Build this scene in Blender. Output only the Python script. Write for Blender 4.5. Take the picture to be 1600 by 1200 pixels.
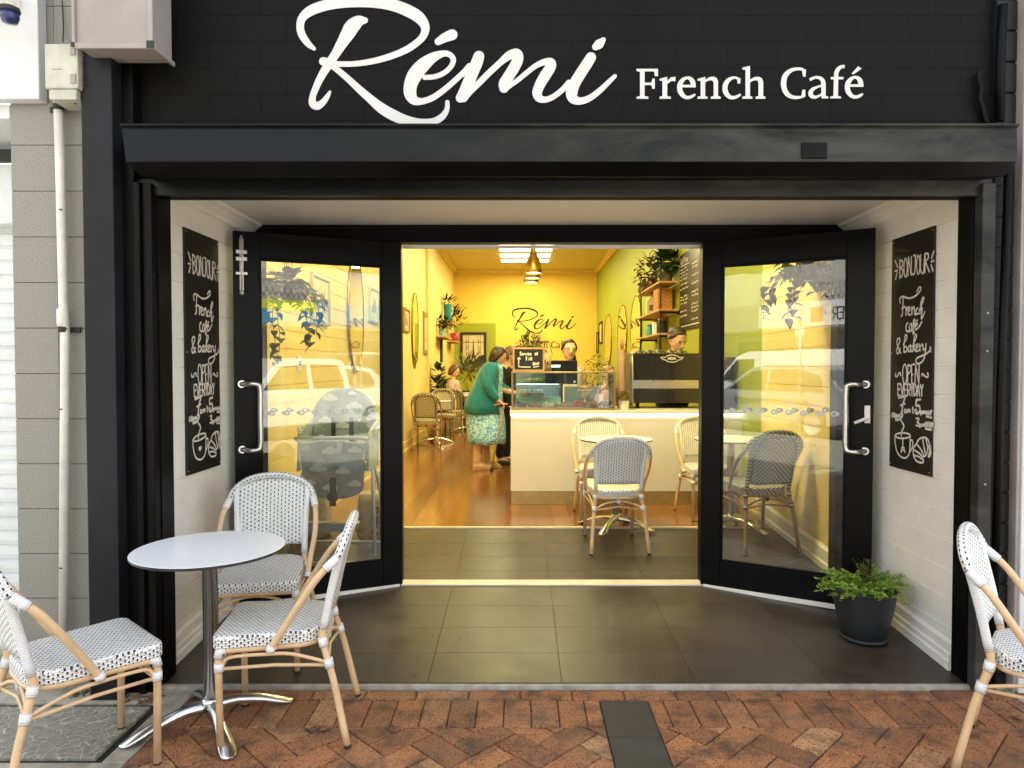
import bpy, bmesh, math, random
from mathutils import Vector, Matrix, Quaternion
random.seed(7)
R = math.radians
PI = math.pi
S = bpy.context.scene
for o in list(bpy.data.objects): bpy.data.objects.remove(o)

# ------------------------------------------------------------------ camera
EYE = 1.48; FPX = 1080.0; CX = 812.0; CY = 600.0; PITCH = R(1.43)
cam_d = bpy.data.cameras.new('camera'); cam = bpy.data.objects.new('camera', cam_d)
S.collection.objects.link(cam); S.camera = cam
cam.location = (0, 0, EYE); cam.rotation_euler = (R(90) - PITCH, 0, 0)
cam_d.sensor_width = 36; cam_d.lens = FPX / 1600 * 36; cam_d.shift_x = -(CX - 800) / 1600
cam_d.clip_start = 0.05; cam_d.clip_end = 500
# ------------------------------------------------------------------ world, sun
SUN_EL, SUN_AZ = R(48), R(0)
w = bpy.data.worlds.new('World'); S.world = w; w.use_nodes = True
nt = w.node_tree; bg = nt.nodes['Background']; bg.inputs[1].default_value = 0.15
sky = nt.nodes.new('ShaderNodeTexSky'); sky.sky_type = 'NISHITA'; sky.sun_disc = False
sky.sun_elevation = SUN_EL; sky.sun_rotation = SUN_AZ; sky.air_density = 1.2; sky.dust_density = 2.5
hs_ = nt.nodes.new('ShaderNodeHueSaturation'); hs_.inputs['Saturation'].default_value = .22   # thin high cloud
nt.links.new(sky.outputs[0], hs_.inputs['Color']); nt.links.new(hs_.outputs[0], bg.inputs[0])
sd = bpy.data.lights.new('sun', 'SUN'); sd.energy = 5.0; sd.angle = R(0.6); sd.color = (1, .96, .88)
sun = bpy.data.objects.new('sun', sd); S.collection.objects.link(sun)
sdir = Vector((math.sin(SUN_AZ) * math.cos(SUN_EL), math.cos(SUN_AZ) * math.cos(SUN_EL), math.sin(SUN_EL)))
sun.rotation_euler = (-sdir).to_track_quat('-Z', 'Y').to_euler(); sun.location = (0, 0, 12)
S.view_settings.view_transform = 'Standard'; S.view_settings.look = 'None'
S.view_settings.exposure = 2.1; S.view_settings.gamma = 1
S.render.engine = 'CYCLES'
S.cycles.use_denoising = True
S.cycles.max_bounces = 9; S.cycles.diffuse_bounces = 5; S.cycles.glossy_bounces = 5
S.cycles.transparent_max_bounces = 24; S.cycles.sample_clamp_indirect = 4
S.cycles.caustics_reflective = False; S.cycles.caustics_refractive = False
LAMP = (1.0, .88, .42)
def area(name, loc, sx, sy, power, color, rot=(0, 0, 0)):
    d = bpy.data.lights.new(name, 'AREA'); d.shape = 'RECTANGLE'; d.size = sx; d.size_y = sy
    d.energy = power; d.color = color
    o = bpy.data.objects.new(name, d); S.collection.objects.link(o); o.location = loc; o.rotation_euler = rot
    return o
# light of the ceiling battens; the one by the door is added brightening
for k, yy in enumerate((5.3, 8.0, 11.0, 13.2, 15.6, 17.6)):
    area('batten_light', (.15, yy, 4.02), 1.2, .5, 22 if k > 0 else 38, LAMP)

# measuring helpers: a pixel of the 1600x1200 photograph at a known depth / height -> metres
_c, _s = math.cos(PITCH), math.sin(PITCH)
def P(px, py, Y):
    u = (px - CX) / FPX; v = (CY - py) / FPX
    dz = Y * (v * _c - _s) / (_c + v * _s)
    d = Y * _c - dz * _s
    return Vector((u * d, Y, EYE + dz))
def G(px, py, z=0.0):
    u = (px - CX) / FPX; v = (CY - py) / FPX; dz = z - EYE
    Y = dz * (_c + v * _s) / (v * _c - _s)
    return Vector((u * (Y * _c - dz * _s), Y, z))
def WX(px, py, X):                       # pixel on a side wall of given X
    u = (px - CX) / FPX; v = (CY - py) / FPX; d = X / u
    # Y c - dz s = d ; dz c + Y s = v d
    Y = d * _c + v * d * _s; dz = v * d * _c - d * _s
    return Vector((X, Y, EYE + dz))

# ------------------------------------------------------------------ node helper
class NB:
    def __init__(s, name):
        s.m = bpy.data.materials.new(name); s.m.use_nodes = True
        s.t = s.m.node_tree; s.b = s.t.nodes['Principled BSDF']; s.out = s.t.nodes['Material Output']
    def n(s, typ, **kw):
        nd = s.t.nodes.new('ShaderNode' + typ)
        for k, v in kw.items():
            if k.startswith('i_'):
                nm = k[2:]; nd.inputs[int(nm) if nm.isdigit() else nm].default_value = v
            else: setattr(nd, k, v)
        return nd
    def l(s, a, b): s.t.links.new(a, b)
    def math(s, op, a, b=None, clamp=False):
        nd = s.t.nodes.new('ShaderNodeMath'); nd.operation = op; nd.use_clamp = clamp
        for i, x in enumerate((a, b)):
            if x is None: continue
            if isinstance(x, (int, float)): nd.inputs[i].default_value = x
            else: s.l(x, nd.inputs[i])
        return nd.outputs[0]
    def mix(s, f, a, b, typ='RGBA', blend='MIX'):
        nd = s.t.nodes.new('ShaderNodeMix'); nd.data_type = typ
        if typ == 'RGBA': nd.blend_type = blend; ia, ib, oo = 6, 7, 2
        else: ia, ib, oo = 2, 3, 0
        for i, x in ((0, f), (ia, a), (ib, b)):
            if isinstance(x, (int, float)): nd.inputs[i].default_value = x
            elif isinstance(x, tuple): nd.inputs[i].default_value = x if len(x) == 4 else (*x, 1)
            else: s.l(x, nd.inputs[i])
        return nd.outputs[oo]
    def coord(s, which='Object'): return s.n('TexCoord').outputs[which]
    def noise(s, scale, detail=4, vec=None, rough=.55):
        nd = s.n('TexNoise'); nd.inputs['Scale'].default_value = scale; nd.inputs['Detail'].default_value = detail
        nd.inputs['Roughness'].default_value = rough
        s.l(vec if vec is not None else s.coord(), nd.inputs['Vector']); return nd.outputs[0]
    def ramp(s, f, stops):
        nd = s.n('ValToRGB'); e = nd.color_ramp.elements
        while len(e) < len(stops): e.new(0.5)
        for el, (p, c) in zip(e, stops): el.position = p; el.color = c if len(c) == 4 else (*c, 1)
        s.l(f, nd.inputs[0]); return nd.outputs[0]
    def rng(s, f, a, b, lo=0., hi=1.):
        nd = s.n('MapRange'); s.l(f, nd.inputs[0])
        for i, x in enumerate((lo, hi, a, b)): nd.inputs[i + 1].default_value = x
        return nd.outputs[0]
    def bump(s, h, st=.3, dist=.01):
        nd = s.n('Bump'); nd.inputs['Strength'].default_value = st; nd.inputs['Distance'].default_value = dist
        s.l(h, nd.inputs['Height']); s.l(nd.outputs[0], s.b.inputs['Normal'])
    def base(s, c):
        if isinstance(c, tuple): s.b.inputs['Base Color'].default_value = (*c[:3], 1)
        else: s.l(c, s.b.inputs['Base Color'])
    def rough(s, r):
        if isinstance(r, (int, float)): s.b.inputs['Roughness'].default_value = r
        else: s.l(r, s.b.inputs['Roughness'])

def pm(name, col, rough=.5, metal=0, var=.12, vs=6, bump=0, bs=60, spec=.5, coat=0, sheen=0, col2=None, bd=.003):
    b = NB(name); n = b.noise(vs, 5)
    c2 = col2 if col2 else tuple(min(1, x * (1 + var)) for x in col)
    c1 = tuple(x * (1 - var) for x in col)
    b.base(b.ramp(n, [(.32, c1), (.68, c2)]))
    b.rough(b.rng(n, max(0.02, rough * .8), min(1, rough * 1.2)))
    b.b.inputs['Metallic'].default_value = metal; b.b.inputs['Specular IOR Level'].default_value = spec
    if coat: b.b.inputs['Coat Weight'].default_value = coat
    if sheen: b.b.inputs['Sheen Weight'].default_value = sheen
    if bump: b.bump(b.noise(bs, 4), bump, bd)
    return b.m

M = {}
M['black'] = pm('black_paint', (.003, .003, .0035), .42, var=.5, vs=3, bump=.15, bs=9, spec=.11)
M['blackwall'] = pm('charcoal_paint', (.008, .0085, .010), .55, var=.25, vs=2.5, bump=.15, bs=30, spec=.3)
M['pillar'] = pm('pillar_paint', (.013, .013, .0155), .48, var=.25, vs=4, bump=.1, bs=20, spec=.18)
M['doorblk'] = pm('black_powder_coat', (.0026, .0028, .0034), .36, var=.2, bump=.05, bs=300, spec=.12)
M['trim'] = pm('white_gloss_paint', (.88, .87, .84), .38, var=.05, vs=5)
M['silver'] = pm('silver_aluminium', (.62, .62, .62), .38, .75, var=.04, vs=4)
M['chrome'] = pm('polished_aluminium', (.66, .67, .69), .24, 1, var=.12, vs=9, bump=.08, bs=18)
M['steel'] = pm('brushed_steel', (.55, .55, .55), .28, 1, var=.05, vs=4)
M['beige'] = pm('bamboo_look_enamel', (.66, .46, .27), .42, var=.10, vs=14, bump=.06, bs=90)
M['tan'] = pm('bamboo_brown_enamel', (.34, .22, .12), .45, var=.14, vs=14)
M['wrap'] = None
M['rubber'] = pm('black_rubber', (.02, .02, .02), .7)
M['laminate'] = pm('white_laminate', (.72, .735, .775), .32, var=.012, vs=2)
M['edge'] = pm('black_laminate_edge', (.02, .02, .022), .4)
M['pot'] = pm('black_plastic_pot', (.016, .018, .022), .5, var=.15, vs=8)
M['soil'] = pm('potting_soil', (.03, .02, .012), .95, var=.4, vs=40, bump=.8, bs=80)
M['signwhite'] = pm('white_sign_paint', (.60, .59, .58), .6, var=.05, vs=4, bump=.1, bs=40)
M['chalk'] = pm('chalk_pen', (.70, .69, .66), .8, var=.18, vs=60)
M['board'] = pm('chalkboard', (.010, .010, .010), .42, var=.4, vs=5)
M['gold'] = pm('brushed_brass', (.38, .29, .13), .40, .5, var=.12, vs=12)
M['brass'] = pm('polished_brass', (.42, .27, .07), .24, 1, var=.08, vs=6)
M['bronze'] = pm('bronze_frame', (.36, .27, .14), .34, 1, var=.1)
M['cream'] = pm('cream_counter_front', (.70, .69, .67), .33, var=.03, vs=2)
M['tilewall'] = None
M['fascia'] = pm('white_render', (.62, .63, .65), .6, var=.03, vs=3)
M['boxgrey'] = pm('weathered_grey_metal', (.30, .265, .25), .55, var=.14, vs=4, bump=.15, bs=40)
M['meter'] = pm('old_cream_plastic', (.45, .45, .38), .6, var=.18, vs=9, bump=.2, bs=30)
M['pipe'] = pm('white_pvc_pipe', (.66, .63, .57), .45, var=.10, vs=14, col2=(.72, .69, .63))
M['blue'] = pm('blue_lens', (.02, .03, .12), .15)
M['conc'] = pm('worn_concrete', (.34, .32, .265), .85, var=.3, vs=14, bump=.7, bs=70, bd=.004)
M['plaster'] = pm('recess_ceiling_paint', (.88, .86, .84), .55, var=.03, vs=2)
M['leaf'] = None
M['skin'] = pm('skin', (.72, .46, .36), .5, var=.06, vs=20)
M['hairbrown'] = pm('dark_brown_hair', (.045, .022, .012), .5, var=.4, vs=40, bump=.5, bs=120)
M['hairmid'] = pm('brown_hair', (.14, .07, .035), .5, var=.35, vs=40, bump=.5, bs=120)
M['hairblond'] = pm('fair_hair', (.36, .22, .08), .5, var=.3, vs=40, bump=.5, bs=120)
M['teal'] = pm('teal_knit', (.008, .19, .26), .85, var=.15, vs=12, bump=.5, bs=120, sheen=.3)
M['blacktex'] = pm('black_cloth', (.012, .012, .014), .85, var=.3, vs=12, bump=.3, bs=80)
M['navy'] = pm('navy_cloth', (.03, .03, .045), .8, var=.3)
M['pink'] = pm('pale_pink_blouse', (.62, .42, .40), .8, var=.2, vs=16, bump=.3, bs=40)
M['white'] = pm('white_cotton', (.75, .72, .68), .8, var=.08, bump=.2, bs=60)
M['red'] = pm('brick_red_cloth', (.38, .07, .04), .8, var=.2)
M['woodlight'] = pm('pale_pine', (.50, .30, .13), .55, var=.2, vs=10)
M['wooddark'] = pm('brown_wood', (.22, .11, .05), .5, var=.25, vs=10)
M['mirror'] = pm('mirror_glass', (.86, .86, .84), .02, 1, var=.005)
M['paper'] = pm('aged_print_paper', (.66, .56, .40), .7, var=.06)
M['ink'] = pm('printing_ink', (.03, .022, .016), .7)
M['green'] = pm('lime_green_wall_paint', (.33, .38, .03), .6, var=.05, vs=1.5)
M['yellow'] = pm('warm_yellow_wall_paint', (.86, .63, .11), .6, var=.04, vs=1.2)
M['creamwall'] = pm('cream_wall_paint', (.86, .68, .27), .55, var=.04, vs=1.2)
M['cup'] = pm('kraft_paper_cup', (.42, .28, .20), .7, var=.2)
M['carwhite'] = pm('white_car_paint', (.70, .70, .70), .25, var=.02, coat=.6)
M['carsilver'] = pm('silver_car_paint', (.40, .41, .43), .25, .6, var=.02, coat=.6)
M['tyre'] = pm('tyre_rubber', (.02, .02, .02), .8)
M['asphalt'] = pm('asphalt', (.06, .06, .062), .9, var=.25, vs=3, bump=.5, bs=200)
M['facadeop'] = pm('pale_rendered_wall', (.40, .38, .34), .8, var=.08)
M['sblue'] = pm('blue_sign_panel', (.03, .22, .42), .4)
M['steal'] = pm('teal_sign_panel', (.06, .36, .42), .4)
M['slime'] = pm('lime_sign_panel', (.48, .58, .06), .4)
M['sred'] = pm('red_sign_panel', (.45, .02, .03), .4)
M['greybag'] = pm('grey_highchair_vinyl', (.36, .41, .39), .5, var=.35, vs=9, bump=.2, bs=30)
M['greytube'] = pm('pale_grey_tube', (.50, .55, .58), .4, var=.05)
M['cloud'] = pm('white_cloud_print', (.85, .90, .88), .6, var=.05)
M['hessian'] = pm('hessian_sack', (.34, .27, .18), .9, var=.25, vs=30, bump=.5, bs=200)
M['icing'] = pm('white_icing', (.80, .78, .74), .5, bump=.3, bs=60)
M['choc'] = pm('chocolate', (.09, .035, .015), .4)
M['berry'] = pm('berry_topping', (.5, .06, .07), .35, var=.4, vs=60)
M['mint'] = pm('mint_tray', (.30, .60, .50), .4)
M['screen'] = pm('dark_screen', (.008, .009, .012), .12)
M['leather'] = pm('olive_seat_vinyl', (.12, .10, .03), .5, var=.2)
M['sky'] = None

def pastry():
    b = NB('baked_pastry'); n = b.noise(18, 5)
    b.base(b.ramp(n, [(.3, (.16, .055, .015)), (.5, (.42, .20, .06)), (.72, (.66, .42, .18))])); b.rough(.45)
    b.bump(b.noise(90, 3), .5, .004); return b.m
M['pastry'] = pastry()

def emit(name, col, st):
    m = bpy.data.materials.new(name); m.use_nodes = True; t = m.node_tree; t.nodes.clear()
    e = t.nodes.new('ShaderNodeEmission'); e.inputs[0].default_value = (*col, 1); e.inputs[1].default_value = st
    o = t.nodes.new('ShaderNodeOutputMaterial'); t.links.new(e.outputs[0], o.inputs[0]); return m
M['tube'] = emit('lit_batten', (1, .88, .50), 2.2)
M['led'] = emit('led_strip', (1, .88, .55), 6)
M['bulb'] = emit('pendant_bulb', (1, .80, .5), 3)
M['coolled'] = emit('cool_led', (.72, 1, .97), 2.2)

def glass(name, tint=(1, 1, 1), ior=1.55, rough=0.0):
    m = bpy.data.materials.new(name); m.use_nodes = True; t = m.node_tree; t.nodes.clear()
    tr = t.nodes.new('ShaderNodeBsdfTransparent'); tr.inputs[0].default_value = (*tint, 1)
    g = t.nodes.new('ShaderNodeBsdfGlossy'); g.inputs['Roughness'].default_value = rough
    fr = t.nodes.new('ShaderNodeFresnel'); fr.inputs[0].default_value = ior
    mx = t.nodes.new('ShaderNodeMixShader'); o = t.nodes.new('ShaderNodeOutputMaterial')
    # a noise kept far below sight gives old float-glass wobble
    tc = t.nodes.new('ShaderNodeTexCoord'); nz = t.nodes.new('ShaderNodeTexNoise'); nz.inputs['Scale'].default_value = 2.2
    bp = t.nodes.new('ShaderNodeBump'); bp.inputs['Strength'].default_value = .02; bp.inputs['Distance'].default_value = .01
    t.links.new(tc.outputs['Object'], nz.inputs['Vector']); t.links.new(nz.outputs[0], bp.inputs['Height'])
    t.links.new(bp.outputs[0], g.inputs['Normal'])
    t.links.new(fr.outputs[0], mx.inputs[0]); t.links.new(tr.outputs[0], mx.inputs[1]); t.links.new(g.outputs[0], mx.inputs[2])
    # thin film of dust and finger smears
    df = t.nodes.new('ShaderNodeBsdfDiffuse'); df.inputs[0].default_value = (.8, .8, .78, 1); n3 = t.nodes.new('ShaderNodeTexNoise'); n3.inputs['Scale'].default_value = 3.5; n3.inputs['Detail'].default_value = 8; n3.inputs['Roughness'].default_value = .7
    t.links.new(tc.outputs['Object'], n3.inputs['Vector']); mr = t.nodes.new('ShaderNodeMapRange'); mr.inputs[1].default_value = .4; mr.inputs[2].default_value = .8; mr.inputs[3].default_value = .0; mr.inputs[4].default_value = .05
    t.links.new(n3.outputs[0], mr.inputs[0]); m2 = t.nodes.new('ShaderNodeMixShader'); t.links.new(mr.outputs[0], m2.inputs[0]); t.links.new(mx.outputs[0], m2.inputs[1]); t.links.new(df.outputs[0], m2.inputs[2])
    t.links.new(m2.outputs[0], o.inputs[0]); return m
M['doorglass'] = glass('door_glass', (.95, .97, .96), 1.60)
M['glass'] = glass('clear_glass', (.93, .97, .97), 1.45)
M['cargl'] = glass('car_window_glass', (.12, .14, .14), 1.7)

def weave(name, dark=(.012, .013, .02), light=(.86, .87, .88), pu=.0190, pv=.0205, fw=.36, fh=.44):
    b = NB(name); uv = b.n('UVMap'); sp = b.n('SeparateXYZ'); b.l(uv.outputs[0], sp.inputs[0])
    jn = b.n('TexNoise'); jn.inputs['Scale'].default_value = 60; b.l(uv.outputs[0], jn.inputs['Vector']); js = b.n('SeparateXYZ'); b.l(jn.outputs[1], js.inputs[0])
    jit = lambda o_, k: b.math('ADD', o_, b.math('MULTIPLY', b.math('SUBTRACT', k, .5), .0045))
    u = b.math('DIVIDE', jit(sp.outputs[0], js.outputs[0]), pu); v = b.math('DIVIDE', jit(sp.outputs[1], js.outputs[1]), pv)
    row = b.math('FLOOR', u); off = b.math('MULTIPLY', b.math('FLOORED_MODULO', row, 2), .5)
    fu = b.math('FRACT', u); fv = b.math('FRACT', b.math('ADD', v, off))
    du = b.math('ABSOLUTE', b.math('SUBTRACT', fu, .5)); dv = b.math('ABSOLUTE', b.math('SUBTRACT', fv, .5))
    inside = b.math('MULTIPLY', b.math('LESS_THAN', du, fw / 2), b.math('LESS_THAN', dv, fh / 2))
    gap = b.math('GREATER_THAN', dv, .45)
    nz = b.noise(50, 3)
    li = b.mix(b.rng(nz, 0, 1, .35, .7), tuple(x * .86 for x in light), light)
    li = b.mix(b.math('MULTIPLY', gap, .35), li, (.25, .26, .28))
    b.base(b.mix(inside, li, dark)); b.rough(.42)
    h = b.math('ADD', b.math('SUBTRACT', 1.0, b.math('POWER', b.math('MULTIPLY', dv, 2.0), 4.0)),
               b.math('MULTIPLY', inside, -.35))
    b.bump(h, .9, .004); return b.m
M['weave'] = weave('black_and_white_weave')
M['weaveseat'] = weave('close_black_and_white_seat_weave', pu=.0135, pv=.0185, fw=.46, fh=.46)
def chevron(name, dark, light, p=.03):
    b = NB(name); uv = b.n('UVMap'); sp = b.n('SeparateXYZ'); b.l(uv.outputs[0], sp.inputs[0])
    a = b.math('ADD', b.math('ABSOLUTE', sp.outputs[0]), sp.outputs[1])
    f = b.math('FRACT', b.math('DIVIDE', a, p)); d = b.math('LESS_THAN', f, .45)
    b.base(b.mix(d, light, dark)); b.rough(.5)
    b.bump(b.math('SINE', b.math('MULTIPLY', sp.outputs[0], 700.0)), .3, .001); return b.m
M['chev'] = chevron('grey_chevron_weave', (.06, .065, .07), (.46, .46, .44), .034)
M['chevcream'] = chevron('cream_chevron_weave', (.05, .025, .015), (.70, .62, .42), .042)
def wrapmat():
    b = NB('white_wrapped_cane'); uv = b.n('UVMap'); sp = b.n('SeparateXYZ'); b.l(uv.outputs[0], sp.inputs[0])
    f = b.math('FRACT', b.math('DIVIDE', sp.outputs[1], .0085))
    e = b.math('ABSOLUTE', b.math('SUBTRACT', f, .5)); k = b.math('GREATER_THAN', e, .43)
    b.base(b.mix(b.math('MULTIPLY', k, .6), (.78, .80, .83), (.30, .32, .34))); b.rough(.4)
    b.bump(b.math('SUBTRACT', 1.0, b.math('POWER', b.math('MULTIPLY', e, 2.0), 3.0)), .6, .002); return b.m
M['wrap'] = wrapmat()
def stripewrap():
    b = NB('striped_cane_binding'); uv = b.n('UVMap'); sp = b.n('SeparateXYZ'); b.l(uv.outputs[0], sp.inputs[0])
    f = b.math('FRACT', b.math('DIVIDE', sp.outputs[1], .026)); k = b.math('LESS_THAN', f, .5)
    b.base(b.mix(k, (.55, .54, .50), (.05, .04, .04))); b.rough(.5); return b.m
M['stripe'] = stripewrap()

def brickmat():
    b = NB('clay_paver'); g = b.n('NewGeometry'); rnd = g.outputs['Random Per Island']
    wp = g.outputs['Position']
    c = b.ramp(rnd, [(0, (.25, .105, .050)), (.25, (.37, .150, .062)), (.55, (.46, .19, .075)), (.8, (.31, .125, .058)), (1, (.54, .29, .14))])
    n1 = b.noise(7, 5, wp, .65)
    c = b.mix(b.rng(n1, 0, .85, .46, .66), c, (.075, .045, .034))
    n2 = b.noise(120, 3, wp, .6)
    c = b.mix(b.rng(n2, 0, .9, .54, .62), c, (.030, .018, .014))
    n3 = b.noise(2.2, 4, wp)
    c = b.mix(b.rng(n3, 0, .35, .5, .8), c, (.40, .26, .15))
    b.base(c); b.rough(b.rng(n1, .55, .85)); b.bump(b.math('ADD', n2, b.math('MULTIPLY', b.noise(30, 5, wp), 1.8)), 1.0, .008)
    return b.m
M['brick'] = brickmat()
def tilemat():
    b = NB('slate_floor_tile'); g = b.n('NewGeometry'); rnd = g.outputs['Random Per Island']; wp = g.outputs['Position']
    n1 = b.noise(3, 6, wp, .6); n2 = b.noise(160, 3, wp)
    c = b.ramp(n1, [(.3, (.021, .0155, .0115)), (.7, (.042, .031, .023))])
    c = b.mix(b.math('MULTIPLY', rnd, .35), c, (.070, .066, .060))
    c = b.mix(b.rng(n2, 0, .35, .55, .8), c, (.11, .105, .095))
    n4 = b.noise(1.1, 7, wp, .7); c = b.mix(b.rng(n4, 0, .38, .48, .72), c, (.13, .11, .085))
    n5 = b.noise(38, 2, wp); c = b.mix(b.rng(n5, 0, .5, .74, .78), c, (.22, .20, .17))
    b.base(c); b.rough(b.rng(n1, .30, .48, .3, .7)); b.bump(b.math('ADD', n2, b.noise(24, 5, wp)), .35, .002); return b.m
M['tile'] = tilemat()
M['grout'] = pm('grey_grout', (.065, .062, .058), .9, var=.2, vs=20)
M['sand'] = pm('dark_joint_sand', (.070, .050, .038), .95, var=.4, vs=30, bump=.6, bs=120)
def woodfl():
    b = NB('polished_timber_boards'); g = b.n('NewGeometry'); rnd = g.outputs['Random Per Island']; wp = g.outputs['Position']
    mp = b.n('Mapping'); mp.inputs['Scale'].default_value = (14, .9, 1); b.l(wp, mp.inputs[0])
    n = b.noise(4, 6, mp.outputs[0], .6)
    c = b.ramp(rnd, [(0, (.15, .056, .015)), (.5, (.23, .092, .023)), (1, (.30, .135, .034))])
    c = b.mix(b.rng(n, 0, .6, .4, .75), c, (.13, .04, .012))
    b.base(c); b.rough(b.rng(b.noise(5, 4, wp), .12, .26)); b.bump(b.noise(3, 2, wp), .12, .004)
    b.b.inputs['Coat Weight'].default_value = .25; b.b.inputs['Coat Roughness'].default_value = .12; return b.m
M['wood'] = woodfl()
def tilewall():
    b = NB('grey_granite_tile_wall'); n = b.noise(220, 2); n2 = b.noise(3, 4)
    c = b.ramp(n, [(.35, (.14, .135, .12)), (.65, (.31, .30, .275))])
    c = b.mix(b.math('MULTIPLY', n2, .4), c, (.22, .205, .175)); b.base(c); b.rough(.6)
    b.bump(n, .2, .001); return b.m
M['tilewall'] = tilewall()
def signwallmat():
    b = NB('black_painted_brickwork'); mp = b.n('Mapping'); mp.inputs['Rotation'].default_value = (R(90), 0, 0)
    b.l(b.coord(), mp.inputs[0])
    br = b.n('TexBrick'); br.inputs['Scale'].default_value = 1; br.inputs['Brick Width'].default_value = .235
    br.inputs['Row Height'].default_value = .118; br.inputs['Mortar Size'].default_value = .0035; br.inputs['Mortar Smooth'].default_value = .4
    b.l(mp.outputs[0], br.inputs[0])
    n = b.noise(3, 5); b.base(b.ramp(n, [(.3, (.002, .002, .0023)), (.7, (.0046, .0046, .005))])); b.rough(b.rng(n, .55, .75)); b.b.inputs['Specular IOR Level'].default_value = .13
    b.bump(b.math('ADD', b.math('MULTIPLY', br.outputs[1], -1.0), b.math('MULTIPLY', b.noise(40, 4), .3)), 1.0, .006); return b.m
M['signwall'] = signwallmat()
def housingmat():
    b = NB('black_enamel_dust_and_sheen'); mp = b.n('Mapping'); mp.inputs['Scale'].default_value = (1, 1, 3); b.l(b.coord(), mp.inputs[0])
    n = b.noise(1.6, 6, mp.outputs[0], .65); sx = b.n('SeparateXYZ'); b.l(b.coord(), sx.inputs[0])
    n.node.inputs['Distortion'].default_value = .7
    dust_sheen = b.math('MULTIPLY', b.rng(n, 0, 1, .3, .75), b.rng(sx.outputs[0], .04, 1, -.8, 1.2))  # dust mixed with painted street reflection, stronger towards the right
    b.base(b.mix(dust_sheen, (.004, .005, .006), (.070, .070, .064))); b.b.inputs['Specular IOR Level'].default_value = .14; b.rough(b.mix(dust_sheen, .35, .6, 'FLOAT')); return b.m
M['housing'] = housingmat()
def leafmat(name, c1, c2, c3):
    b = NB(name); g = b.n('NewGeometry'); rnd = g.outputs['Random Per Island']
    b.base(b.ramp(rnd, [(0, c1), (.5, c2), (1, c3)])); b.rough(.42)
    b.b.inputs['Subsurface Weight'].default_value = 0
    t = b.n('BsdfTranslucent'); mx = b.n('MixShader'); mx.inputs[0].default_value = .35 if 'fresh' in name else .2
    b.l(b.ramp(rnd, [(0, c2), (1, c3)]), t.inputs[0]); b.l(b.b.outputs[0], mx.inputs[1]); b.l(t.outputs[0], mx.inputs[2])
    b.l(mx.outputs[0], b.out.inputs[0]); return b.m
M['leaf'] = leafmat('deep_green_leaves', (.006, .020, .007), (.014, .045, .012), (.03, .08, .018))
M['fern'] = leafmat('fresh_green_foliage', (.14, .25, .03), (.28, .44, .06), (.45, .60, .14))
M['olive'] = leafmat('olive_dry_foliage', (.06, .07, .015), (.14, .15, .03), (.26, .24, .07))
M['stem'] = pm('brown_stem', (.10, .07, .035), .7)
M['pinkleaf'] = leafmat('pink_tinged_leaves', (.10, .03, .03), (.22, .08, .07), (.06, .10, .02))
def tin():
    b = NB('pressed_tin_ceiling'); v = b.n('TexVoronoi'); v.inputs['Scale'].default_value = 1
    sx = b.n('SeparateXYZ'); b.l(b.coord(), sx.inputs[0])
    a = b.math('MULTIPLY', b.math('SINE', b.math('MULTIPLY', sx.outputs[0], 31.4)), b.math('SINE', b.math('MULTIPLY', sx.outputs[1], 31.4)))
    n = b.noise(2, 3)
    k = b.rng(a, 0, 1, -.2, .6)
    b.base(b.mix(k, (.62, .46, .20), (.90, .76, .42))); b.rough(.5); b.bump(a, .8, .02); return b.m
M['tin'] = tin()
def dressmat():
    b = NB('blue_floral_print_cloth'); n = b.noise(38, 4, None, .8)
    b.base(b.ramp(n, [(.42, (.06, .32, .80)), (.48, (.16, .55, 1.0)), (.56, (.62, .88, 1.0))])); b.rough(.8)
    b.bump(b.noise(9, 2), .3, .02); return b.m
M['dress'] = dressmat()
def pitmat():
    b = NB('cast_concrete_lid'); v = b.n('TexVoronoi'); v.feature = 'DISTANCE_TO_EDGE'; v.inputs['Scale'].default_value = 24
    b.l(b.coord(), v.inputs['Vector']); n = b.noise(30, 5)
    e = b.rng(v.outputs[0], 0, 1, .0, .05)
    b.base(b.mix(e, (.50, .47, .40), b.ramp(n, [(.3, (.17, .165, .14)), (.7, (.29, .28, .235))]))); b.rough(.85)
    b.bump(b.math('ADD', e, b.math('MULTIPLY', n, .4)), .6, .006); return b.m
M['pit'] = pitmat()
def shutmat():
    return pm('white_shutter_slats', (.66, .69, .71), .5, var=.06, vs=5)
M['shutter'] = shutmat()
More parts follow.
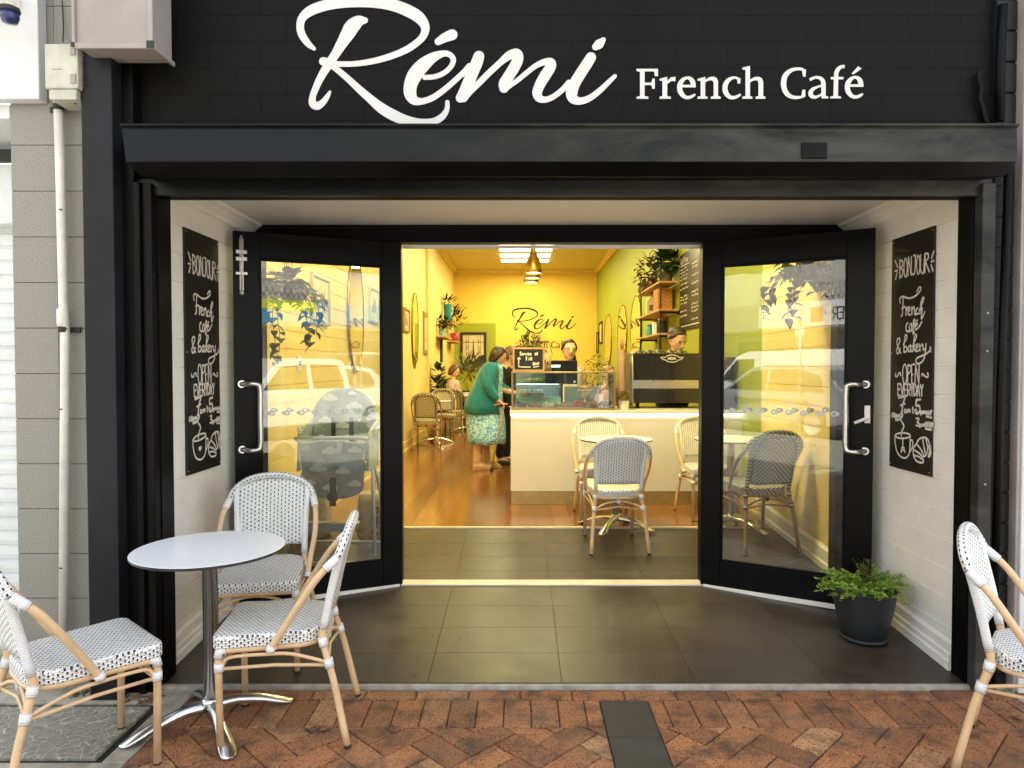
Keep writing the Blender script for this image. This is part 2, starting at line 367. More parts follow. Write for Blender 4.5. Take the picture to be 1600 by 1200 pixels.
# ------------------------------------------------------------------ mesh helper
class MB:
    def __init__(s): s.v = []; s.f = []; s.m = []; s.uv = []; s.sm = []
    def face(s, ids, mi=0, uv=None, smooth=False):
        s.f.append(tuple(ids)); s.m.append(mi); s.uv.append(uv); s.sm.append(smooth)
    def pts(s, ps):
        i = len(s.v); s.v.extend([tuple(p) for p in ps]); return list(range(i, i + len(ps)))
    def box(s, x0, x1, y0, y1, z0, z1, mi=0, M4=None):
        P8 = [(x0, y0, z0), (x1, y0, z0), (x1, y1, z0), (x0, y1, z0), (x0, y0, z1), (x1, y0, z1), (x1, y1, z1), (x0, y1, z1)]
        if M4 is not None: P8 = [M4 @ Vector(p) for p in P8]
        a = s.pts(P8)
        for q in ((0, 3, 2, 1), (4, 5, 6, 7), (0, 1, 5, 4), (1, 2, 6, 5), (2, 3, 7, 6), (3, 0, 4, 7)):
            s.face([a[k] for k in q], mi)
        return s
    def poly(s, pts, mi=0, uv=None): s.face(s.pts(pts), mi, uv); return s
    def prism(s, pts2, f0, f1, mi=0, mside=None):
        """pts2 polygon; f0(p), f1(p) map it to the two caps"""
        a = s.pts([f0(p) for p in pts2]); b = s.pts([f1(p) for p in pts2]); n = len(pts2)
        s.face(a[::-1], mi); s.face(b, mi)
        for i in range(n):
            j = (i + 1) % n; s.face([a[i], a[j], b[j], b[i]], mi if mside is None else mside)
        return s
    def tube(s, path, r, seg=10, caps=True, mi=0, closed=False, flat=1.0, up=None):
        path = [Vector(p) for p in path]; n = len(path)
        rr = r if isinstance(r, (list, tuple)) else [r] * n
        rings = []; prev = None; L = 0; Ls = []
        for i, p in enumerate(path):
            if closed: t = path[(i + 1) % n] - path[i - 1]
            else: t = path[min(i + 1, n - 1)] - path[max(i - 1, 0)]
            t.normalize()
            if i: L += (p - path[i - 1]).length
            Ls.append(L)
            if prev is None:
                a = Vector(up) if up is not None else (Vector((0, 0, 1)) if abs(t.z) < .9 else Vector((1, 0, 0)))
                nx = t.cross(a).normalized()
            else:
                nx = (prev - t * prev.dot(t)).normalized()
            prev = nx; ny = nx.cross(t)
            rings.append(s.pts([p + (nx * math.cos(2 * PI * k / seg) + ny * flat * math.sin(2 * PI * k / seg)) * rr[i] for k in range(seg)]))
        m = n if closed else n - 1
        for i in range(m):
            A, B = rings[i], rings[(i + 1) % n]; l0 = Ls[i]; l1 = Ls[i + 1] if i + 1 < n else L + (path[0] - path[-1]).length
            for k in range(seg):
                j = (k + 1) % seg; ua = k / seg * 2 * PI * rr[i]; ub = (k + 1) / seg * 2 * PI * rr[i]
                s.face([A[k], B[k], B[j], A[j]], mi, [(ua, l0), (ua, l1), (ub, l1), (ub, l0)], True)
        if caps and not closed:
            s.face(rings[0], mi); s.face(rings[-1][::-1], mi)
        return s
    def lathe(s, prof, c=(0, 0, 0), seg=24, mi=0, smooth=True, caps=True, sx=1, sy=1):
        rings = [s.pts([(c[0] + r * sx * math.cos(2 * PI * k / seg), c[1] + r * sy * math.sin(2 * PI * k / seg), c[2] + z) for k in range(seg)]) for r, z in prof]
        for A, B in zip(rings, rings[1:]):
            for k in range(seg):
                j = (k + 1) % seg; s.face([A[k], A[j], B[j], B[k]], mi, None, smooth)
        if caps:
            if prof[0][0] > 1e-5: s.face(rings[0][::-1], mi)
            if prof[-1][0] > 1e-5: s.face(rings[-1], mi)
        return s
    def ball(s, c, r, seg=12, mi=0, sc=(1, 1, 1)):
        pr = [(math.sin(PI * k / (seg // 2)) * r + 1e-6, -math.cos(PI * k / (seg // 2)) * r) for k in range(seg // 2 + 1)]
        i0 = len(s.v); s.lathe(pr, (0, 0, 0), seg, mi, True, False)
        for i in range(i0, len(s.v)):
            p = s.v[i]; s.v[i] = (c[0] + p[0] * sc[0], c[1] + p[1] * sc[1], c[2] + p[2] * sc[2])
        return s
    def xform(s, M4, i0=0):
        for i in range(i0, len(s.v)): s.v[i] = tuple(M4 @ Vector(s.v[i]))
        return s
    def build(s, name, mats, parent=None, bevel=0, smooth=None, solid=0, bseg=2, sub=0):
        me = bpy.data.meshes.new(name); me.from_pydata(s.v, [], s.f)
        mats = mats if isinstance(mats, (list, tuple)) else [mats]
        for m in mats: me.materials.append(m)
        for p, mi, sm in zip(me.polygons, s.m, s.sm):
            p.material_index = mi; p.use_smooth = sm if smooth is None else smooth
        if any(u is not None for u in s.uv):
            ul = me.uv_layers.new(name='UVMap')
            for p, u in zip(me.polygons, s.uv):
                if u is None: continue
                for li, uvp in zip(p.loop_indices, u): ul.data[li].uv = uvp
        me.validate(); me.update()
        o = bpy.data.objects.new(name, me); S.collection.objects.link(o)
        if parent is not None: o.parent = parent
        if bevel:
            b = o.modifiers.new('bevel', 'BEVEL'); b.width = bevel; b.segments = bseg; b.limit_method = 'ANGLE'; b.angle_limit = R(40)
            b.harden_normals = False
        if solid:
            b = o.modifiers.new('solid', 'SOLIDIFY'); b.thickness = solid
        if sub:
            b = o.modifiers.new('sub', 'SUBSURF'); b.levels = sub; b.render_levels = sub
        return o

def tag(o, label=None, cat=None, group=None, kind=None):
    if label: o['label'] = label
    if cat: o['category'] = cat
    if group: o['group'] = group
    if kind: o['kind'] = kind
    return o
def empty(name, label, cat, loc=(0, 0, 0), rz=0, group=None):
    o = bpy.data.objects.new(name, None); S.collection.objects.link(o)
    o.location = loc; o.rotation_euler = (0, 0, rz); o.empty_display_size = .1
    return tag(o, label, cat, group)
def kids(o): return [c for c in bpy.data.objects if c.parent == o]
def dup(o, parent=None, tree=None):
    if tree is None:
        tree = {}
        for c in bpy.data.objects:
            if c.parent: tree.setdefault(c.parent.name, []).append(c)
    c = o.copy(); S.collection.objects.link(c)
    if parent is not None: c.parent = parent
    for ch in tree.get(o.name, []): dup(ch, c, tree)
    return c
def structure(o): o['kind'] = 'structure'; return o

def catmull(pts, sub=6, closed=False):
    P_ = [tuple(p) for p in pts]; n = len(P_); out = []
    if n < 3 and not closed:
        return P_
    rngi = range(n if closed else n - 1)
    for i in rngi:
        p0 = P_[(i - 1) % n] if (closed or i > 0) else P_[0]; p1 = P_[i]; p2 = P_[(i + 1) % n]
        p3 = P_[(i + 2) % n] if (closed or i + 2 < n) else P_[-1]
        for k in range(sub):
            t = k / sub
            out.append(tuple(.5 * ((2 * b) + (-a + c) * t + (2 * a - 5 * b + 4 * c - d) * t * t + (-a + 3 * b - 3 * c + d) * t ** 3) for a, b, c, d in zip(p0, p1, p2, p3)))
    if not closed: out.append(P_[-1])
    return out
_lift = [0]
def ribbon(mb, pts, F, w=None, sub=6, closed=False, mi=0, cap=True, step=2e-6):
    """brush stroke through pts (x, y[, width]); F(x, y, lift) -> 3D"""
    pts = [(p[0], p[1], p[2] if len(p) > 2 else w) for p in pts]
    c = catmull(pts, sub, closed); n = len(c)
    if closed: c = c + [c[0]]; n += 1
    L = []; Rr = []
    for i, (x, y, ww) in enumerate(c):
        a = c[max(i - 1, 0)]; b = c[min(i + 1, n - 1)]
        if closed and i in (0, n - 1): a = c[-2]; b = c[1]
        dx, dy = b[0] - a[0], b[1] - a[1]; d = math.hypot(dx, dy) or 1; nx, ny = -dy / d, dx / d
        _lift[0] += step; lf = _lift[0]
        h = max(ww, .01) / 2
        L.append(F(x + nx * h, y + ny * h, lf)); Rr.append(F(x - nx * h, y - ny * h, lf))
    a = mb.pts(L); b = mb.pts(Rr)
    for i in range(n - 1): mb.face([a[i], b[i], b[i + 1], a[i + 1]], mi)
    if cap and not closed:
        for (x, y, ww), q, e0, e1 in ((c[0], c[1], a[0], b[0]), (c[-1], c[-2], b[-1], a[-1])):
            ang = math.atan2(y - q[1], x - q[0]); _lift[0] += step
            h = ww / 2; st = ang - PI / 2
            if e0 == b[-1] or True:
                arc = [F(x + math.cos(ang - PI / 2 + PI * k / 8) * h, y + math.sin(ang - PI / 2 + PI * k / 8) * h, _lift[0]) for k in range(9)]
            mb.poly(arc, mi)
def flatpoly(mb, pts, F, mi=0):
    _lift[0] += 2e-6; mb.poly([F(x, y, _lift[0]) for x, y in pts], mi)
def fix_normals(o, direction):
    """turn the faces of a flat drawing to one side"""
    me = o.data; d = Vector(direction); bm = bmesh.new(); bm.from_mesh(me)
    for f in bm.faces:
        f.normal_update()
        if f.normal.dot(d) < 0: f.normal_flip()
    _lift[0] = 0
    bm.to_mesh(me); bm.free(); return o
def recalc(o):
    bm = bmesh.new(); bm.from_mesh(o.data); bmesh.ops.recalc_face_normals(bm, faces=bm.faces); bm.to_mesh(o.data); bm.free(); return o

# simple stroke capitals / digits in a unit box (x right, y up)
FONT = {
 'A': [[(0, 0), (.5, 1), (1, 0)], [(.2, .38), (.8, .38)]],
 'B': [[(0, 0), (0, 1), (.7, .95), (.75, .6), (0, .52)], [(0, .52), (.9, .45), (.9, .08), (0, 0)]],
 'C': [[(1, .85), (.5, 1), (0, .6), (0, .3), (.5, 0), (1, .15)]],
 'D': [[(0, 0), (0, 1), (.8, .8), (.9, .3), (0, 0)]],
 'E': [[(1, 1), (0, 1)], [(0, 1), (0, 0)], [(0, 0), (1, 0)], [(0, .52), (.75, .52)]],
 'F': [[(1, 1), (0, 1)], [(0, 1), (0, 0)], [(0, .52), (.75, .52)]],
 'G': [[(1, .85), (.5, 1), (0, .6), (0, .3), (.5, 0), (1, .2), (1, .45), (.6, .45)]],
 'H': [[(0, 0), (0, 1)], [(1, 0), (1, 1)], [(0, .5), (1, .5)]],
 'I': [[(.5, 0), (.5, 1)]],
 'L': [[(0, 1), (0, 0)], [(0, 0), (.9, 0)]],
 'M': [[(0, 0), (0, 1)], [(0, 1), (.5, .3)], [(.5, .3), (1, 1)], [(1, 1), (1, 0)]],
 'N': [[(0, 0), (0, 1)], [(0, 1), (1, 0)], [(1, 0), (1, 1)]],
 'O': [[(.5, 1), (0, .6), (0, .3), (.5, 0), (1, .3), (1, .7), (.5, 1)]],
 'P': [[(0, 0), (0, 1)], [(0, 1), (.9, .95), (.9, .5), (0, .45)]],
 'R': [[(0, 0), (0, 1)], [(0, 1), (.9, .95), (.9, .5), (0, .45)], [(.3, .45), (1, 0)]],
 'S': [[(.95, .85), (.5, 1), (.05, .75), (.5, .5), (.95, .25), (.5, 0), (.05, .15)]],
 'T': [[(0, 1), (1, 1)], [(.5, 1), (.5, 0)]],
 'U': [[(0, 1), (0, .3), (.5, 0), (1, .3), (1, 1)]],
 'V': [[(0, 1), (.5, 0)], [(.5, 0), (1, 1)]],
 'W': [[(0, 1), (.25, 0)], [(.25, 0), (.5, .7)], [(.5, .7), (.75, 0)], [(.75, 0), (1, 1)]],
 'Y': [[(0, 1), (.5, .5)], [(1, 1), (.5, .5)], [(.5, .5), (.5, 0)]],
 '-': [[(.1, .5), (.9, .5)]], '1': [[(.3, .8), (.55, 1)], [(.55, 1), (.55, 0)]],
 '3': [[(.1, .9), (.6, 1), (.85, .75), (.4, .52)], [(.4, .52), (.95, .3), (.5, 0), (.05, .12)]],
 '8': [[(.5, .52), (.1, .75), (.5, 1), (.9, .75), (.5, .52), (.05, .25), (.5, 0), (.95, .25), (.5, .52)]],
 'a': [[(.8, .5), (.3, .6), (.05, .25), (.35, 0), (.8, .25)], [(.8, .55), (.8, 0), (1, 0)]],
 'm': [[(0, .55), (0, 0)], [(0, .4), (.25, .58), (.45, .4), (.45, 0)], [(.45, .4), (.75, .58), (.95, .4), (.95, 0)]],
 'p': [[(.1, .55), (.1, -.4)], [(.1, .45), (.6, .58), (.9, .3), (.6, 0), (.1, .08)]],
 't': [[(.4, .95), (.4, .1), (.7, 0)], [(.05, .6), (.8, .6)]],
 'o': [[(.5, .58), (.05, .3), (.5, 0), (.95, .3), (.5, .58)]],
 's': [[(.8, .5), (.3, .55), (.2, .35), (.8, .2), (.5, 0), (.1, .08)]],
 'u': [[(.1, .55), (.1, .15), (.5, 0), (.85, .2)], [(.85, .55), (.85, 0)]],
 'n': [[(.1, .55), (.1, 0)], [(.1, .4), (.5, .58), (.85, .4), (.85, 0)]],
 '(': [[(.8, 1.1), (.4, .6), (.4, .2), (.8, -.2)]], ')': [[(.2, 1.1), (.6, .6), (.6, .2), (.2, -.2)]],
 'i': [[(.5, .55), (.5, 0)], [(.5, .8), (.5, .84)]], 'l': [[(.5, 1), (.5, 0)]],
 'e': [[(.1, .3), (.85, .33), (.5, .58), (.1, .3), (.4, 0), (.9, .1)]],
 'r': [[(.15, .55), (.15, 0)], [(.15, .38), (.5, .56), (.85, .5)]],
 'v': [[(.05, .55), (.45, 0)], [(.45, 0), (.9, .55)]],
 'c': [[(.9, .48), (.4, .58), (.08, .28), (.4, 0), (.9, .1)]],
 'h': [[(.1, 1), (.1, 0)], [(.1, .4), (.5, .58), (.85, .4), (.85, 0)]],
 'k': [[(.1, 1), (.1, 0)], [(.8, .55), (.1, .25)], [(.3, .32), (.85, 0)]],
 'd': [[(.85, 1), (.85, 0)], [(.85, .45), (.4, .58), (.08, .28), (.4, 0), (.85, .1)]],
 'f': [[(.9, .95), (.5, .95), (.4, .7), (.4, 0)], [(.1, .58), (.8, .58)]],
}
def word(mb, text, x, y, cw, ch, wd, F, gap=.25, mi=0, slant=0, ydown=True, skew=0):
    """letters from x, baseline y; ydown: y grows downwards in F's plane"""
    for c in text:
        if c == ' ': x += cw * .8; continue
        for st in FONT.get(c, FONT.get(c.upper(), [])):
            sg = -1 if ydown else 1
            ribbon(mb, [(x + (px_ + slant * py_) * cw, y + sg * py_ * ch + skew * (x + px_ * cw), wd) for px_, py_ in st], F, sub=3, mi=mi)
        x += cw * ((.35 if c in 'Iil1' else 1) + gap)
    return x

def blob(name, tubes, mat, parent, voxel=.01, smooth_it=4, mats=None, balls=()):
    """tubes = [(points, radii)] fused into one continuous skin"""
    mb = MB()
    for t in tubes:
        pts, rr = t[0], t[1]; c = catmull([(*p, r) for p, r in zip(pts, rr)], 4)
        path = [q[:3] for q in c]; rad = [max(q[3], .003) for q in c]
        mb.tube(path, rad, 12, True)
        mb.ball(path[0], rad[0] * .99, 12); mb.ball(path[-1], rad[-1] * .99, 12)
    for b_ in balls: mb.ball(b_[0], b_[1], 16, 0, b_[2] if len(b_) > 2 else (1, 1, 1))
    o = mb.build(name, mat)
    rm = o.modifiers.new('r', 'REMESH'); rm.mode = 'VOXEL'; rm.voxel_size = voxel; rm.use_smooth_shade = True
    if smooth_it:
        sm = o.modifiers.new('s', 'SMOOTH'); sm.iterations = smooth_it; sm.factor = .5
    dg = bpy.context.evaluated_depsgraph_get(); me = bpy.data.meshes.new_from_object(o.evaluated_get(dg))
    old = o.data; o.modifiers.clear(); o.data = me; bpy.data.meshes.remove(old)
    me.name = name
    for p in me.polygons: p.use_smooth = True
    if not me.materials: me.materials.append(mat)
    o.parent = parent
    return o

# ------------------------------------------------------------------ ramp and floor heights
YF, YD, YW = 3.15, 4.41, 5.66          # facade, door frame, start of timber floor
RS = .055
def rz_(y): return .015 + RS * (y - YF + .004)
ZW = .158
def on_ramp(root, x, y, th):
    root.location = (x, y, rz_(y)); 
    q = Quaternion((1, 0, 0), math.atan(RS)) @ Quaternion((0, 0, 1), th)
    root.rotation_euler = q.to_euler()

def arch_box(name, mat, parent, dims, bevel=.002):
    mb = MB(); mb.box(*dims); return mb.build(name, mat, parent, bevel)

def shiplap(name, mat, parent, A, B, z0, z1, pitch=.14, ref=1.48, th=.02, groove=.006, gw=.009):
    """grooved boards from A to B (x, y); the boards face to the left of A->B"""
    A = Vector((*A, 0)); B = Vector((*B, 0)); d = (B - A).normalized(); nrm = Vector((-d.y, d.x, 0))
    prof = [(z0, 0)]; z = ref + math.ceil((z0 - ref) / pitch) * pitch
    while z < z1 - .01:
        if z > z0 + .01: prof += [(z - gw / 2, 0), (z - gw / 2 + .0015, -groove), (z + gw / 2 - .0015, -groove), (z + gw / 2, 0), (z + .012, 0), (z + .0125, -.001), (z + .0145, -.001), (z + .015, 0)]
        z += pitch
    prof.append((z1, 0)); mb = MB()
    a = mb.pts([A + nrm * o + Vector((0, 0, zz)) for zz, o in prof]); b = mb.pts([B + nrm * o + Vector((0, 0, zz)) for zz, o in prof])
    for i in range(len(prof) - 1): mb.face([a[i], b[i], b[i + 1], a[i + 1]])
    c = mb.pts([A - nrm * th + Vector((0, 0, z0)), B - nrm * th + Vector((0, 0, z0)), B - nrm * th + Vector((0, 0, z1)), A - nrm * th + Vector((0, 0, z1))])
    mb.face([c[1], c[0], c[3], c[2]])
    mb.face([a[0], c[0], c[1], b[0]]); mb.face([a[-1], b[-1], c[2], c[3]])
    mb.face([c[0]] + a + [c[3]]); mb.face([c[2]] + b[::-1] + [c[1]])
    return recalc(mb.build(name, mat, parent))
# ================================================================== GROUND
XL, XR = -1.70, 2.08                     # recess side walls
JL, JR = -1.64, 2.06                     # jambs of the opening
# herringbone pavers, each a bevelled brick in one sheet of paving
def clip_rect(poly, x0, x1, y0, y1):
    def cl(p, f, inter):
        o = []
        for i in range(len(p)):
            a, b = p[i], p[(i + 1) % len(p)]
            if f(a): o.append(a)
            if f(a) != f(b): o.append(inter(a, b))
        return o
    ix = lambda X: (lambda a, b: (X, a[1] + (b[1] - a[1]) * (X - a[0]) / (b[0] - a[0])))
    iy = lambda Y: (lambda a, b: (a[0] + (b[0] - a[0]) * (Y - a[1]) / (b[1] - a[1]), Y))
    for f, it in ((lambda p: p[0] > x0, ix(x0)), (lambda p: p[0] < x1, ix(x1)), (lambda p: p[1] > y0, iy(y0)), (lambda p: p[1] < y1, iy(y1))):
        if len(poly) < 3: return []
        poly = cl(poly, f, it)
    return poly
def slab_piece(mb, poly, top=0.0, ch=.004, depth=.03, mi=0, topf=None):
    """thin bevelled slab on a polygon"""
    if len(poly) < 3: return
    ar = sum(poly[i][0] * poly[(i + 1) % len(poly)][1] - poly[(i + 1) % len(poly)][0] * poly[i][1] for i in range(len(poly))) / 2
    if abs(ar) < .0006: return
    if ar < 0: poly = poly[::-1]
    cx = sum(p[0] for p in poly) / len(poly); cy = sum(p[1] for p in poly) / len(poly)
    def ins(p, d):
        vx, vy = cx - p[0], cy - p[1]; L = math.hypot(vx, vy) or 1
        return (p[0] + vx / L * d * 1.3, p[1] + vy / L * d * 1.3)
    T = topf or (lambda x, y: top)
    a = mb.pts([(x, y, T(x, y) - depth) for x, y in poly]); b = mb.pts([(x, y, T(x, y) - ch) for x, y in poly])
    c = mb.pts([(*ins(p, ch), T(*p)) for p in poly]); n = len(poly)
    for i in range(n):
        j = (i + 1) % n; mb.face([a[i], a[j], b[j], b[i]], mi); mb.face([b[i], b[j], c[j], c[i]], mi)
    mb.face(c, mi)
mb = MB(); rb = random.Random(3); g = .004
BW, BL = .117, .234
XS0, XS1 = .355, .565                       # dark strip set into the paving
def brick(mb, cx, cy, lx, ly, ang, lim, jit=.002):
    c, s = math.cos(ang), math.sin(ang); h = rb.uniform(-jit, jit); tx, ty = rb.uniform(-.006, .006), rb.uniform(-.006, .006)
    p = [(cx + c * x - s * y, cy + s * x + c * y) for x, y in ((-lx / 2, -ly / 2), (lx / 2, -ly / 2), (lx / 2, ly / 2), (-lx / 2, ly / 2))]
    for x0, x1 in lim:
        q = clip_rect(p, x0, x1, -1.2, 2.80)
        if q: slab_piece(mb, q, 0, .005, .03, 0, lambda x, y: h + (x - cx) * tx + (y - cy) * ty)
lims = [(-1.47, XS0 - .004), (XS1 + .004, 2.22)]
u = BW; N_ = 26
for i in range(-N_, N_):
    for j in range(-N_, N_):
        # 45 degree herringbone built on a square lattice
        gx, gy = i, j
        k = (gx - gy) % 4
        if k == 0: lx, ly, ox, oy = 2, 1, 1.0, .5
        elif k == 2 : lx, ly, ox, oy = 1, 2, .5, 1.0
        else: continue
        if k == 2: pass
        X0, Y0 = gx * u, gy * u
        if k == 0: cx_, cy_ = X0 + u, Y0 + u / 2; a_, b_ = BL, BW
        else: cx_, cy_ = X0 + u / 2 , Y0 ; a_, b_ = BW, BL
        a45 = PI / 4; c, s = math.cos(a45), math.sin(a45)
        wx, wy = c * cx_ - s * cy_ + .15, s * cx_ + c * cy_ + 1.6
        if -1.8 < wx < 2.5 and -.6 < wy < 3.1: brick(mb, wx, wy, a_ - g, b_ - g, a45, lims)
# soldier row and the stretcher row against the threshold
x = -1.47
while x < 2.2:
    if True:
        for l0, l1 in lims:
            if x + BW > l0 and x < l1: slab_piece(mb, clip_rect([(x, 2.806), (x + BW - g, 2.806), (x + BW - g, 3.036), (x, 3.036)], l0, l1, 0, 4), rb.uniform(-.002, .002), .005)
    x += BW
x = -1.40
while x < 2.2:
    slab_piece(mb, clip_rect([(x, 3.042), (x + BL - g, 3.042), (x + BL - g, 3.128), (x, 3.128)], -1.47, 2.22, 0, 4), rb.uniform(-.002, .002), .005)
    x += BL
o = structure(mb.build('brick_paving', M['brick'])); o['label'] = 'red herringbone clay brick paving'
mb = MB(); mb.box(-1.47, 2.22, -1.2, 3.13, -.05, -.009); structure(mb.build('paving_bed', M['sand']))
# dark strip
mb = MB()
for k in range(14): mb.box(XS0, XS1, -1.2 + k * .302, -1.2 + k * .302 + .298 if -1.2 + k * .302 + .298 < 3.036 else 3.036, -.03, .002)
structure(mb.build('paving_strip', pm('dark_basalt_strip', (.035, .034, .032), .7, var=.35, vs=12, bump=.6, bs=150), bevel=.003))
# concrete either side
mb = MB(); mb.box(-7, -1.474, -1.2, 2.55, -.06, .0)
mb.box(-7, -3.0, 2.55, 3.01, -.06, 0); mb.box(-1.565, -1.474, 2.55, 3.14, -.06, .001); mb.box(-7, -1.565, 3.01, 3.14, -.06, .001)
mb.box(2.224, 2.40, -1.2, 3.14, -.06, .0); mb.box(2.40, 9, -1.2, 4.4, -.06, -.003)
mb.box(-7, -1.95, 3.141, 4.4, -.06, .012)
structure(mb.build('concrete_footpath', M['conc'], bevel=.004))
t = empty('pit_lid', 'square concrete pit lid with cracked raised pattern, set in the footpath', 'pit lid', (-2.3, 2.78, 0))
mb = MB(); mb.box(-.66, .695, -.20, .195, -.05, .003); mb.build('lid', M['pit'], t, .006)
mb = MB(); mb.box(-.70, .735, -.23, -.20, -.055, -.012); mb.box(-.70, .735, .195, .23, -.055, -.012); mb.box(.695, .735, -.2, .195, -.055, -.012); mb.box(-.7, -.66, -.2, .195, -.055, -.012)
mb.build('gap_frame', M['rubber'], t)
# raised letters worn into the lid
mb = MB(); F = lambda x, y, l: Vector((x, y, .0035 + l))
word(mb, 'MOW', -.40, -.07, .085, .10, .007, F, .3, ydown=False); fix_normals(mb.build('worn_lettering', M['conc'], t), (0, 0, 1))

# recess tiles on their slope
TW, TD = .6225, .297; X0t, Y0t = .195, 3.168 + TD
def tilez(x, y): return rz_(y)
mb = MB()
for i in range(-4, 4):
    for j in range(-1, 9):
        x0, x1 = X0t + i * TW + .001, X0t + (i + 1) * TW - .001
        y0, y1 = 3.168 + j * TD + .001, 3.168 + (j + 1) * TD - .001
        q = clip_rect([(x0, y0), (x1, y0), (x1, y1), (x0, y1)], -1.9, 2.2, 3.168, YW - .02)
        slab_piece(mb, q, 0, .0006, .02, 0, tilez)
o = structure(mb.build('tile_floor', M['tile'])); o['label'] = 'dark slate tile floor sloping up into the cafe'
mb = MB()
a = [(-1.9, 3.158, tilez(0, 3.158) - .004), (2.2, 3.158, tilez(0, 3.158) - .004), (2.2, YW, tilez(0, YW) - .004), (-1.9, YW, tilez(0, YW) - .004)]
b = [(p[0], p[1], -.1) for p in a]; mb.prism([0, 1, 2, 3], lambda k: b[k], lambda k: a[k]); structure(mb.build('tile_bed', M['grout']))
mb = MB(); mb.box(-1.95, 2.25, 3.136, 3.160, -.05, .016); structure(mb.build('threshold_strip', pm('pale_threshold_strip', (.34, .32, .29), .6, var=.25, vs=20), bevel=.002))
mb = MB(); mb.box(-1.79, 2.17, YW - .02, YW + .012, .10, ZW + .006); structure(mb.build('floor_edge_strip', pm('pale_metal_strip', (.62, .56, .44), .5), bevel=.002))
# timber boards
mb = MB(); rb2 = random.Random(5); x = -1.80
while x < 2.14:
    y = YW + .014 - rb2.random() * 2
    while y < 19.1:
        L = rb2.uniform(1.6, 3.2); y0, y1 = max(y, YW + .013), min(y + L, 19.1)
        if y1 > y0: slab_piece(mb, clip_rect([(x, y0), (x + .148, y0), (x + .148, y1 - .001), (x, y1 - .001)], -1.8, 2.135, 0, 30), ZW, .0008, .02)
        y += L
    x += .1495
structure(mb.build('wood_floor', M['wood']))
mb = MB(); mb.box(-1.8, 2.14, YW + .012, 19.1, .05, ZW - .003); structure(mb.build('sub_floor', M['rubber']))
# road and far kerb, earth sheet
mb = MB(); mb.box(-60, 60, -11.5, -4.95, -.3, -.14); structure(mb.build('road', M['asphalt']))
mb = MB(); mb.box(-60, 60, -4.95, -4.8, -.3, -.004); mb.box(-60, 60, -11.7, -11.5, -.3, 0); structure(mb.build('kerb', M['conc'], bevel=.01))
mb = MB(); mb.box(-60, 60, -17, -11.7, -.3, -.004); mb.box(-60, 60, -4.8, -1.2, -.3, -.005); mb.box(-60, -7, -1.2, 3.15, -.3, -.003); mb.box(9, 60, -1.2, 3.15, -.3, -.003); structure(mb.build('far_footpath', M['conc']))
mb = MB(); mb.box(-150, 150, -150, 150, -.5, -.31); structure(mb.build('ground', M['asphalt']))

# ================================================================== CAFE BUILDING
B_ = empty('cafe_building', 'black painted cafe shopfront with white script name, open glass doors and a warm yellow interior', 'building', (0, YF, 0))
def bp(name, mat, bevel=0, **k):
    def f(mb): return mb.build(name, mat, B_rel, bevel, **k)
    return f
class BX(MB):                             # world coordinates -> children of the building Empty
    def build(s, name, mats, parent=None, *a, **k):
        if parent is B_: s.xform(Matrix.Translation((0, -YF, 0)))
        return super().build(name, mats, parent, *a, **k)
def bbox(name, mat, dims, bevel=.002, parent=None, label=None):
    mb = MB(); ds = dims if isinstance(dims, list) else [dims]
    for d in ds: mb.box(*d)
    if parent is None: mb.xform(Matrix.Translation((0, -YF, 0))); parent = B_
    else: mb.xform(Matrix.Translation((0, -YF, 0)))
    o = mb.build(name, mat, parent, bevel)
    if label: o['label'] = label
    return o
HZ = 2.25
sign_wall = bbox('sign_wall', M['signwall'], (-1.72, 2.30, 3.17, 3.30, 2.27, 5.6), 0)
# left pillar, its niche and right column
bbox('pillar', M['pillar'], (-1.905, -1.77, 3.03, 3.30, 0.0, 2.98), .004)
bbox('pillar', M['black'], [(-1.769, -1.719, 3.10, 3.30, .0, 2.9)], .003)
bbox('shutter_guide', M['black'], [(-1.718, -1.688, 3.085, 3.155, .0, 2.30), (-1.687, -1.645, 3.105, 3.155, .0, 2.30)], .004)
bbox('jamb', M['doorblk'], (-1.72, JL, 3.157, 3.268, .0, HZ + .06), .002)
bbox('jamb', M['doorblk'], (JR, 2.128, 3.162, 3.268, .0, HZ + .06), .002)
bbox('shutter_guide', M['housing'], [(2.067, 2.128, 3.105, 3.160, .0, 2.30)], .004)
bbox('shutter_guide', M['black'], [(2.129, 2.145, 3.15, 3.30, .0, 2.30)], .003)
mb = MB()
mb.tube([(2.175, 3.10, 2.36), (2.165, 3.11, 1.4), (2.155, 3.12, .01)], .017, 10); mb.xform(Matrix.Translation((0, -YF, 0))); mb.build('conduit', M['black'], B_)
mb = MB()
for z in (.95, 1.55, 1.72): mb.ball((2.098, 3.104, z), .006, 8, 0, (1, .5, 1))
mb.xform(Matrix.Translation((0, -YF, 0))); mb.build('bolt', M['boxgrey'], B_)
o = shiplap('weatherboard_column', M['blackwall'], B_, (2.236, 3.145 - YF), (2.146, 3.145 - YF), 0.0, 5.6, .139, 1.48 - .02, .15, .009, .013)
# the left face of that column is at -x; normals of A->B left = -y
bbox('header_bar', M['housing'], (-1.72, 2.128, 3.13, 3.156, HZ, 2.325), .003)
bbox('header_core', M['black'], (-1.72, 2.12, 3.162, 3.28, 2.315, 2.40), 0)
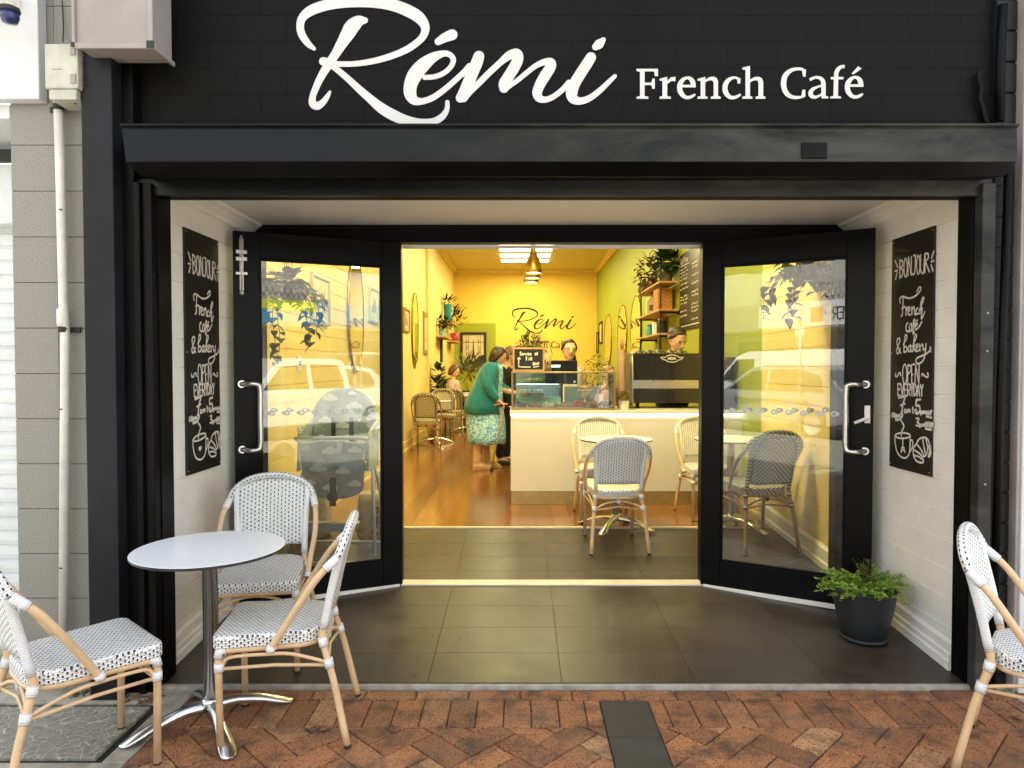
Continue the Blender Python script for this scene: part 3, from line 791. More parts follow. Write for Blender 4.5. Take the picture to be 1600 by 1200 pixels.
# roller shutter housing: folded sheet section swept along x
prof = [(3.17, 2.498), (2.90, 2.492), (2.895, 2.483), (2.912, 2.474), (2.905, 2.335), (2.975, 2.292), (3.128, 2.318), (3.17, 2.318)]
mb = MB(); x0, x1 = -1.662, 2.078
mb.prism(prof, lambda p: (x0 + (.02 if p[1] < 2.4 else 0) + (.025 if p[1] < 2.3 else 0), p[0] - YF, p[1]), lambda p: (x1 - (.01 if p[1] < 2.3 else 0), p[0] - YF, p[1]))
mb.m = [0, 0] + [0, 0, 0, 0, 1, 1, 1, 1, 0][:len(prof)]  # lower faces blacker: the underside's dark reflection is put into the colour
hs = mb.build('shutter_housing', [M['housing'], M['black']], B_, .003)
mb = MB(); q = P(1272, 235, 2.9)
mb.box(q.x - .052, q.x + .055, 2.898 - YF, 2.905 - YF, q.z - .033, q.z + .033); mb.build('cover_patch', M['black'], hs, .012)
# cable tail on the sign wall
mb = MB(); c0 = P(1534, 112, 3.15)
pth = [P(1531, 112, 3.150), P(1529, 122, 3.145), P(1533, 140, 3.15), P(1531, 155, 3.145), P(1536, 172, 3.15), P(1541, 192, 3.15)]
mb.tube(catmull([tuple(p) for p in pth], 5), .012, 8); mb.xform(Matrix.Translation((0, -YF, 0))); mb.build('cable_tail', M['black'], B_)
mb = MB(); mb.tube([P(1567, 8, 3.14), P(1563, 100, 3.14), P(1562, 190, 3.14)], .02, 10); mb.xform(Matrix.Translation((0, -YF, 0))); mb.build('conduit', M['black'], B_)
# roof, outer shell
bbox('roof', M['black'], (-3.6, 3.6, 3.30, 19.4, 4.35, 4.5), 0)
bbox('outer_wall', M['blackwall'], [(-2.05, -1.85, 4.43, 19.3, 0, 4.35), (2.20, 2.4, 4.43, 19.3, 0, 4.35), (-2.05, 2.4, 19.15, 19.3, 0, 4.35)], 0)
# recess walls
wl = shiplap('recess_wall', M['trim'], B_, (XL, 4.44 - YF), (XL, 3.27 - YF), 0.0, 2.38, .14, 1.48, .12)
wr = shiplap('recess_wall', M['trim'], B_, (XR, 3.27 - YF), (XR, 4.44 - YF), 0.0, 2.38, .14, 1.48, .12)
def skirt(parent, X, sgn, y0, y1, h=.135):
    mb = MB(); pr = [(0, -.02), (.026, -.02), (.026, .042), (.020, .050), (.020, .075), (.014, .082), (.014, h - .012), (.006, h), (0, h)]
    mb.prism(pr, lambda p: (X + sgn * p[0], y0 - YF, rz_(y0) + p[1]), lambda p: (X + sgn * p[0], y1 - YF, rz_(y1) + p[1]))
    return recalc(mb.build('skirting', M['trim'], parent))
skirt(wl, XL, 1, 3.28, 4.40); skirt(wr, XR, -1, 3.28, 4.40)
cl = bbox('recess_ceiling', M['plaster'], (XL - .11, XR + .11, 3.281, 4.46, 2.382, 2.45), 0)
mb = MB()
for X, sg in ((XL, 1), (XR, -1)):
    pr = [(0, 0), (.005, -.07), (.015, -.075), (.025, -.05), (.05, -.025), (.068, -.016), (.075, 0)]
    mb.prism(pr, lambda p: (X + sg * p[0], 3.32 - YF, 2.380 + p[1]), lambda p: (X + sg * p[0], 4.39 - YF, 2.380 + p[1]))
recalc(mb.build('cornice', M['trim'], cl))
# ---- door frame with fixed sidelights
HL, HR = -.757, 1.165; DT = 2.262
bbox('door_frame', M['doorblk'], [(XL - .09, XR + .09, YD, YD + .10, DT + .008, 2.381), (HL - .055, HL - .003, YD, YD + .10, .07, DT + .008),
     (HR + .003, HR + .055, YD, YD + .10, .07, DT + .008), (XL, XL + .055, YD, YD + .10, .07, DT + .008), (XR - .055, XR, YD, YD + .10, .07, DT + .008),
     (XL + .055, HL - .055, YD, YD + .10, .07, .125), (HR + .055, XR - .055, YD, YD + .10, .07, .125)], .002)
bbox('head_trim', M['trim'], (HL, HR, YD + .09, YD + .115, DT - .014, DT + .006), .001)
bbox('door_track', pm('pale_track', (.60, .57, .50), .45), [(HL - .003, HR + .003, YD - .035, YD + .07, .06, .0915)], .003)
sw = bbox('sidelight_pane', M['doorglass'], (XL + .055, HL - .055, YD + .045, YD + .051, .125, DT + .008), 0)
sw2 = bbox('sidelight_pane', M['doorglass'], (HR + .055, XR - .055, YD + .045, YD + .051, .125, DT + .008), 0)
frost = pm('frosted_dot_decal', (.62, .64, .62), .8, var=.03)
def dots(F, x0, x1, n, parent, r=.0125):
    mb = MB()
    for k in range(n):
        x = x0 + (x1 - x0) * (k + .5) / n
        pts = [(x + .016 + math.cos(2 * PI * q / 20) * r, math.sin(2 * PI * q / 20) * r) for q in range(20)]
        flatpoly(mb, pts, F)
        ribbon(mb, [(x + math.cos(2 * PI * q / 14) * r * .95 - .002, math.sin(2 * PI * q / 14) * r * .95) for q in range(14)], F, .005, 2, True)
    _lift[0] = 0
    return mb.build('glass_dots', frost, parent)
dots(lambda x, y, l: Vector((x, YD + .044 - YF - l, 1.20 + y)), XL + .06, HL - .06, 8, sw)
dots(lambda x, y, l: Vector((x, YD + .044 - YF - l, 1.20 + y)), HR + .06, XR - .06, 8, sw2)
# ---- swung-open doors, local frame: hinge at origin, leaf along +x, outside face towards -y... built then turned
def door(side, hinge, near, lever, bolt):
    W = (Vector(near) - Vector(hinge)).length; z0, z1 = .082, DT
    t = bpy.data.objects.new('door', None); S.collection.objects.link(t); t.parent = B_
    ang = math.atan2(near[1] - hinge[1], near[0] - hinge[0])
    t.location = (hinge[0], hinge[1] - YF, 0); t.rotation_euler = (0, 0, ang)
    st = .135; T = .022; top = .15; bot = .17 # stile widths, half thickness
    mb = MB()
    mb.box(0, st * .9, -T, T, z0, z1); mb.box(W - st * 1.05, W, -T, T, z0, z1)
    mb.box(st * .9, W - st * 1.05, -T + .001, T - .001, z1 - top, z1); mb.box(st * .9, W - st * 1.05, -T + .001, T - .001, z0, z0 + bot)
    mb.build('door_leaf', M['doorblk'], t, .003)
    gx0, gx1 = st * .9 , W - st * 1.05
    mb = MB(); mb.box(gx0, gx1, -.003, .003, z0 + bot, z1 - top); pn = mb.build('glass_pane', M['doorglass'], t)
    sg = 1 if side == 'L' else -1         # which local y faces the street
    mb = MB()
    for a_, b_, c_, d_ in ((gx0 - .002, gx1 + .002, z1 - top - .012, z1 - top), (gx0 - .002, gx1 + .002, z0 + bot, z0 + bot + .012), (gx0, gx0 + .012, z0 + bot + .012, z1 - top - .012), (gx1 - .012, gx1, z0 + bot + .012, z1 - top - .012)):
        mb.box(a_, b_, -.012, -.004, c_, d_); mb.box(a_, b_, .004, .012, c_, d_)
    mb.build('glazing_bead', M['doorblk'], t, .002)
    mb = MB(); mb.box(.02, W, sg * T if sg > 0 else -T - .010, sg * T + .010 if sg > 0 else -T, z0 - .014, z0 + .014); mb.box(.02, W, -T + .004, T - .004, z0 - .016, z0 - .001)
    mb.build('weather_seal', M['trim'], t, .002)
    dots(lambda x, y, l: Vector((x, sg * (.0035 + l), 1.205 + y)), gx0 + .02, gx1 - .02, 8, pn)
    # D pull handles on both faces
    for s2 in (1, -1):
        hx = W - .060; zc = 1.19; off = .075; hw = .19; ins = .0 
        xg = hx - .075
        pts = [(hx + .02, s2 * T, zc + hw), (hx - .01, s2 * (T + off * .8), zc + hw), (xg + .02, s2 * (T + off), zc + hw), (xg, s2 * (T + off), zc + hw - .03), (xg, s2 * (T + off), zc), (xg, s2 * (T + off), zc - hw + .03), (xg + .02, s2 * (T + off), zc - hw), (hx - .01, s2 * (T + off * .8), zc - hw), (hx + .02, s2 * T, zc - hw)]
        mb = MB(); mb.tube(catmull(pts, 5), .0155, 14); h = mb.build('pull_handle', M['steel'], t)
        mb = MB()
        for zz in (zc + hw, zc - hw): mb.tube([(hx + .02, s2 * T, zz), (hx + .02, s2 * (T + .008), zz)], .022, 14)
        mb.build('handle_rose', M['steel'], h)
    if lever:
        mb = MB(); mb.box(W - .045, W - .015, sg * T if sg > 0 else -T - .01, sg * T + .01 if sg > 0 else -T, 1.16, 1.26)
        pl = mb.build('lock_plate', M['trim'], t, .003)
        mb = MB(); mb.tube([(W - .03, sg * T, 1.19), (W - .03, sg * (T + .03), 1.19), (W - .095, sg * (T + .035), 1.16)], .009, 8); mb.build('lever', M['trim'], pl)
    if bolt:
        mb = MB(); xb = W - .045; ys = lambda d: sg * (T + d)
        mb.box(xb - .011, xb + .011, min(ys(0), ys(.006)), max(ys(0), ys(.006)), 1.92, 2.22)
        for zz in (2.09, 2.13): mb.box(xb - .030, xb + .030, min(ys(0), ys(.012)), max(ys(0), ys(.012)), zz, zz + .022)
        mb.box(xb - .032, xb + .032, min(ys(0), ys(.010)), max(ys(0), ys(.010)), 2.01, 2.026)
        b_ = mb.build('tower_bolt', M['silver'], t, .002)
        mb = MB(); mb.tube([(xb, ys(.006), 1.90), (xb, ys(.006), 2.235)], .0065, 10); mb.ball((xb, ys(.012), 1.905), .013, 10); mb.build('bolt_rod', M['silver'], b_)
    return t
door('L', (HL, YD - .005), (-1.655, 4.005), False, True)
door('R', (HR, YD - .005), (2.012, 3.925), True, False)

# ---- interior shell
CZ = 4.13; YB = 19.1; WL, WR = -1.80, 2.13
iwl = bbox('interior_wall', M['creamwall'], (WL - .05, WL, 7.4, YB, 0, CZ), 0, label='cream yellow left wall')
o = shiplap('interior_wall', M['creamwall'], B_, (WL, 7.4 - YF), (WL, 4.46 - YF), .0, CZ, .14, 1.48, .05)
o = shiplap('interior_wall', M['creamwall'], B_, (2.10, 4.51 - YF), (2.10, 6.0 - YF), .0, CZ, .14, 1.48, .11)
bbox('interior_wall', M['green'], (WR, WR + .07, 6.0, YB, 0, CZ), 0, label='lime green right wall')
bw = bbox('back_wall', M['yellow'], (WL - .05, WR + .07, YB, YB + .05, 0, CZ), 0)
bbox('green_panel', M['green'], (WL + .001, -.66, YB - .012, YB, ZW, 2.68), .002, bw)
ic = bbox('interior_ceiling', M['tin'], (WL, WR + .07, 4.46, YB, CZ, CZ + .1), 0)
bbox('front_inner_wall', M['creamwall'], (WL - .05, WR + .07, 4.48, 4.52, 2.39, CZ), 0)
bbox('ceiling_cornice', M['creamwall'], [(WL, WL + .10, 4.52, YB, CZ - .05, CZ - .001), (WL, WL + .05, 4.52, YB, CZ - .10, CZ - .05), (WR - .10, WR, 6.0, YB, CZ - .05, CZ - .001), (WR - .05, WR, 6.0, YB, CZ - .10, CZ - .05),
      (WL + .1, WR - .1, YB - .10, YB, CZ - .05, CZ - .001), (WL + .05, WR - .05, YB - .05, YB, CZ - .10, CZ - .05)], .006)
def iskirt(X, sg, y0, y1, z, mat=M['trim']):
    return bbox('skirting_board', mat, [(min(X, X + sg * .022), max(X, X + sg * .022), y0, y1, z - .02, z + .15), (min(X, X + sg * .034), max(X, X + sg * .034), y0, y1, z - .02, z + .03)], .006)
iskirt(WL, 1, YW, YB, ZW, M['creamwall']); iskirt(WR, -1, 6.0, YB, ZW, M['creamwall'])
mb = MB()
for X, sg, y1 in ((WL, 1, YW), (2.10, -1, 5.98)):
    pr = [(0, -.03), (.03, -.03), (.03, .04), (.02, .05), (.02, .13), (0, .15)]
    mb.prism(pr, lambda p: (X + sg * p[0], 4.52 - YF, rz_(4.52) + p[1]), lambda p: (X + sg * p[0], y1 - YF, rz_(y1) + p[1]))
recalc(mb.build('skirting_board', M['trim'], B_))
bbox('pilaster', M['creamwall'], (WL, WL + .05, 13.3, 14.5, ZW, CZ - .1), .004)

# ================================================================== NEIGHBOURS
Nb = empty('neighbour_shop', 'neighbouring shop on the left with grey stone tile pier, white roller shutter and white fascia', 'building', (-2.6, 3.2, 0))
def nbox(name, mat, dims, bevel=.002, parent=None):
    mb = MB(); ds = dims if isinstance(dims, list) else [dims]
    for d in ds: mb.box(*d)
    mb.xform(Matrix.Translation((2.6, -3.2, 0))); return mb.build(name, mat, parent or Nb, bevel)
mb = MB(); rb3 = random.Random(2); zt = 0.012; rows = []
z = 1.48 - .02 - 7 * .205 - .02
while z < 5.0:
    for x0, x1 in ((-2.30, -2.10), (-2.098, -1.906)):
        mb.box(x0, x1, 3.15, 3.30, max(z, 0.0), z + .2035)
    z += .2065
mb.xform(Matrix.Translation((2.6, -3.2, 0))); mb.build('tile_pier', M['tilewall'], Nb, .0012)
nbox('pier_core', M['grout'], (-2.297, -1.907, 3.1535, 3.9, .0, 5.0), 0)
# roller shutter
mb = MB(); pr = []; z = .02; A = []
while z < 2.40:
    A += [(z, 0), (z + .006, -.010), (z + .03, -.013), (z + .062, -.010), (z + .070, 0)]; z += .0745
a = mb.pts([(-3.8, 3.62 + o, zz) for zz, o in A]); b = mb.pts([(-2.30, 3.62 + o, zz) for zz, o in A])
for i in range(len(A) - 1): mb.face([a[i], b[i], b[i + 1], a[i + 1]], 0, None, False)
mb.xform(Matrix.Translation((2.6, -3.2, 0))); mb.build('roller_shutter', M['shutter'], Nb)
nbox('shutter_track', M['silver'], (-2.325, -2.3005, 3.52, 3.66, 0, 2.5), .002)
nbox('shutter_head', M['shutter'], [(-3.8, -2.3005, 3.50, 3.60, 2.20, 2.50)], .006)
nbox('shutter_slot', M['rubber'], [(-3.8, -2.3005, 3.47, 3.499, 2.50, 2.565)], .006)
nbox('side_return', M['tilewall'], (-2.30, -2.285, 3.302, 3.62, 0, 2.45), 0)
nbox('white_fascia', M['fascia'], [(-3.9, -2.127, 3.09, 3.148, 2.665, 4.8), (-3.9, -2.303, 3.15, 3.6, 2.60, 2.664)], .004)
nbox('fascia_soffit', M['trim'], [(-3.9, -2.20, 2.90, 3.089, 3.06, 3.10)], .004)
t = empty('alarm_light', 'dark blue domed lamp under the white fascia at the top left corner', 'lamp', P(15, 12, 2.95))
mb = MB(); mb.lathe([(.036, 0), (.040, -.012), (.038, -.02), (.030, -.02)], seg=20); mb.build('collar', M['rubber'], t)
mb = MB(); mb.lathe([(.034, -.02), (.036, -.04), (.028, -.062), (.0, -.068)], seg=20); mb.build('dome', M['blue'], t)
N2 = empty('neighbour_wall', 'bright white wall edge of the next shop at the far right of the photo', 'building', (2.5, 3.1, 0))
mb = MB(); mb.box(-.245, 1.5, -.01, .3, 0, 4.9); mb.build('white_wall', M['fascia'], N2, .003)
mb = MB(); mb.box(-.262, -.2455, .0, .08, 0, 4.9); mb.build('edge_trim', M['boxgrey'], N2, .003)
mb = MB()
for zz in (.75, 1.55, 2.35): mb.box(-.204, 1.5, -.0115, -.0101, zz, zz + .004)
mb.build('panel_joint', M['boxgrey'], N2)
t = empty('drain_pipe', 'long white plastic drain pipe running down the grey tiled pier', 'pipe', (-2.11, 3.11, 0))
mb = MB(); pt = [P(91, 158, 3.11), P(95, 300, 3.11), P(99, 480, 3.11)]; lo = [P(102, 520, 3.11), G(105, 1070, .02)]
loc = Vector((-2.11, 3.11, 0)); mb.tube([Vector((p.x, 3.11, p.z)) - loc for p in pt + lo], .0195, 16); mb.build('tube', M['pipe'], t)
mb = MB(); mb.lathe([(.0225, -.03), (.024, -.01), (.024, .04), (.0225, .05)], P(98, 500, 3.11) - loc, 16); mb.build('coupling', M['pipe'], t)
for py_ in (168, 515):
    p = P(100 if py_ > 300 else 91, py_, 3.11) - loc; mb = MB(); mb.lathe([(.0228, -.012), (.0235, 0), (.0228, .012)], p, 16)
    mb.box(p.x + (.0 if py_ > 300 else -.055), p.x + (.055 if py_ > 300 else .0), .025, .034, p.z - .012, p.z + .012); mb.build('bracket', M['rubber'], t)
mb = MB()
for py_ in (330, 640, 887): 
    p = P(99, py_, 3.11) - loc; mb.box(p.x - .006, p.x + .008, -.0205, -.0185, p.z, p.z + .006)
mb.build('scuff_marks', M['rubber'], t)
# sign box and meter box
t = empty('sign_box', 'weathered pinkish grey metal box at the top left corner of the facade', 'metal box', (-1.86, 2.86, 2.9))
a = P(118, 72, 2.92); b = P(238, 82, 2.92); mb = MB(); zb = P(180, 72, 2.92).z
mb.box(a.x, b.x, 2.92, 3.09, zb, 3.6); mb.xform(Matrix.Translation(-t.location)); mb.build('casing', M['boxgrey'], t, .008)
mb = MB(); mb.box(a.x - .008, b.x + .008, 2.908, 2.92, zb - .014, zb + .010); mb.box(b.x - .012, b.x + .008, 2.908, 2.9195, zb + .010, 3.6); mb.box(a.x - .008, a.x + .004, 2.908, 2.9195, zb + .010, 3.6)
mb.box(b.x, b.x + .012, 2.9205, 3.09, zb - .014, zb + .006); mb.xform(Matrix.Translation(-t.location)); mb.build('rim', M['boxgrey'], t, .003)
mb = MB(); mb.box(b.x - .016, b.x + .016, 2.902, 2.907, zb - .014, zb + .016); mb.box(a.x - .010, a.x + .004, 2.902, 2.907, zb - .01, zb + .01); mb.xform(Matrix.Translation(-t.location)); mb.build('corner_clip', M['rubber'], t, .002)
t = empty('meter_box', 'small old cream electrical meter box above the drain pipe', 'meter box', (-2.09, 3.05, 2.75))
a = P(69, 68, 3.0); b = P(122, 138, 3.0); L_ = t.location
mb = MB(); mb.box(a.x, b.x, 3.0, 3.15, b.z, a.z); mb.xform(Matrix.Translation(-L_)); mb.build('cover', M['meter'], t, .005)
mb = MB(); mb.box(a.x + .012, b.x - .012, 3.006, 3.149, b.z - .045, b.z - .001); mb.xform(Matrix.Translation(-L_)); mb.build('lower_tray', M['meter'], t, .004)
mb = MB()
for k in range(22): zz = b.z + .012 + k * (a.z - b.z - .02) / 22; mb.box(a.x - .004, a.x - .0005, 3.01, 3.05, zz, zz + .004)
mb.box(a.x + .03, a.x + .075, 2.997, 2.9995, a.z - .11, a.z - .108); mb.box(b.x - .03, b.x - .008, 2.994, 2.9995, b.z + .02, b.z + .06); mb.box(b.x - .03, b.x - .008, 2.994, 2.9995, a.z - .05, a.z - .01)
for k in range(16): zz = b.z + .012 + k * (a.z - b.z - .02) / 16; mb.box(b.x + .001, b.x + .006, 3.02, 3.10, zz, zz + .005)
mb.xform(Matrix.Translation(-L_)); mb.build('latch', M['boxgrey'], t, .001)
mb = MB(); mb.tube([P(112, 150, 3.05) - L_, P(118, 162, 3.05) - L_], .006, 8); mb.tube(catmull([P(97, 0, 3.14) - L_, P(99, 40, 3.14) - L_, P(98, 66, 3.12) - L_], 3), .0025, 6); mb.build('wire', M['rubber'], t)
# litter: dry leaves against the thresholds
def leafbits(n, x0, x1, y0, y1, z, name, lab):
    t = MB(); r_ = random.Random(n)
    for k in range(n):
        x, y = r_.uniform(x0, x1), r_.uniform(y0, y1); a = r_.random() * 6; s = r_.uniform(.006, .02) if n > 40 or n == 34 else r_.uniform(.003, .009)
        c, s_ = math.cos(a), math.sin(a)
        z = (rz_(y) + .001 if y > 3.17 else z); t.poly([(x + c * s, y + s_ * s, z + .002), (x - s_ * s * .5, y + c * s * .5, z + .008), (x - c * s, y - s_ * s, z + .003), (x + s_ * s * .5, y - c * s * .5, z + .004)])
    o = t.build(name, pm(name + '_brown', (.16, .09, .04), .9, var=.5, vs=30), None, solid=.001); return tag(o, lab, 'leaf litter', None, 'stuff')
leafbits(60, 2.24, 2.36, 3.00, 3.13, .001, 'leaf_litter', 'dry leaves and grit in the gutter under the right chair')
leafbits(45, -1.78, -1.60, 2.98, 3.08, .001, 'leaf_litter', 'tuft of dry leaves against the foot of the black pillar')
leafbits(34, -2.05, -1.90, 3.04, 3.13, .002, 'leaf_litter', 'brown leaf scraps at the foot of the drain pipe')
leafbits(38, -1.4, 2.1, 2.45, 3.10, .002, 'leaf_litter', 'small leaf scraps and grit scattered over the brick paving')
leafbits(16, -1.5, 1.9, 3.2, 4.2, .045, 'leaf_litter', 'a few crumbs and leaf scraps on the dark entrance tiles')
# dry leaves lying in the open, each its own
def dry_leaf(px, py, s, lab):
    p = G(px, py, .004); mb = MB(); pts = [(0, 1), (.5, .6), (.7, 0), (.4, -.7), (0, -1), (-.5, -.6), (-.65, .1), (-.4, .7)]
    a = mb.pts([(x * s, y * s * .8, .003 + abs(x) * s * .25) for x, y in pts]); c = mb.pts([(0, 0, .002)])[0]
    for i in range(8): mb.face([a[i], a[(i + 1) % 8], c])
    o = mb.build('dry_leaf', pm('dry_leaf_brown', (.20, .10, .05), .8, var=.4, vs=60), None, solid=.001); o.location = p; o.rotation_euler = (0, 0, px)
    tag(o, lab, 'leaf')
dry_leaf(197, 1162, .024, 'round brown leaf on the concrete under the left table leg'); dry_leaf(508, 1140, .028, 'curled brown leaf on the bricks beside the table foot')
dry_leaf(1590, 1122, .03, 'crumpled pale leaf on the concrete under the right chair')
# ================================================================== PAINTED LETTERING ON THE SIGN WALL
FZ = lambda px, py, l: (lambda q: Vector((q.x, 3.166 - YF - l * .6, q.z)))(P(px, py, 3.166))
FA = lambda x, y, l: FZ(440 + x / 5.714, y / 5.714, l)
FB = lambda x, y, l: FZ(700 + x / 5.714, 40 + y / 5.714, l)
R_strokes_A = [
 [(290,435,34),(235,388,58),(182,310,68),(166,235,68),(185,160,76),(260,95,92),(390,48,96),(540,25,92),(700,16,96),(860,24,98),(1000,48,104),(1120,92,108),(1220,150,104),(1275,220,84),(1280,285,70),(1240,352,64),(1130,435,62),(980,500,58),(820,545,54),(650,570,50),(490,571,50),(440,566,44)],
 [(742,182,58),(690,190,104),(632,235,132),(592,300,124),(540,385,100),(480,485,82),(410,590,78),(345,700,68),(300,800,60),(276,870,60),(280,925,70),(320,945,72),(368,915,58),(408,862,44),(432,820,24)],
 [(372,548,76),(425,560,72),(480,570,56)],
 [(445,585,50),(500,625,54),(600,710,58),(700,803,66),(800,890,76),(890,965,92),(1000,1030,98),(1110,1074,88),(1230,1092,66),(1350,1086,62),(1430,1045,60),(1475,980,46),(1480,912,38)],
 [(1398,372,64),(1455,338,84),(1522,311,98)],
 [(1278,692,44),(1370,684,46),(1455,648,46),(1515,590,46),(1533,530,48),(1500,488,50),(1440,480,58),(1350,515,90),(1260,585,124),(1190,670,132),(1152,760,118),(1150,840,110),(1185,895,84),(1255,905,58),(1350,872,56),(1460,795,52),(1580,690,50)],
]
R_strokes_B = [
 [(90,465,50),(150,410,54),(190,360,50)],
 [(276,274,96),(258,330,104),(220,420,104),(178,520,104),(140,600,96),(112,646,86)],
 [(140,650,70),(200,590,52),(280,510,56),(370,420,56),(470,328,58),(545,268,78),(612,252,92),(624,300,96),(590,375,100),(540,455,98),(505,520,104),(500,560,84)],
 [(505,565,60),(560,530,46),(620,490,44),(700,424,46),(780,362,48),(855,328,58),(915,330,82),(915,372,94),(865,450,98),(820,530,92),(796,600,86),(815,648,74),(870,662,54),(940,635,50),(1020,575,50),(1080,510,54)],
 [(1276,284,92),(1245,335,96),(1190,420,98),(1130,520,100),(1104,600,104),(1120,655,88),(1180,674,66),(1260,650,58),(1350,585,52),(1440,500,44),(1490,452,36)],
 [(1318,190,64),(1350,165,84),(1386,128,46)],
]
mb = MB()
for st in R_strokes_A: ribbon(mb, st, FA, sub=8)
for st in R_strokes_B: ribbon(mb, st, FB, sub=8)
o = fix_normals(mb.build('painted_name', M['signwhite'], sign_wall), (0, -1, 0))
FS = lambda x, y, l: FZ(980 + x / 8, 90 + y / 8, l)
E_ = lambda dx, dy: [('p', [(680+dx,340+dy),(856+dx,340+dy),(858+dx,372+dy),(680+dx,372+dy)]),
   ('s', [(828+dx,362+dy,60),(816+dx,300+dy,62),(786+dx,262+dy,46),(745+dx,253+dy,34),(700+dx,275+dy,48),(664+dx,325+dy,62),(655+dx,385+dy,64),(672+dx,440+dy,62),(712+dx,486+dy,50),(762+dx,500+dy,40),(815+dx,482+dy,36),(850+dx,458+dy,22)])]
letters = [
 ('p', [(115,140),(385,140),(385,232),(345,232),(335,172),(218,172),(218,312),(304,312),(315,262),(345,262),(345,390),(313,390),(303,343),(218,343),(218,480),(265,490),(265,515),(118,515),(118,490),(160,480),(160,180),(115,165)]),
 ('p', [(405,265),(500,240),(500,296),(545,246),(605,240),(600,298),(555,290),(500,330),(500,480),(545,490),(545,515),(405,515),(405,490),(440,480),(440,290),(405,288)]),
 *E_(0, 0),
 ('p', [(880,265),(975,240),(975,276),(1030,243),(1080,238),(1120,255),(1136,300),(1136,480),(1168,490),(1168,515),(1045,515),(1045,490),(1080,480),(1080,315),(1070,290),(1045,283),(1010,290),(975,312),(975,480),(1005,490),(1005,515),(880,515),(880,490),(918,480),(918,290),(880,288)]),
 ('p', [(1372,262),(1418,258),(1412,322),(1380,326)]),
 ('s', [(1400,272,28),(1360,252,28),(1318,253,34),(1262,285,52),(1228,340,62),(1222,395,64),(1240,450,62),(1282,492,50),(1330,500,42),(1380,484,36),(1418,458,24)]),
 ('p', [(1440,125),(1535,102),(1535,276),(1590,243),(1640,238),(1682,255),(1700,300),(1700,480),(1728,490),(1728,515),(1605,515),(1605,490),(1640,480),(1640,315),(1630,290),(1605,283),(1570,290),(1535,312),(1535,480),(1565,490),(1565,515),(1438,515),(1438,490),(1478,480),(1478,152),(1440,150)]),
 ('s', [(2215,158,28),(2170,143,36),(2120,141,38),(2060,155,46),(2005,190,58),(1968,245,66),(1955,320,68),(1965,395,66),(2000,455,60),(2055,490,48),(2115,499,40),(2170,494,32),(2210,478,30)]),
 ('p', [(2182,150),(2235,148),(2230,240),(2198,240)]), ('p', [(2190,402),(2226,402),(2226,492),(2176,488)]),
 ('s', [(2282,280,34),(2320,258,34),(2370,247,34),(2420,262,46),(2448,300,56),(2452,350,58)]), ('p', [(2424,318),(2481,318),(2481,480),(2513,488),(2513,510),(2428,510)]),
 ('s', [(2430,352,26),(2375,368,28),(2318,398,44),(2292,440,58),(2305,480,54),(2350,495,40),(2400,478,26),(2432,452,22)]),
 ('s', [(2718,113,38),(2680,114,40),(2640,140,48),(2615,190,54),(2612,230,54)]), ('p', [(2585,210),(2639,210),(2634,480),(2672,488),(2672,510),(2537,510),(2537,488),(2576,480)]), ('p', [(2545,242),(2705,242),(2700,272),(2545,274)]),
 *E_(2096, -6), ('p', [(2803,203),(2885,108),(2930,138),(2825,212)]),
]
def put(mb, shapes, F, sx=1):
    for k, pts in shapes:
        if k == 'p': flatpoly(mb, pts, F)
        else: ribbon(mb, pts, F, sub=6, cap=False)
mb = MB(); put(mb, letters, FS)
fix_normals(mb.build('painted_subtitle', M['signwhite'], sign_wall), (0, -1, 0))
# the same name in black on the back wall
nameA = [[(a, b, c * .78) for a, b, c in s] for s in R_strokes_A]; nameB = [[(a, b, c * .78) for a, b, c in s] for s in R_strokes_B]
mb = MB()
def FBK(px, py, l): q = P(px, py, YB - .004); return Vector((q.x, YB - .004 - YF - l * .6, q.z))
k_ = 100.5 / 500
toA = lambda x, y, l: FBK(799.5 + (440 + x / 5.714 - 463) * k_, 480.5 + (y / 5.714 + 3) * .206, l)
toB = lambda x, y, l: FBK(799.5 + (700 + x / 5.714 - 463) * k_, 480.5 + (40 + y / 5.714 + 3) * .206, l)
for s in nameA: ribbon(mb, s, toA, sub=6, step=2e-6)
for s in nameB: ribbon(mb, s, toB, sub=6, step=2e-6)
tos = lambda x, y, l: FBK(816 + (x - 115) * .0248, 532.5 + (y - 100) * .0282, l)
put(mb, letters, tos)
fix_normals(mb.build('wall_lettering', M['ink'], bw), (0, -1, 0))

# ================================================================== CHALKBOARDS BY THE DOORS
def cz1(x, y): return (1385 + x / 10, 380 + y / 10)
def cz2(x, y): return (1385 + x / 10, 500 + y / 10)
def cz3(x, y): return (1385 + x / 8.571, 600 + y / 8.571)
bl = lambda f, pts: (f, pts)
CH = []
def c1(pts, w=15): CH.append((cz1, pts, w))
def c2(pts, w=15): CH.append((cz2, pts, w))
def c3(pts, w=13): CH.append((cz3, pts, w))
def ell(cx, cy, rx, ry, n=12, sl=0): return [(cx + rx * math.cos(2 * PI * k / n) - sl * ry * math.sin(2 * PI * k / n), cy + ry * math.sin(2 * PI * k / n)) for k in range(n + 1)]
c1([(128,275),(172,385)],16); c1([(125,440),(165,428)],18); c1([(160,460),(135,565)],18)
c1([(205,265),(200,400),(205,548)],20); c1([(205,265),(245,290),(243,350),(210,388)],14); c1([(210,388),(248,425),(243,495),(205,548)],14)
c1(ell(292,385,26,143)); c1([(328,522),(338,215)]); c1([(338,215),(380,505)]); c1([(380,505),(383,210)])
c1([(415,195),(452,190)]); c1([(445,192),(440,400),(422,488),(393,478)],18); c1(ell(490,340,27,143)); c1([(528,180),(524,400),(548,470),(574,440),(592,170)],18)
c1([(595,168),(592,465)],18); c1([(595,165),(642,168),(646,230),(600,290)]); c1([(600,290),(665,450)])
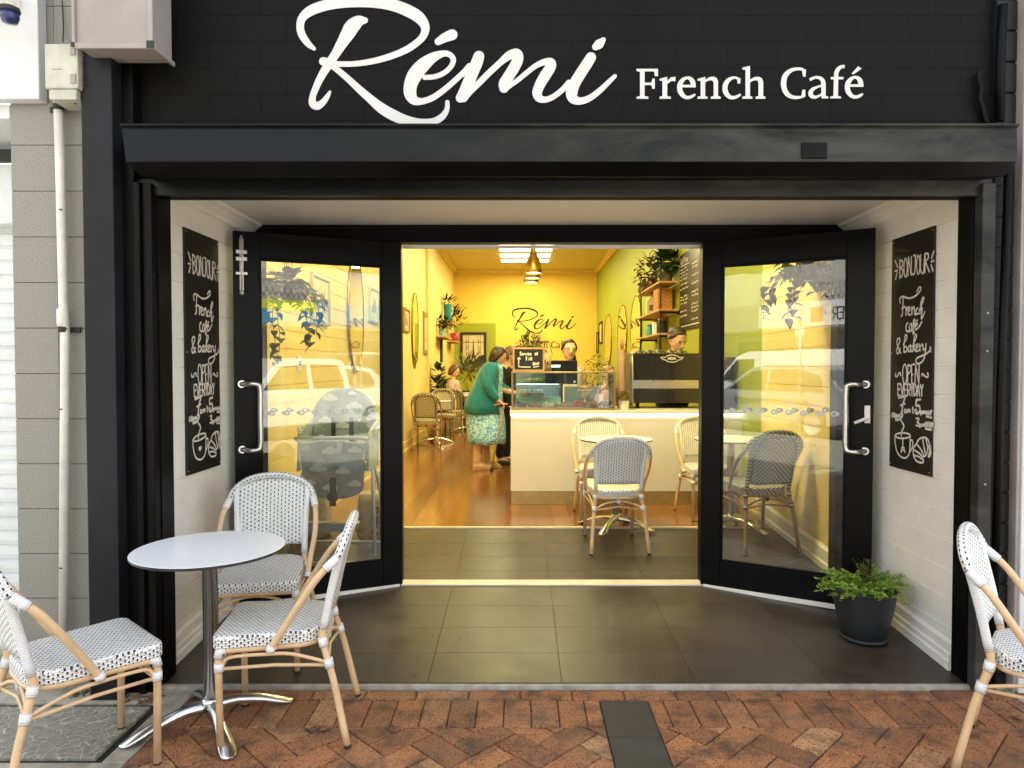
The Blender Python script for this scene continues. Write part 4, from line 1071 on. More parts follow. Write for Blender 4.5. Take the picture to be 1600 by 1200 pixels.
c1([(733,125),(695,240)],18); c1([(690,292),(728,275)],20); c1([(690,340),(720,440)],20)
c1([(210,940),(200,880),(240,835),(340,860),(430,835),(510,760),(530,700),(505,690),(468,755)],20)
c1([(255,850),(250,980),(242,1110),(224,1142)],18); c1([(232,1022),(282,988)])
c1([(278,1000),(300,1010),(298,1130)]); c1([(300,1045),(330,1000),(338,1012)])
c1([(330,1080),(362,1035),(348,1000),(328,1040),(335,1110),(375,1118)]); c1([(388,1000),(392,1112)]); c1([(392,1040),(420,992),(432,1050),(438,1115),(455,1105)])
c1([(484,1010),(456,1050),(460,1110),(498,1095)]); c1([(500,1060),(575,880),(560,855),(530,950),(515,1110)]); c1([(515,1060),(552,1010),(538,1140),(545,1180),(592,1068)])
c2([(332,40),(303,80),(303,160),(340,182),(362,150)]); c2([(388,50),(355,90),(352,165),(382,165),(390,60)]); c2([(390,60),(388,150),(412,165)])
c2([(405,140),(440,30),(425,-10),(413,70),(410,222),(432,170)]); c2([(440,110),(478,65),(462,48),(440,90),(452,150),(500,110),(548,25)]); c2([(462,18),(482,0)])
c2([(218,520),(165,400),(160,320),(190,285),(206,320),(162,440),(150,500),(178,525),(212,440)],18)
c2([(255,382),(310,290),(310,240),(285,250),(270,380),(266,500)],18); c2([(270,430),(300,415),(318,460),(292,500),(266,500)],16)
c2([(370,392),(335,430),(338,490),(366,480),(375,392)]); c2([(375,392),(376,480),(402,490)]); c2([(400,420),(460,265),(450,225),(425,290),(408,492)],16); c2([(410,432),(445,385)]); c2([(414,430),(448,490)])
c2([(452,452),(486,410),(474,375),(455,420),(460,490),(504,468)]); c2([(510,372),(518,492)]); c2([(520,420),(550,380),(560,398)])
c2([(562,390),(570,470),(600,440)]); c2([(612,368),(595,550),(560,640),(490,685),(455,650),(472,595),(560,555),(640,510),(685,450),(672,425)],16)
c2(ell(280,845,33,152),18); c2([(330,700),(324,992)],18); c2([(330,700),(372,722),(374,790),(332,842)]); c2([(385,700),(390,996)],18); c2([(385,700),(432,690)]); c2([(388,852),(412,850)]); c2([(390,996),(432,992)])
c2([(440,996),(450,700)],18); c2([(450,700),(500,992)],18); c2([(500,992),(505,690)],18)
c2([(138,828),(136,872),(162,880),(190,828),(215,836),(212,874)],16); c2([(545,875),(552,838),(600,880),(635,892),(648,850),(630,830)],16)
for i_, (ch_, x_) in enumerate(zip('EVERYDAY', (172, 220, 272, 324, 372, 424, 470, 524))):
    tmp = []
    for st in FONT[ch_]:
        c2([(x_ + q[0] * 42, 1178 + i_ * 1.5 - q[1] * 180) for q in st], 19)
c3([(160,182),(245,175),(216,262),(200,385)],26); c3([(180,286),(246,262)],18)
c3([(450,205),(395,215)],26); c3([(395,215),(392,290),(436,292),(440,370),(400,402)],26)
def cw3(text, x, y, cw, ch, wd):
    for c in text:
        for st in FONT.get(c, []): c3([(x + q[0] * cw, y - q[1] * ch) for q in st], wd)
        x += cw * (1.25 if c not in 'il-' else .8)
cw3('am', 232, 382, 36, 70, 8); cw3('to', 336, 388, 30, 90, 8); cw3('pm', 450, 398, 30, 60, 8); cw3('M-F', 532, 420, 24, 60, 11)
c3([(525,432),(605,452)],9); c3([(390,460),(432,462),(404,510)],12); c3([(404,510),(434,530),(424,560),(388,550)],12)
cw3('pm', 438, 568, 30, 50, 8); cw3('SAT-SUN', 514, 578, 12.5, 64, 8); c3([(515,600),(605,612)],9)
cw3('(8am)', 60, 440, 24, 52, 7); cw3('sun', 115, 488, 20, 52, 7)
STEAM = [(cz3, [(205,385,12),(216,420,16),(190,480,18),(230,560,26),(200,640,14),(195,700,10)], None)]
c3([(110 + 105 + 100 * math.cos(2 * PI * k / 14), 690 + 36 * math.sin(2 * PI * k / 14)) for k in range(15)], 16)
c3([(110,690),(115,800),(150,930),(230,990),(290,955),(310,860),(314,700)], 17); c3([(320,752),(345,756),(348,830),(314,902)],14)
c3([(400,800),(430,740),(490,715),(540,730),(578,820),(588,930),(562,982)],12); c3([(400,800),(360,860),(358,950),(400,1030),(480,1052),(492,1005)],12)
c3([(400,800),(460,880),(500,972)],10); c3([(372,885),(440,930),(490,990)],10); c3([(362,955),(430,972),(480,1012)],10); c3([(480,722),(500,850),(520,942)],10); c3([(520,722),(548,850),(530,942),(500,972)],10); c3([(560,820),(572,900),(556,980)],10)
TOWER = [(cz3, [(216,730),(216,850)], 11), (cz3, [(198,852),(236,852)], 10), (cz3, [(205,852),(192,918)], 12), (cz3, [(230,852),(246,918)], 12), (cz3, [(196,885),(242,885)], 8)]
HEART = [(cz3, [(216,860),(196,835),(206,820),(216,835),(228,820),(238,835),(216,862)], 8)]
BX0, BX1, BZ0, BZ1 = 3.465, 3.86, .925, 2.185
def chalkboard(side, label, extra):
    t = empty('chalkboard', label, 'chalkboard', ((XL if side == 'L' else XR), (BX0 + BX1) / 2 + (.035 if side == 'L' else 0), (BZ0 + BZ1) / 2), 0, 'chalkboards beside the doors')
    if side == 'R': Fm = lambda u, z, l: Vector((-.0115 - l * .6, -u, z))
    else: Fm = lambda u, z, l: Vector((.0115 + l * .6, u, z))
    zc = (BZ0 + BZ1) / 2; hw = (BX1 - BX0) / 2; hh = (BZ1 - BZ0) / 2
    mb = MB(); mb.box(-.010 if side == 'R' else 0.001, -.001 if side == 'R' else .010, -hw, hw, -hh, hh); mb.build('board', M['board'], t, .0015)
    yc = (BX0 + BX1) / 2 + .004
    mb = MB()
    for f, pts, wd in CH + STEAM + extra:
        kx = (8.571 if f is cz3 else 10)
        out = []
        for p in pts:
            px, py = f(p[0], p[1]); q = WX(px, py, XR - .012); wp = (p[2] if len(p) > 2 else wd) / kx
            m = q.y / FPX * 1.25
            out.append((yc - q.y, q.z - zc, wp * m))      # reading direction: +u
        ribbon(mb, out, Fm, sub=4, step=1e-6)
    o = mb.build('chalk_writing', M['chalk'], t); fix_normals(o, (-1 if side == 'R' else 1, 0, 0))
    mb = MB()
    for yy in (-hw + .015, hw - .015):
        for zz in (-hh + .02, 0, hh - .02): mb.ball((-.011 if side == 'R' else .011, yy, zz), .004, 8)
    mb.build('screw', M['steel'], t)
    return t
chalkboard('L', 'tall black chalkboard on the left wall, its coffee cup drawn with a heart', HEART)
chalkboard('R', 'tall black chalkboard on the right wall, its coffee cup drawn with a tower', TOWER)
# ================================================================== BISTRO CHAIRS AND TABLES
def seat_outline(n=8, hw=.205, y0=-.215, y1=.205, rf=.035, rr=.12, taper=.02):
    pts = []
    def arc(cx, cy, r, a0, a1):
        for k in range(n + 1): a = R(a0 + (a1 - a0) * k / n); pts.append((cx + r * math.cos(a), cy + r * math.sin(a)))
    arc(hw - rf, y0 + rf, rf, -90, 0); arc(hw - taper - rr, y1 - rr, rr, 0, 90); arc(-(hw - taper - rr), y1 - rr, rr, 90, 180); arc(-(hw - rf), y0 + rf, rf, 180, 270)
    return pts
ST = {'bw': dict(tube='beige', seat='weaveseat', back='weave', wrap='wrap', bind='wrap', rim=None),
      'grey': dict(tube='tan', seat='chev', back='chev', wrap='stripe', bind='stripe', rim='rubber'),
      'cream': dict(tube='woodlight', seat='chevcream', back='chevcream', wrap='stripe', bind='stripe', rim='rubber')}
M['seatcushion'] = M['weaveseat']
def make_chair(style, label, group, SH=.455, TH=.858):
    m = ST[style]; t = empty('bistro_chair', label, 'chair', (0, 0, 0), 0, group)
    out = seat_outline(); n = len(out)
    # seat: woven skirt + crowned top
    mb = MB(); cx, cy = 0, -.005
    rings = []; lv = [(1.0, SH - .048, .0), (1.0, SH - .012, 0), (.985, SH - .002, .4), (.93, SH, 1), (.6, SH - .002, 1), (.25, SH - .004, 1)]
    Lc = [0]
    for i in range(n): a, b = out[i], out[(i + 1) % n]; Lc.append(Lc[-1] + math.hypot(b[0] - a[0], b[1] - a[1]))
    for s_, z, _ in lv: rings.append(mb.pts([(cx + (x - cx) * s_, cy + (y - cy) * s_, z) for x, y in out]))
    for r_ in range(len(lv) - 1):
        for i in range(n):
            j = (i + 1) % n; ids = [rings[r_][i], rings[r_][j], rings[r_ + 1][j], rings[r_ + 1][i]]
            if r_ == 0: uv = [(Lc[i], lv[0][1]), (Lc[i + 1], lv[0][1]), (Lc[i + 1], lv[1][1]), (Lc[i], lv[1][1])]
            else: uv = [(mb.v[k][0], mb.v[k][1]) for k in ids]
            mb.face(ids, 0, uv, r_ > 0)
    mb.face(rings[-1], 0, [(mb.v[k][0], mb.v[k][1]) for k in rings[-1]], True); mb.face(rings[0][::-1], 0, [(mb.v[k][0], mb.v[k][1]) for k in rings[0][::-1]])
    mb.build('seat', M[m['seat']], t)
    tb, wb = M[m['tube']], M[m['bind']]
    mb = MB(); mb.tube([(x * .93, (y + .005) * .93, SH - .058) for x, y in out], .0125, 10, closed=True); mb.build('seat_frame', tb, t)
    # back geometry in the plane through (y, z)
    def yb(z): return .188 + (z - .42) * .205 + max(0, z - .70) * .12
    def shoulder(sg): return (sg * .212, yb(TH - .115) - .004, TH - .115)
    arch = [shoulder(-1), (-.188, yb(TH - .065), TH - .065), (-.125, yb(TH - .022), TH - .022), (-.045, yb(TH - .003), TH - .003), (.045, yb(TH - .003), TH - .003), (.125, yb(TH - .022), TH - .022), (.188, yb(TH - .065), TH - .065), shoulder(1)]
    mb = MB(); mb.tube(catmull(arch, 4), .0165, 12, mi=1)
    for sg in (-1, 1): mb.tube(catmull([(sg * .168, yb(.455), .455), (sg * .172, yb(.6), .6), (sg * .180, yb(TH - .10), TH - .10), (sg * .178, yb(TH - .06), TH - .06)], 3), .0155, 12)
    mb.build('back_frame', [M[m['wrap']], M[m['back']]], t)
    # woven panel, slightly dished
    mb = MB(); NX, NZ = 12, 12; zb = .505; grid = {}
    for side in (0, 1):
        for i in range(NX + 1):
            fx = i / NX * 2 - 1
            for j in range(NZ + 1):
                f = j / NZ; xw = .166 + .016 * f; x = fx * xw
                zt = TH - .008 - .062 * abs(fx) ** 2.6
                z = zb + (zt - zb) * f
                y = yb(z) + (1 - fx * fx) * .016 + (-.006 if side == 0 else .006)
                grid[side, i, j] = len(mb.v); mb.v.append((x, y, z))
        for i in range(NX):
            for j in range(NZ):
                ids = [grid[side, i, j], grid[side, i + 1, j], grid[side, i + 1, j + 1], grid[side, i, j + 1]]
                if side: ids = ids[::-1]
                mb.face(ids, 0, [(mb.v[k][0], mb.v[k][2]) for k in ids], True)
    ed = [(i, 0) for i in range(NX)] + [(NX, j) for j in range(NZ)] + [(i, NZ) for i in range(NX, 0, -1)] + [(0, j) for j in range(NZ, 0, -1)]
    for a, b in zip(ed, ed[1:] + ed[:1]):
        ids = [grid[0, *a], grid[1, *a], grid[1, *b], grid[0, *b]]; mb.face(ids, 0, [(mb.v[k][0], mb.v[k][2]) for k in ids])
    bk = mb.build('backrest', M[m['back']], t)
    if m['rim']:
        mb = MB(); pa = [mb_v for mb_v in []]
        loop = [(-.150, zb + .01), (-.156, .62), (-.160, .74), (-.12, TH - .055), (0, TH - .035), (.12, TH - .055), (.160, .74), (.156, .62), (.150, zb + .01), (0, zb + .008)]
        for dy in (-.010, .026): mb.tube(catmull([(x, yb(z) + (1 - (x / .17) ** 2) * .014 + dy, z) for x, z in loop], 3, True), .005, 6, closed=True)
        mb.build('backrest_rim', M[m['rim']], bk)
    for sg in (-1, 1):                     # side hoops
        hp = [(sg * .213, .0, SH - .062), (sg * .222, .055, SH + .025), (sg * .236, .118, SH + .125), (sg * .233, .185, SH + .22), shoulder(sg)]
        mb = MB(); mb.tube(catmull(hp, 6), .0135, 12); h = mb.build('side_hoop', tb, t)
        c = catmull(hp, 6); mb = MB(); mb.tube(c[0:3], .0175, 12); mb.tube(c[-5:], .0175, 12); mb.build('binding', wb, h)
    fl = {}
    for sg in (-1, 1):                     # legs
        pf = [(sg * .188, -.188, 0), (sg * .190, -.192, SH - .075), (sg * .188, -.185, SH - .058), (sg * .186, -.165, SH - .050)]
        mb = MB(); mb.tube(pf, .0138, 12); l = mb.build('leg', tb, t)
        mb = MB(); mb.tube([(sg * .189, -.190, SH - .140), (sg * .189, -.190, SH - .105)], .0185, 12)
        mb.tube([(sg * .190, -.192, SH - .085), (sg * .189, -.188, SH - .062), (sg * .187, -.165, SH - .055)], .018, 12); mb.build('binding', wb, l)
        mb = MB(); mb.tube([(sg * .188, -.188, -.001), (sg * .188, -.188, .008)], .0145, 12); mb.build('foot_cap', M['rubber'], l)
        pr = [(sg * .213, .290, 0), (sg * .190, .235, SH - .20), (sg * .172, .192, SH - .05), (sg * .168, yb(.455), .455), (sg * .169, yb(.50), .50)]
        mb = MB(); mb.tube(catmull(pr, 3), .0138, 12); l = mb.build('leg', tb, t)
        mb = MB(); mb.tube([(sg * .1835, .220, SH - .15), (sg * .180, .212, SH - .115)], .0185, 12); mb.tube([(sg * .174, .197, SH - .07), (sg * .170, .190, SH - .035)], .018, 12); mb.build('binding', wb, l)
        mb = MB(); mb.tube([(sg * .213, .290, -.001), (sg * .2125, .2885, .010)], .0145, 12); mb.build('foot_cap', M['rubber'], l)
        mb = MB()                           # side stretchers: straight + arched
        mb.tube([(sg * .189, -.18, SH - .130), (sg * .184, .01, SH - .128), (sg * .182, .21, SH - .140)], .0072, 8)
        mb.tube(catmull([(sg * .188, -.178, SH - .118), (sg * .187, -.15, SH - .088), (sg * .190, -.02, SH - .082), (sg * .188, .08, SH - .088), (sg * .183, .205, SH - .128)], 4), .0072, 8)
        mb.build('stretcher', tb, t)
    for y_, x_, zz in ((-.19, .182, SH - .13), (.212, .176, SH - .135)):
        mb = MB(); mb.tube(catmull([(-x_, y_, zz), (-x_ * .55, y_ * .93, zz + .035), (0, y_ * .9, zz + .05), (x_ * .55, y_ * .93, zz + .035), (x_, y_, zz)], 4), .0072, 8)
        mb.tube([(-x_, y_, zz - .008), (0, y_ * .93, zz + .01), (x_, y_, zz - .008)], .0065, 8)
        s = mb.build('stretcher', tb, t)
        if y_ > 0: mb = MB(); mb.box(-.012, .012, y_ * .9 - .012, y_ * .9 + .012, zz + .035, SH - .045); mb.build('binding', wb, s, .003)
    return t
grpO = 'black and white woven bistro chairs on the footpath'
ch = make_chair('bw', 'black and white woven bistro chair on the footpath left of the round table', grpO)
def place(t, x, y, deg, z=None):
    if z is None: on_ramp(t, x, y, R(deg))
    else: t.location = (x, y, z); t.rotation_euler = (0, 0, R(deg))
    return t
ch['label'] = 'woven bistro chair in front of the outdoor table, seen side on, back to the right'
place(ch, -.985, 2.822, -82, .002)
def chair(label, grp, x, y, deg, z=None, src=None):
    c = dup(src or ch); c['label'] = label; c['group'] = grp; return place(c, x, y, deg, z)
chair('woven bistro chair behind the outdoor table, facing out, by the left chalkboard', grpO, -1.275, 3.43, 8)
chair('woven bistro chair at the left edge of the photo, standing on the pit lid', grpO, -1.615, 2.525, 138, .001)
chair('woven bistro chair turned away at the right edge, near the potted fern', grpO, 1.95, 2.47, 50, .001)
grpI = 'black and white woven bistro chairs inside the door'
chair('woven bistro chair seen from behind in the open doorway before the counter', grpI, .715, 5.27, 183)
chair('woven bistro chair facing the door between the small indoor table and the counter', grpI, .715, 6.03, 0, ZW)
chair('woven bistro chair half hidden by the right door frame, facing the door at the counter', grpI, 1.66, 6.07, 3, ZW)
cg = make_chair('grey', 'grey chevron bistro chair seen through the glass of the right door', None, .47, .90)
place(cg, 1.79, 5.28, 190)
cc = make_chair('cream', 'cream chevron cane chair nearest the door against the left wall, seen from behind', 'cream chevron chairs by the left wall', .46, .90)
place(cc, -1.50, 11.25, 180, ZW)
grpC = 'cream chevron chairs by the left wall'
chair('cream chevron cane chair behind the first wall table, facing the door', grpC, -1.40, 12.6, 8, ZW, cc)
chair('cream chevron cane chair third from the door along the left wall, near the seated woman', grpC, -1.24, 13.55, 168, ZW, cc)

def make_table(label, group, rad=.296, h=.732, gold=False):
    t = empty('round_cafe_table', label, 'table', (0, 0, 0), 0, group)
    mb = MB(); mb.lathe([(rad - .002, h), (rad, h - .0015)], seg=64, caps=False); mb.lathe([(0.0005, h), (rad - .002, h)], seg=64, caps=False)
    tp = mb.build('tabletop', M['laminate'], t, smooth=False)
    mb = MB(); mb.lathe([(.001, h - .013), (rad - .003, h - .013), (rad, h - .010), (rad, h - .0015)], seg=64, caps=False); mb.build('table_edge', M['edge'], tp, smooth=False)
    mb = MB(); mb.lathe([(.030, .09), (.030, h - .03), (.036, h - .028), (.036, h - .013)], seg=28); mb.build('pole', M['chrome'], t)
    mb = MB(); mb.tube([(-.16, 0, h - .020), (.16, 0, h - .020)], .012, 8, flat=.6); mb.tube([(0, -.16, h - .021), (0, .16, h - .021)], .012, 8, flat=.6); mb.build('top_bracket', M['chrome'], t)
    mb = MB(); mb.lathe([(.034, .06), (.040, .075), (.036, .105), (.031, .11)], seg=24); mb.build('hub', M['chrome'], t)
    for k in range(4):
        c = catmull([(.028, .082, .030, .034), (.10, .078, .024, .030), (.19, .058, .028, .026), (.27, .030, .036, .018), (.315, .012, .032, .010), (.335, .008, .010, .005)], 4)
        mb = MB(); rings = []
        for r_, z, hw, th in c:
            rings.append(mb.pts([(r_, -hw, max(z - th * .6, .001)), (r_, -hw * .75, z + th * .15), (r_, -.004, z + th * .6), (r_, .004, z + th * .6), (r_, hw * .75, z + th * .15), (r_, hw, max(z - th * .6, .001)), (r_, hw * .6, max(z - th * .75, .001)), (r_, -hw * .6, max(z - th * .75, .001))]))
        for A, B in zip(rings, rings[1:]):
            for i in range(8): j = (i + 1) % 8; mb.face([A[i], A[j], B[j], B[i]], 0, None, True)
        mb.face(rings[0][::-1]); mb.face(rings[-1]); mb.xform(Matrix.Rotation(k * PI / 2, 4, 'Z')); recalc(mb.build('foot', M['chrome'], t))
    return t
tb1 = make_table('round white outdoor table with black edge on a polished four footed pedestal', 'round cafe tables')
tb1.location = (-1.279, 2.835, .002); tb1.rotation_euler = (0, 0, R(35)); tb1.scale = (1, 1, 1)
def table(lab, x, y, deg, z): c = dup(tb1); c['label'] = lab; c.location = (x, y, z); c.rotation_euler = (0, 0, R(deg)); return c
table('small round indoor table between the two woven chairs in the doorway', .79, 5.66, 62, ZW + .001)
table('round indoor table behind the right door glass, beside the grey chevron chair', 1.735, 5.66, 40, ZW + .001)
table('round table between cream chairs at the left wall', -1.46, 11.92, 20, ZW)
table('round table in front of the seated woman, farther along the left wall', -1.10, 14.15, 20, ZW)

# ================================================================== PLANTS
def leaf(mb, p, d, up, L, W, droop=.2, mi=0, heart=False):
    d = Vector(d).normalized(); up = Vector(up); sd = d.cross(up)
    if sd.length < 1e-3: sd = d.orthogonal()
    sd.normalize(); nu = sd.cross(d); p = Vector(p)
    if heart:
        prof = [(0, 0, 0), (-.12, .30, .05), (.12, .52, .08), (.42, .46, .08), (.72, .22, .03), (1, 0, 0)]
    else: prof = [(0, .02, 0), (.25, .38, .03), (.55, .5, .04), (.82, .26, .02), (1, 0, 0)]
    mid = []; l = []; r = []
    for f, w_, k in prof:
        base = p + d * (f * L) - nu * (droop * f * f * L)
        mid.append(base); l.append(base + sd * (w_ * W) + nu * (k * W * 1.5)); r.append(base - sd * (w_ * W) + nu * (k * W * 1.5))
    mid[0] = p; a = mb.pts(mid); b = mb.pts(l[1:-1]); c = mb.pts(r[1:-1]); n = len(prof)
    mb.face([a[0], b[0], a[1]] if not heart else [a[0], b[0], a[1]], mi); mb.face([a[0], a[1], c[0]], mi)
    for i in range(1, n - 2):
        mb.face([a[i], b[i - 1], b[i], a[i + 1]], mi); mb.face([a[i], a[i + 1], c[i], c[i - 1]], mi)
    mb.face([a[n - 2], b[-1], a[n - 1]], mi); mb.face([a[n - 2], a[n - 1], c[-1]], mi)
def rdir(r_, zmin=-1, zmax=1):
    a = r_.random() * 2 * PI; z = r_.uniform(zmin, zmax); q = math.sqrt(max(0, 1 - z * z)); return Vector((q * math.cos(a), q * math.sin(a), z))
def bush(mb, c, rad, n, L, W, r_, sq=(1, 1, 1), droop=.3, zmin=-.4):
    for k in range(n):
        d = rdir(r_, zmin, 1); q = Vector(c) + Vector((d.x * sq[0], d.y * sq[1], d.z * sq[2])) * rad * (r_.random() ** .4)
        dd = (d + rdir(r_) * .6).normalized(); leaf(mb, q, dd, (0, 0, 1), L * r_.uniform(.6, 1.3), W * r_.uniform(.7, 1.2), droop)
def fernclump(mb, c, d, L, r_, n=16, s=.016):
    """frilly frond: stem with many tiny leaflets"""
    d = Vector(d).normalized(); p = Vector(c)
    for k in range(n):
        f = k / n; q = p + d * L * f - Vector((0, 0, 1)) * (f * f * L * .35)
        for m_ in range(3): leaf(mb, q, (rdir(r_, -.3, .8) + d * .3), (0, 0, 1), s * r_.uniform(.7, 1.5) * (1.25 - f * .6), s * .55, .2)
def vine(mb, stem, p, length, r_, drift, L=.07, W=.065, step=.045):
    pts = [Vector(p)]; d = Vector(drift).normalized()
    while (pts[-1] - pts[0]).length < length and len(pts) < 60:
        d = (d + Vector((r_.uniform(-.25, .25), r_.uniform(-.25, .25), -.28))).normalized(); pts.append(pts[-1] + d * step)
    stem.tube(pts, .0025, 5)
    for i, q in enumerate(pts[1:]):
        sd = (rdir(r_, -.6, .3) + Vector((0, 0, -.35))).normalized(); leaf(mb, q, sd, (0, 0, 1), L * r_.uniform(.7, 1.25), W * r_.uniform(.75, 1.15), .25, 0, True)

r_ = random.Random(11)
p0 = G(1347, 992, .048); zr = rz_(p0.y)
t = empty('potted_fern', 'black round pot of frilly green foliage at the foot of the right wall', 'potted plant', (1.822, 3.63, zr + .002))
mb = MB(); mb.lathe([(.098, 0), (.108, .004), (.130, .10), (.150, .20), (.157, .262), (.160, .268), (.152, .270), (.146, .255)], seg=48); mb.build('pot', M['pot'], t)
mb = MB(); mb.lathe([(.118, .002), (.122, .006), (.122, .016), (.110, .02)], seg=40); mb.build('saucer', M['pot'], t)
mb = MB(); mb.lathe([(.0, .248), (.10, .25), (.148, .242)], seg=24, caps=False); mb.build('soil', M['soil'], t)
mb = MB(); fol2 = MB()
for k in range(70):
    a = r_.uniform(0, 2 * PI); rr_ = .10 * math.sqrt(r_.random()); base = Vector((math.cos(a) * rr_ - .02, math.sin(a) * rr_, .25))
    d = Vector((math.cos(a) * r_.uniform(.4, 1.2) - .25, math.sin(a) * r_.uniform(.3, 1.1), r_.uniform(.25, 1.0)))
    fernclump(mb, base, d, r_.uniform(.10, .20), r_, 16, .020)
for k in range(26):
    a = r_.uniform(-.9, .9); base = Vector((.05, 0, .25)); d = Vector((math.cos(a), math.sin(a) * .8, r_.uniform(.5, 1.1)))
    fernclump(mb, base, d, r_.uniform(.15, .24), r_, 16, .017)
for k in range(16):
    d = Vector((r_.uniform(-.35, .15), r_.uniform(-.3, .3), 1)); fernclump(fol2, Vector((.03, .02, .25)), d, r_.uniform(.18, .27), r_, 15, .011)
mb.build('foliage', M['fern'], t); fol2.build('dry_sprigs', M['olive'], t)

def hang_plant(x, y, z, label, n, seed, drift, big=1.0, body=.16):
    t = empty('hanging_vine', label, 'hanging plant', (x, y, z), 0, 'trailing plants hung inside the glass')
    r2 = random.Random(seed); mb = MB(); st = MB()
    st.tube([(0, 0, 0), (0, 0, 1.55)], .003, 5)
    for k in range(8): 
        a = k / 8 * 2 * PI; st.tube([(math.cos(a) * .085, math.sin(a) * .085, .0), (0, 0, .25)], .0015, 4)
    po = MB(); po.lathe([(.055, -.09), (.075, -.04), (.088, .0), (.080, .002)], seg=20); po.build('pot', M['pot'], t)
    for k in range(110): 
        d = rdir(r2, -.7, .9); leaf(mb, Vector((d.x * body, d.y * body * .7, d.z * body * .8)) * (r2.random() ** .35), d + Vector((0, 0, -.4)), (0, 0, 1), .075 * big, .07 * big, .3, 0, True)
    for k in range(n):
        a = r2.random() * 2 * PI; d = (math.cos(a) * .6 + drift[0], math.sin(a) * .4, .15)
        vine(mb, st, (math.cos(a) * .07, math.sin(a) * .07, .0), r2.uniform(.15, .5) * big, r2, d)
    for dx, ln in drift[1]: vine(mb, st, (0, 0, 0), ln, r2, (dx, -.1, -.2))
    mb.build('leaves', M['leaf'], t); st.build('stems', M['stem'], t); return t
q = P(1262, 425, 4.78); hang_plant(q.x, 4.78, q.z + .03, 'dense dark trailing pothos hanging behind the right door glass', 12, 4, (.0, [(.35, .50), (-.5, .34), (.55, .42), (-.1, .35)]), 1.0, .19)
q = P(448, 445, 4.85); hang_plant(q.x, 4.85, q.z, 'trailing pothos hanging behind the left door glass, long shoots near the handle', 11, 9, (.05, [(.4, .42), (-.4, .55), (.2, .45), (-.1, .5)]), 1.05, .13)
# ================================================================== INTERIOR
YC = 6.60                                   # counter front
def W0(t, mb): return mb.xform(Matrix.Translation(-Vector(t.location)))
t = empty('counter', 'long cream cafe counter with brass kickboard and a glowing light strip under its top', 'counter', (1.02, 6.95, ZW))
CT = 1.062
mb = MB(); mb.box(-.086, WR - .001, YC, 7.30, .285, CT - .045); W0(t, mb).build('front_panel', M['cream'], t, .003)
mb = MB(); mb.box(-.082, WR - .001, YC + .004, 7.28, ZW, .2845); W0(t, mb).build('kickboard', M['gold'], t, .002)
mb = MB(); mb.box(-.094, WR - .001, YC - .035, 7.32, CT - .030, CT); W0(t, mb).build('worktop', M['cream'], t, .004)
mb = MB(); mb.box(-.088, WR - .002, YC - .012, YC - .001, CT - .042, CT - .034); W0(t, mb).build('light_strip', M['led'], t)
mb = MB()
for k in range(100): mb.box(-.08 + k * .0220, -.072 + k * .0220, YC - .016, YC - .0125, CT - .0415, CT - .0345)
W0(t, mb).build('strip_clips', M['bronze'], t)
# display case
t = empty('display_case', 'bronze framed glass pastry case standing on the left end of the counter', 'display case', (.42, 6.9, CT))
x0, x1, y0, y1, z0, z1 = -.080, .925, 6.66, 7.16, CT + .001, 1.432
mb = MB(); b_ = .016
for X in (x0, x1 - b_):
    for Y in (y0, y1 - b_): mb.box(X, X + b_, Y, Y + b_, z0, z1)
for Z in (z0, z1 - b_):
    for Y in (y0, y1 - b_): mb.box(x0 + b_, x1 - b_, Y, Y + b_, Z + .0005, Z + b_ - .0005)
    for X in (x0, x1 - b_): mb.box(X, X + b_, y0 + b_, y1 - b_, Z + .0005, Z + b_ - .0005)
W0(t, mb).build('frame', M['bronze'], t, .002)
mb = MB(); mb.box(x0 + b_, x1 - b_, y0 + .006, y0 + .010, z0 + b_, z1 - b_); mb.box(x0 + .006, x0 + .010, y0 + b_, y1 - b_, z0 + b_, z1 - b_); mb.box(x1 - .010, x1 - .006, y0 + b_, y1 - b_, z0 + b_, z1 - b_); mb.box(x0 + b_, x1 - b_, y0 + b_, y1 - b_, z1 - .008, z1 - .004)
W0(t, mb).build('glass', M['glass'], t)
mb = MB(); mb.box(x0 + b_, x1 - b_, y0 + b_, y1 - b_, z0 + .003, z0 + .014); W0(t, mb).build('base_tray', M['steel'], t)
# a narrow inner glass shelf unit, cool lit, on the left
t = empty('cake_fridge', 'cool lit glass cake cabinet on the counter behind the pastry case', 'display case', (.30, 7.5, CT))
fx0, fx1, fy0, fy1, fz1 = -.04, .43, 7.20, 7.62, 1.50
bbx = lambda name, mat, dims, bev=.002, tt=None: (lambda m_: (W0(tt, m_), m_.build(name, mat, tt, bev))[1])((lambda m2: ([m2.box(*d) for d in dims], m2)[1])(MB()))
bbx('cabinet_base', M['mint'], [(fx0, fx1, fy0, fy1, CT + .001, CT + .10), (fx0, fx0 + .01, fy1 - .01, fy1, CT + .1, fz1)], .003, t)
bbx('back_panel', pm('pale_mint_panel', (.52, .68, .64), .4), [(fx0, fx1, fy1 - .006, fy1, CT + .1, fz1 - .012)], 0, t)
bbx('cabinet_top', M['trim'], [(fx0, fx1, fy0, fy1, fz1 - .012, fz1)], .003, t)
bbx('led_bar', M['coolled'], [(fx0 + .01, fx1 - .01, fy0 + .01, fy0 + .03, fz1 - .022, fz1 - .013), (fx0 + .01, fx1 - .01, fy0 + .2, fy0 + .22, 1.290, 1.296)], 0, t)
bbx('glass_shelf', M['glass'], [(fx0 + .01, fx1 - .01, fy0 + .02, fy1 - .01, 1.30, 1.306), (fx0, fx1, fy0, fy0 + .004, CT + .1, fz1 - .012), (fx1 - .004, fx1, fy0 + .004, fy1 - .006, CT + .1, fz1 - .012)], 0, t)
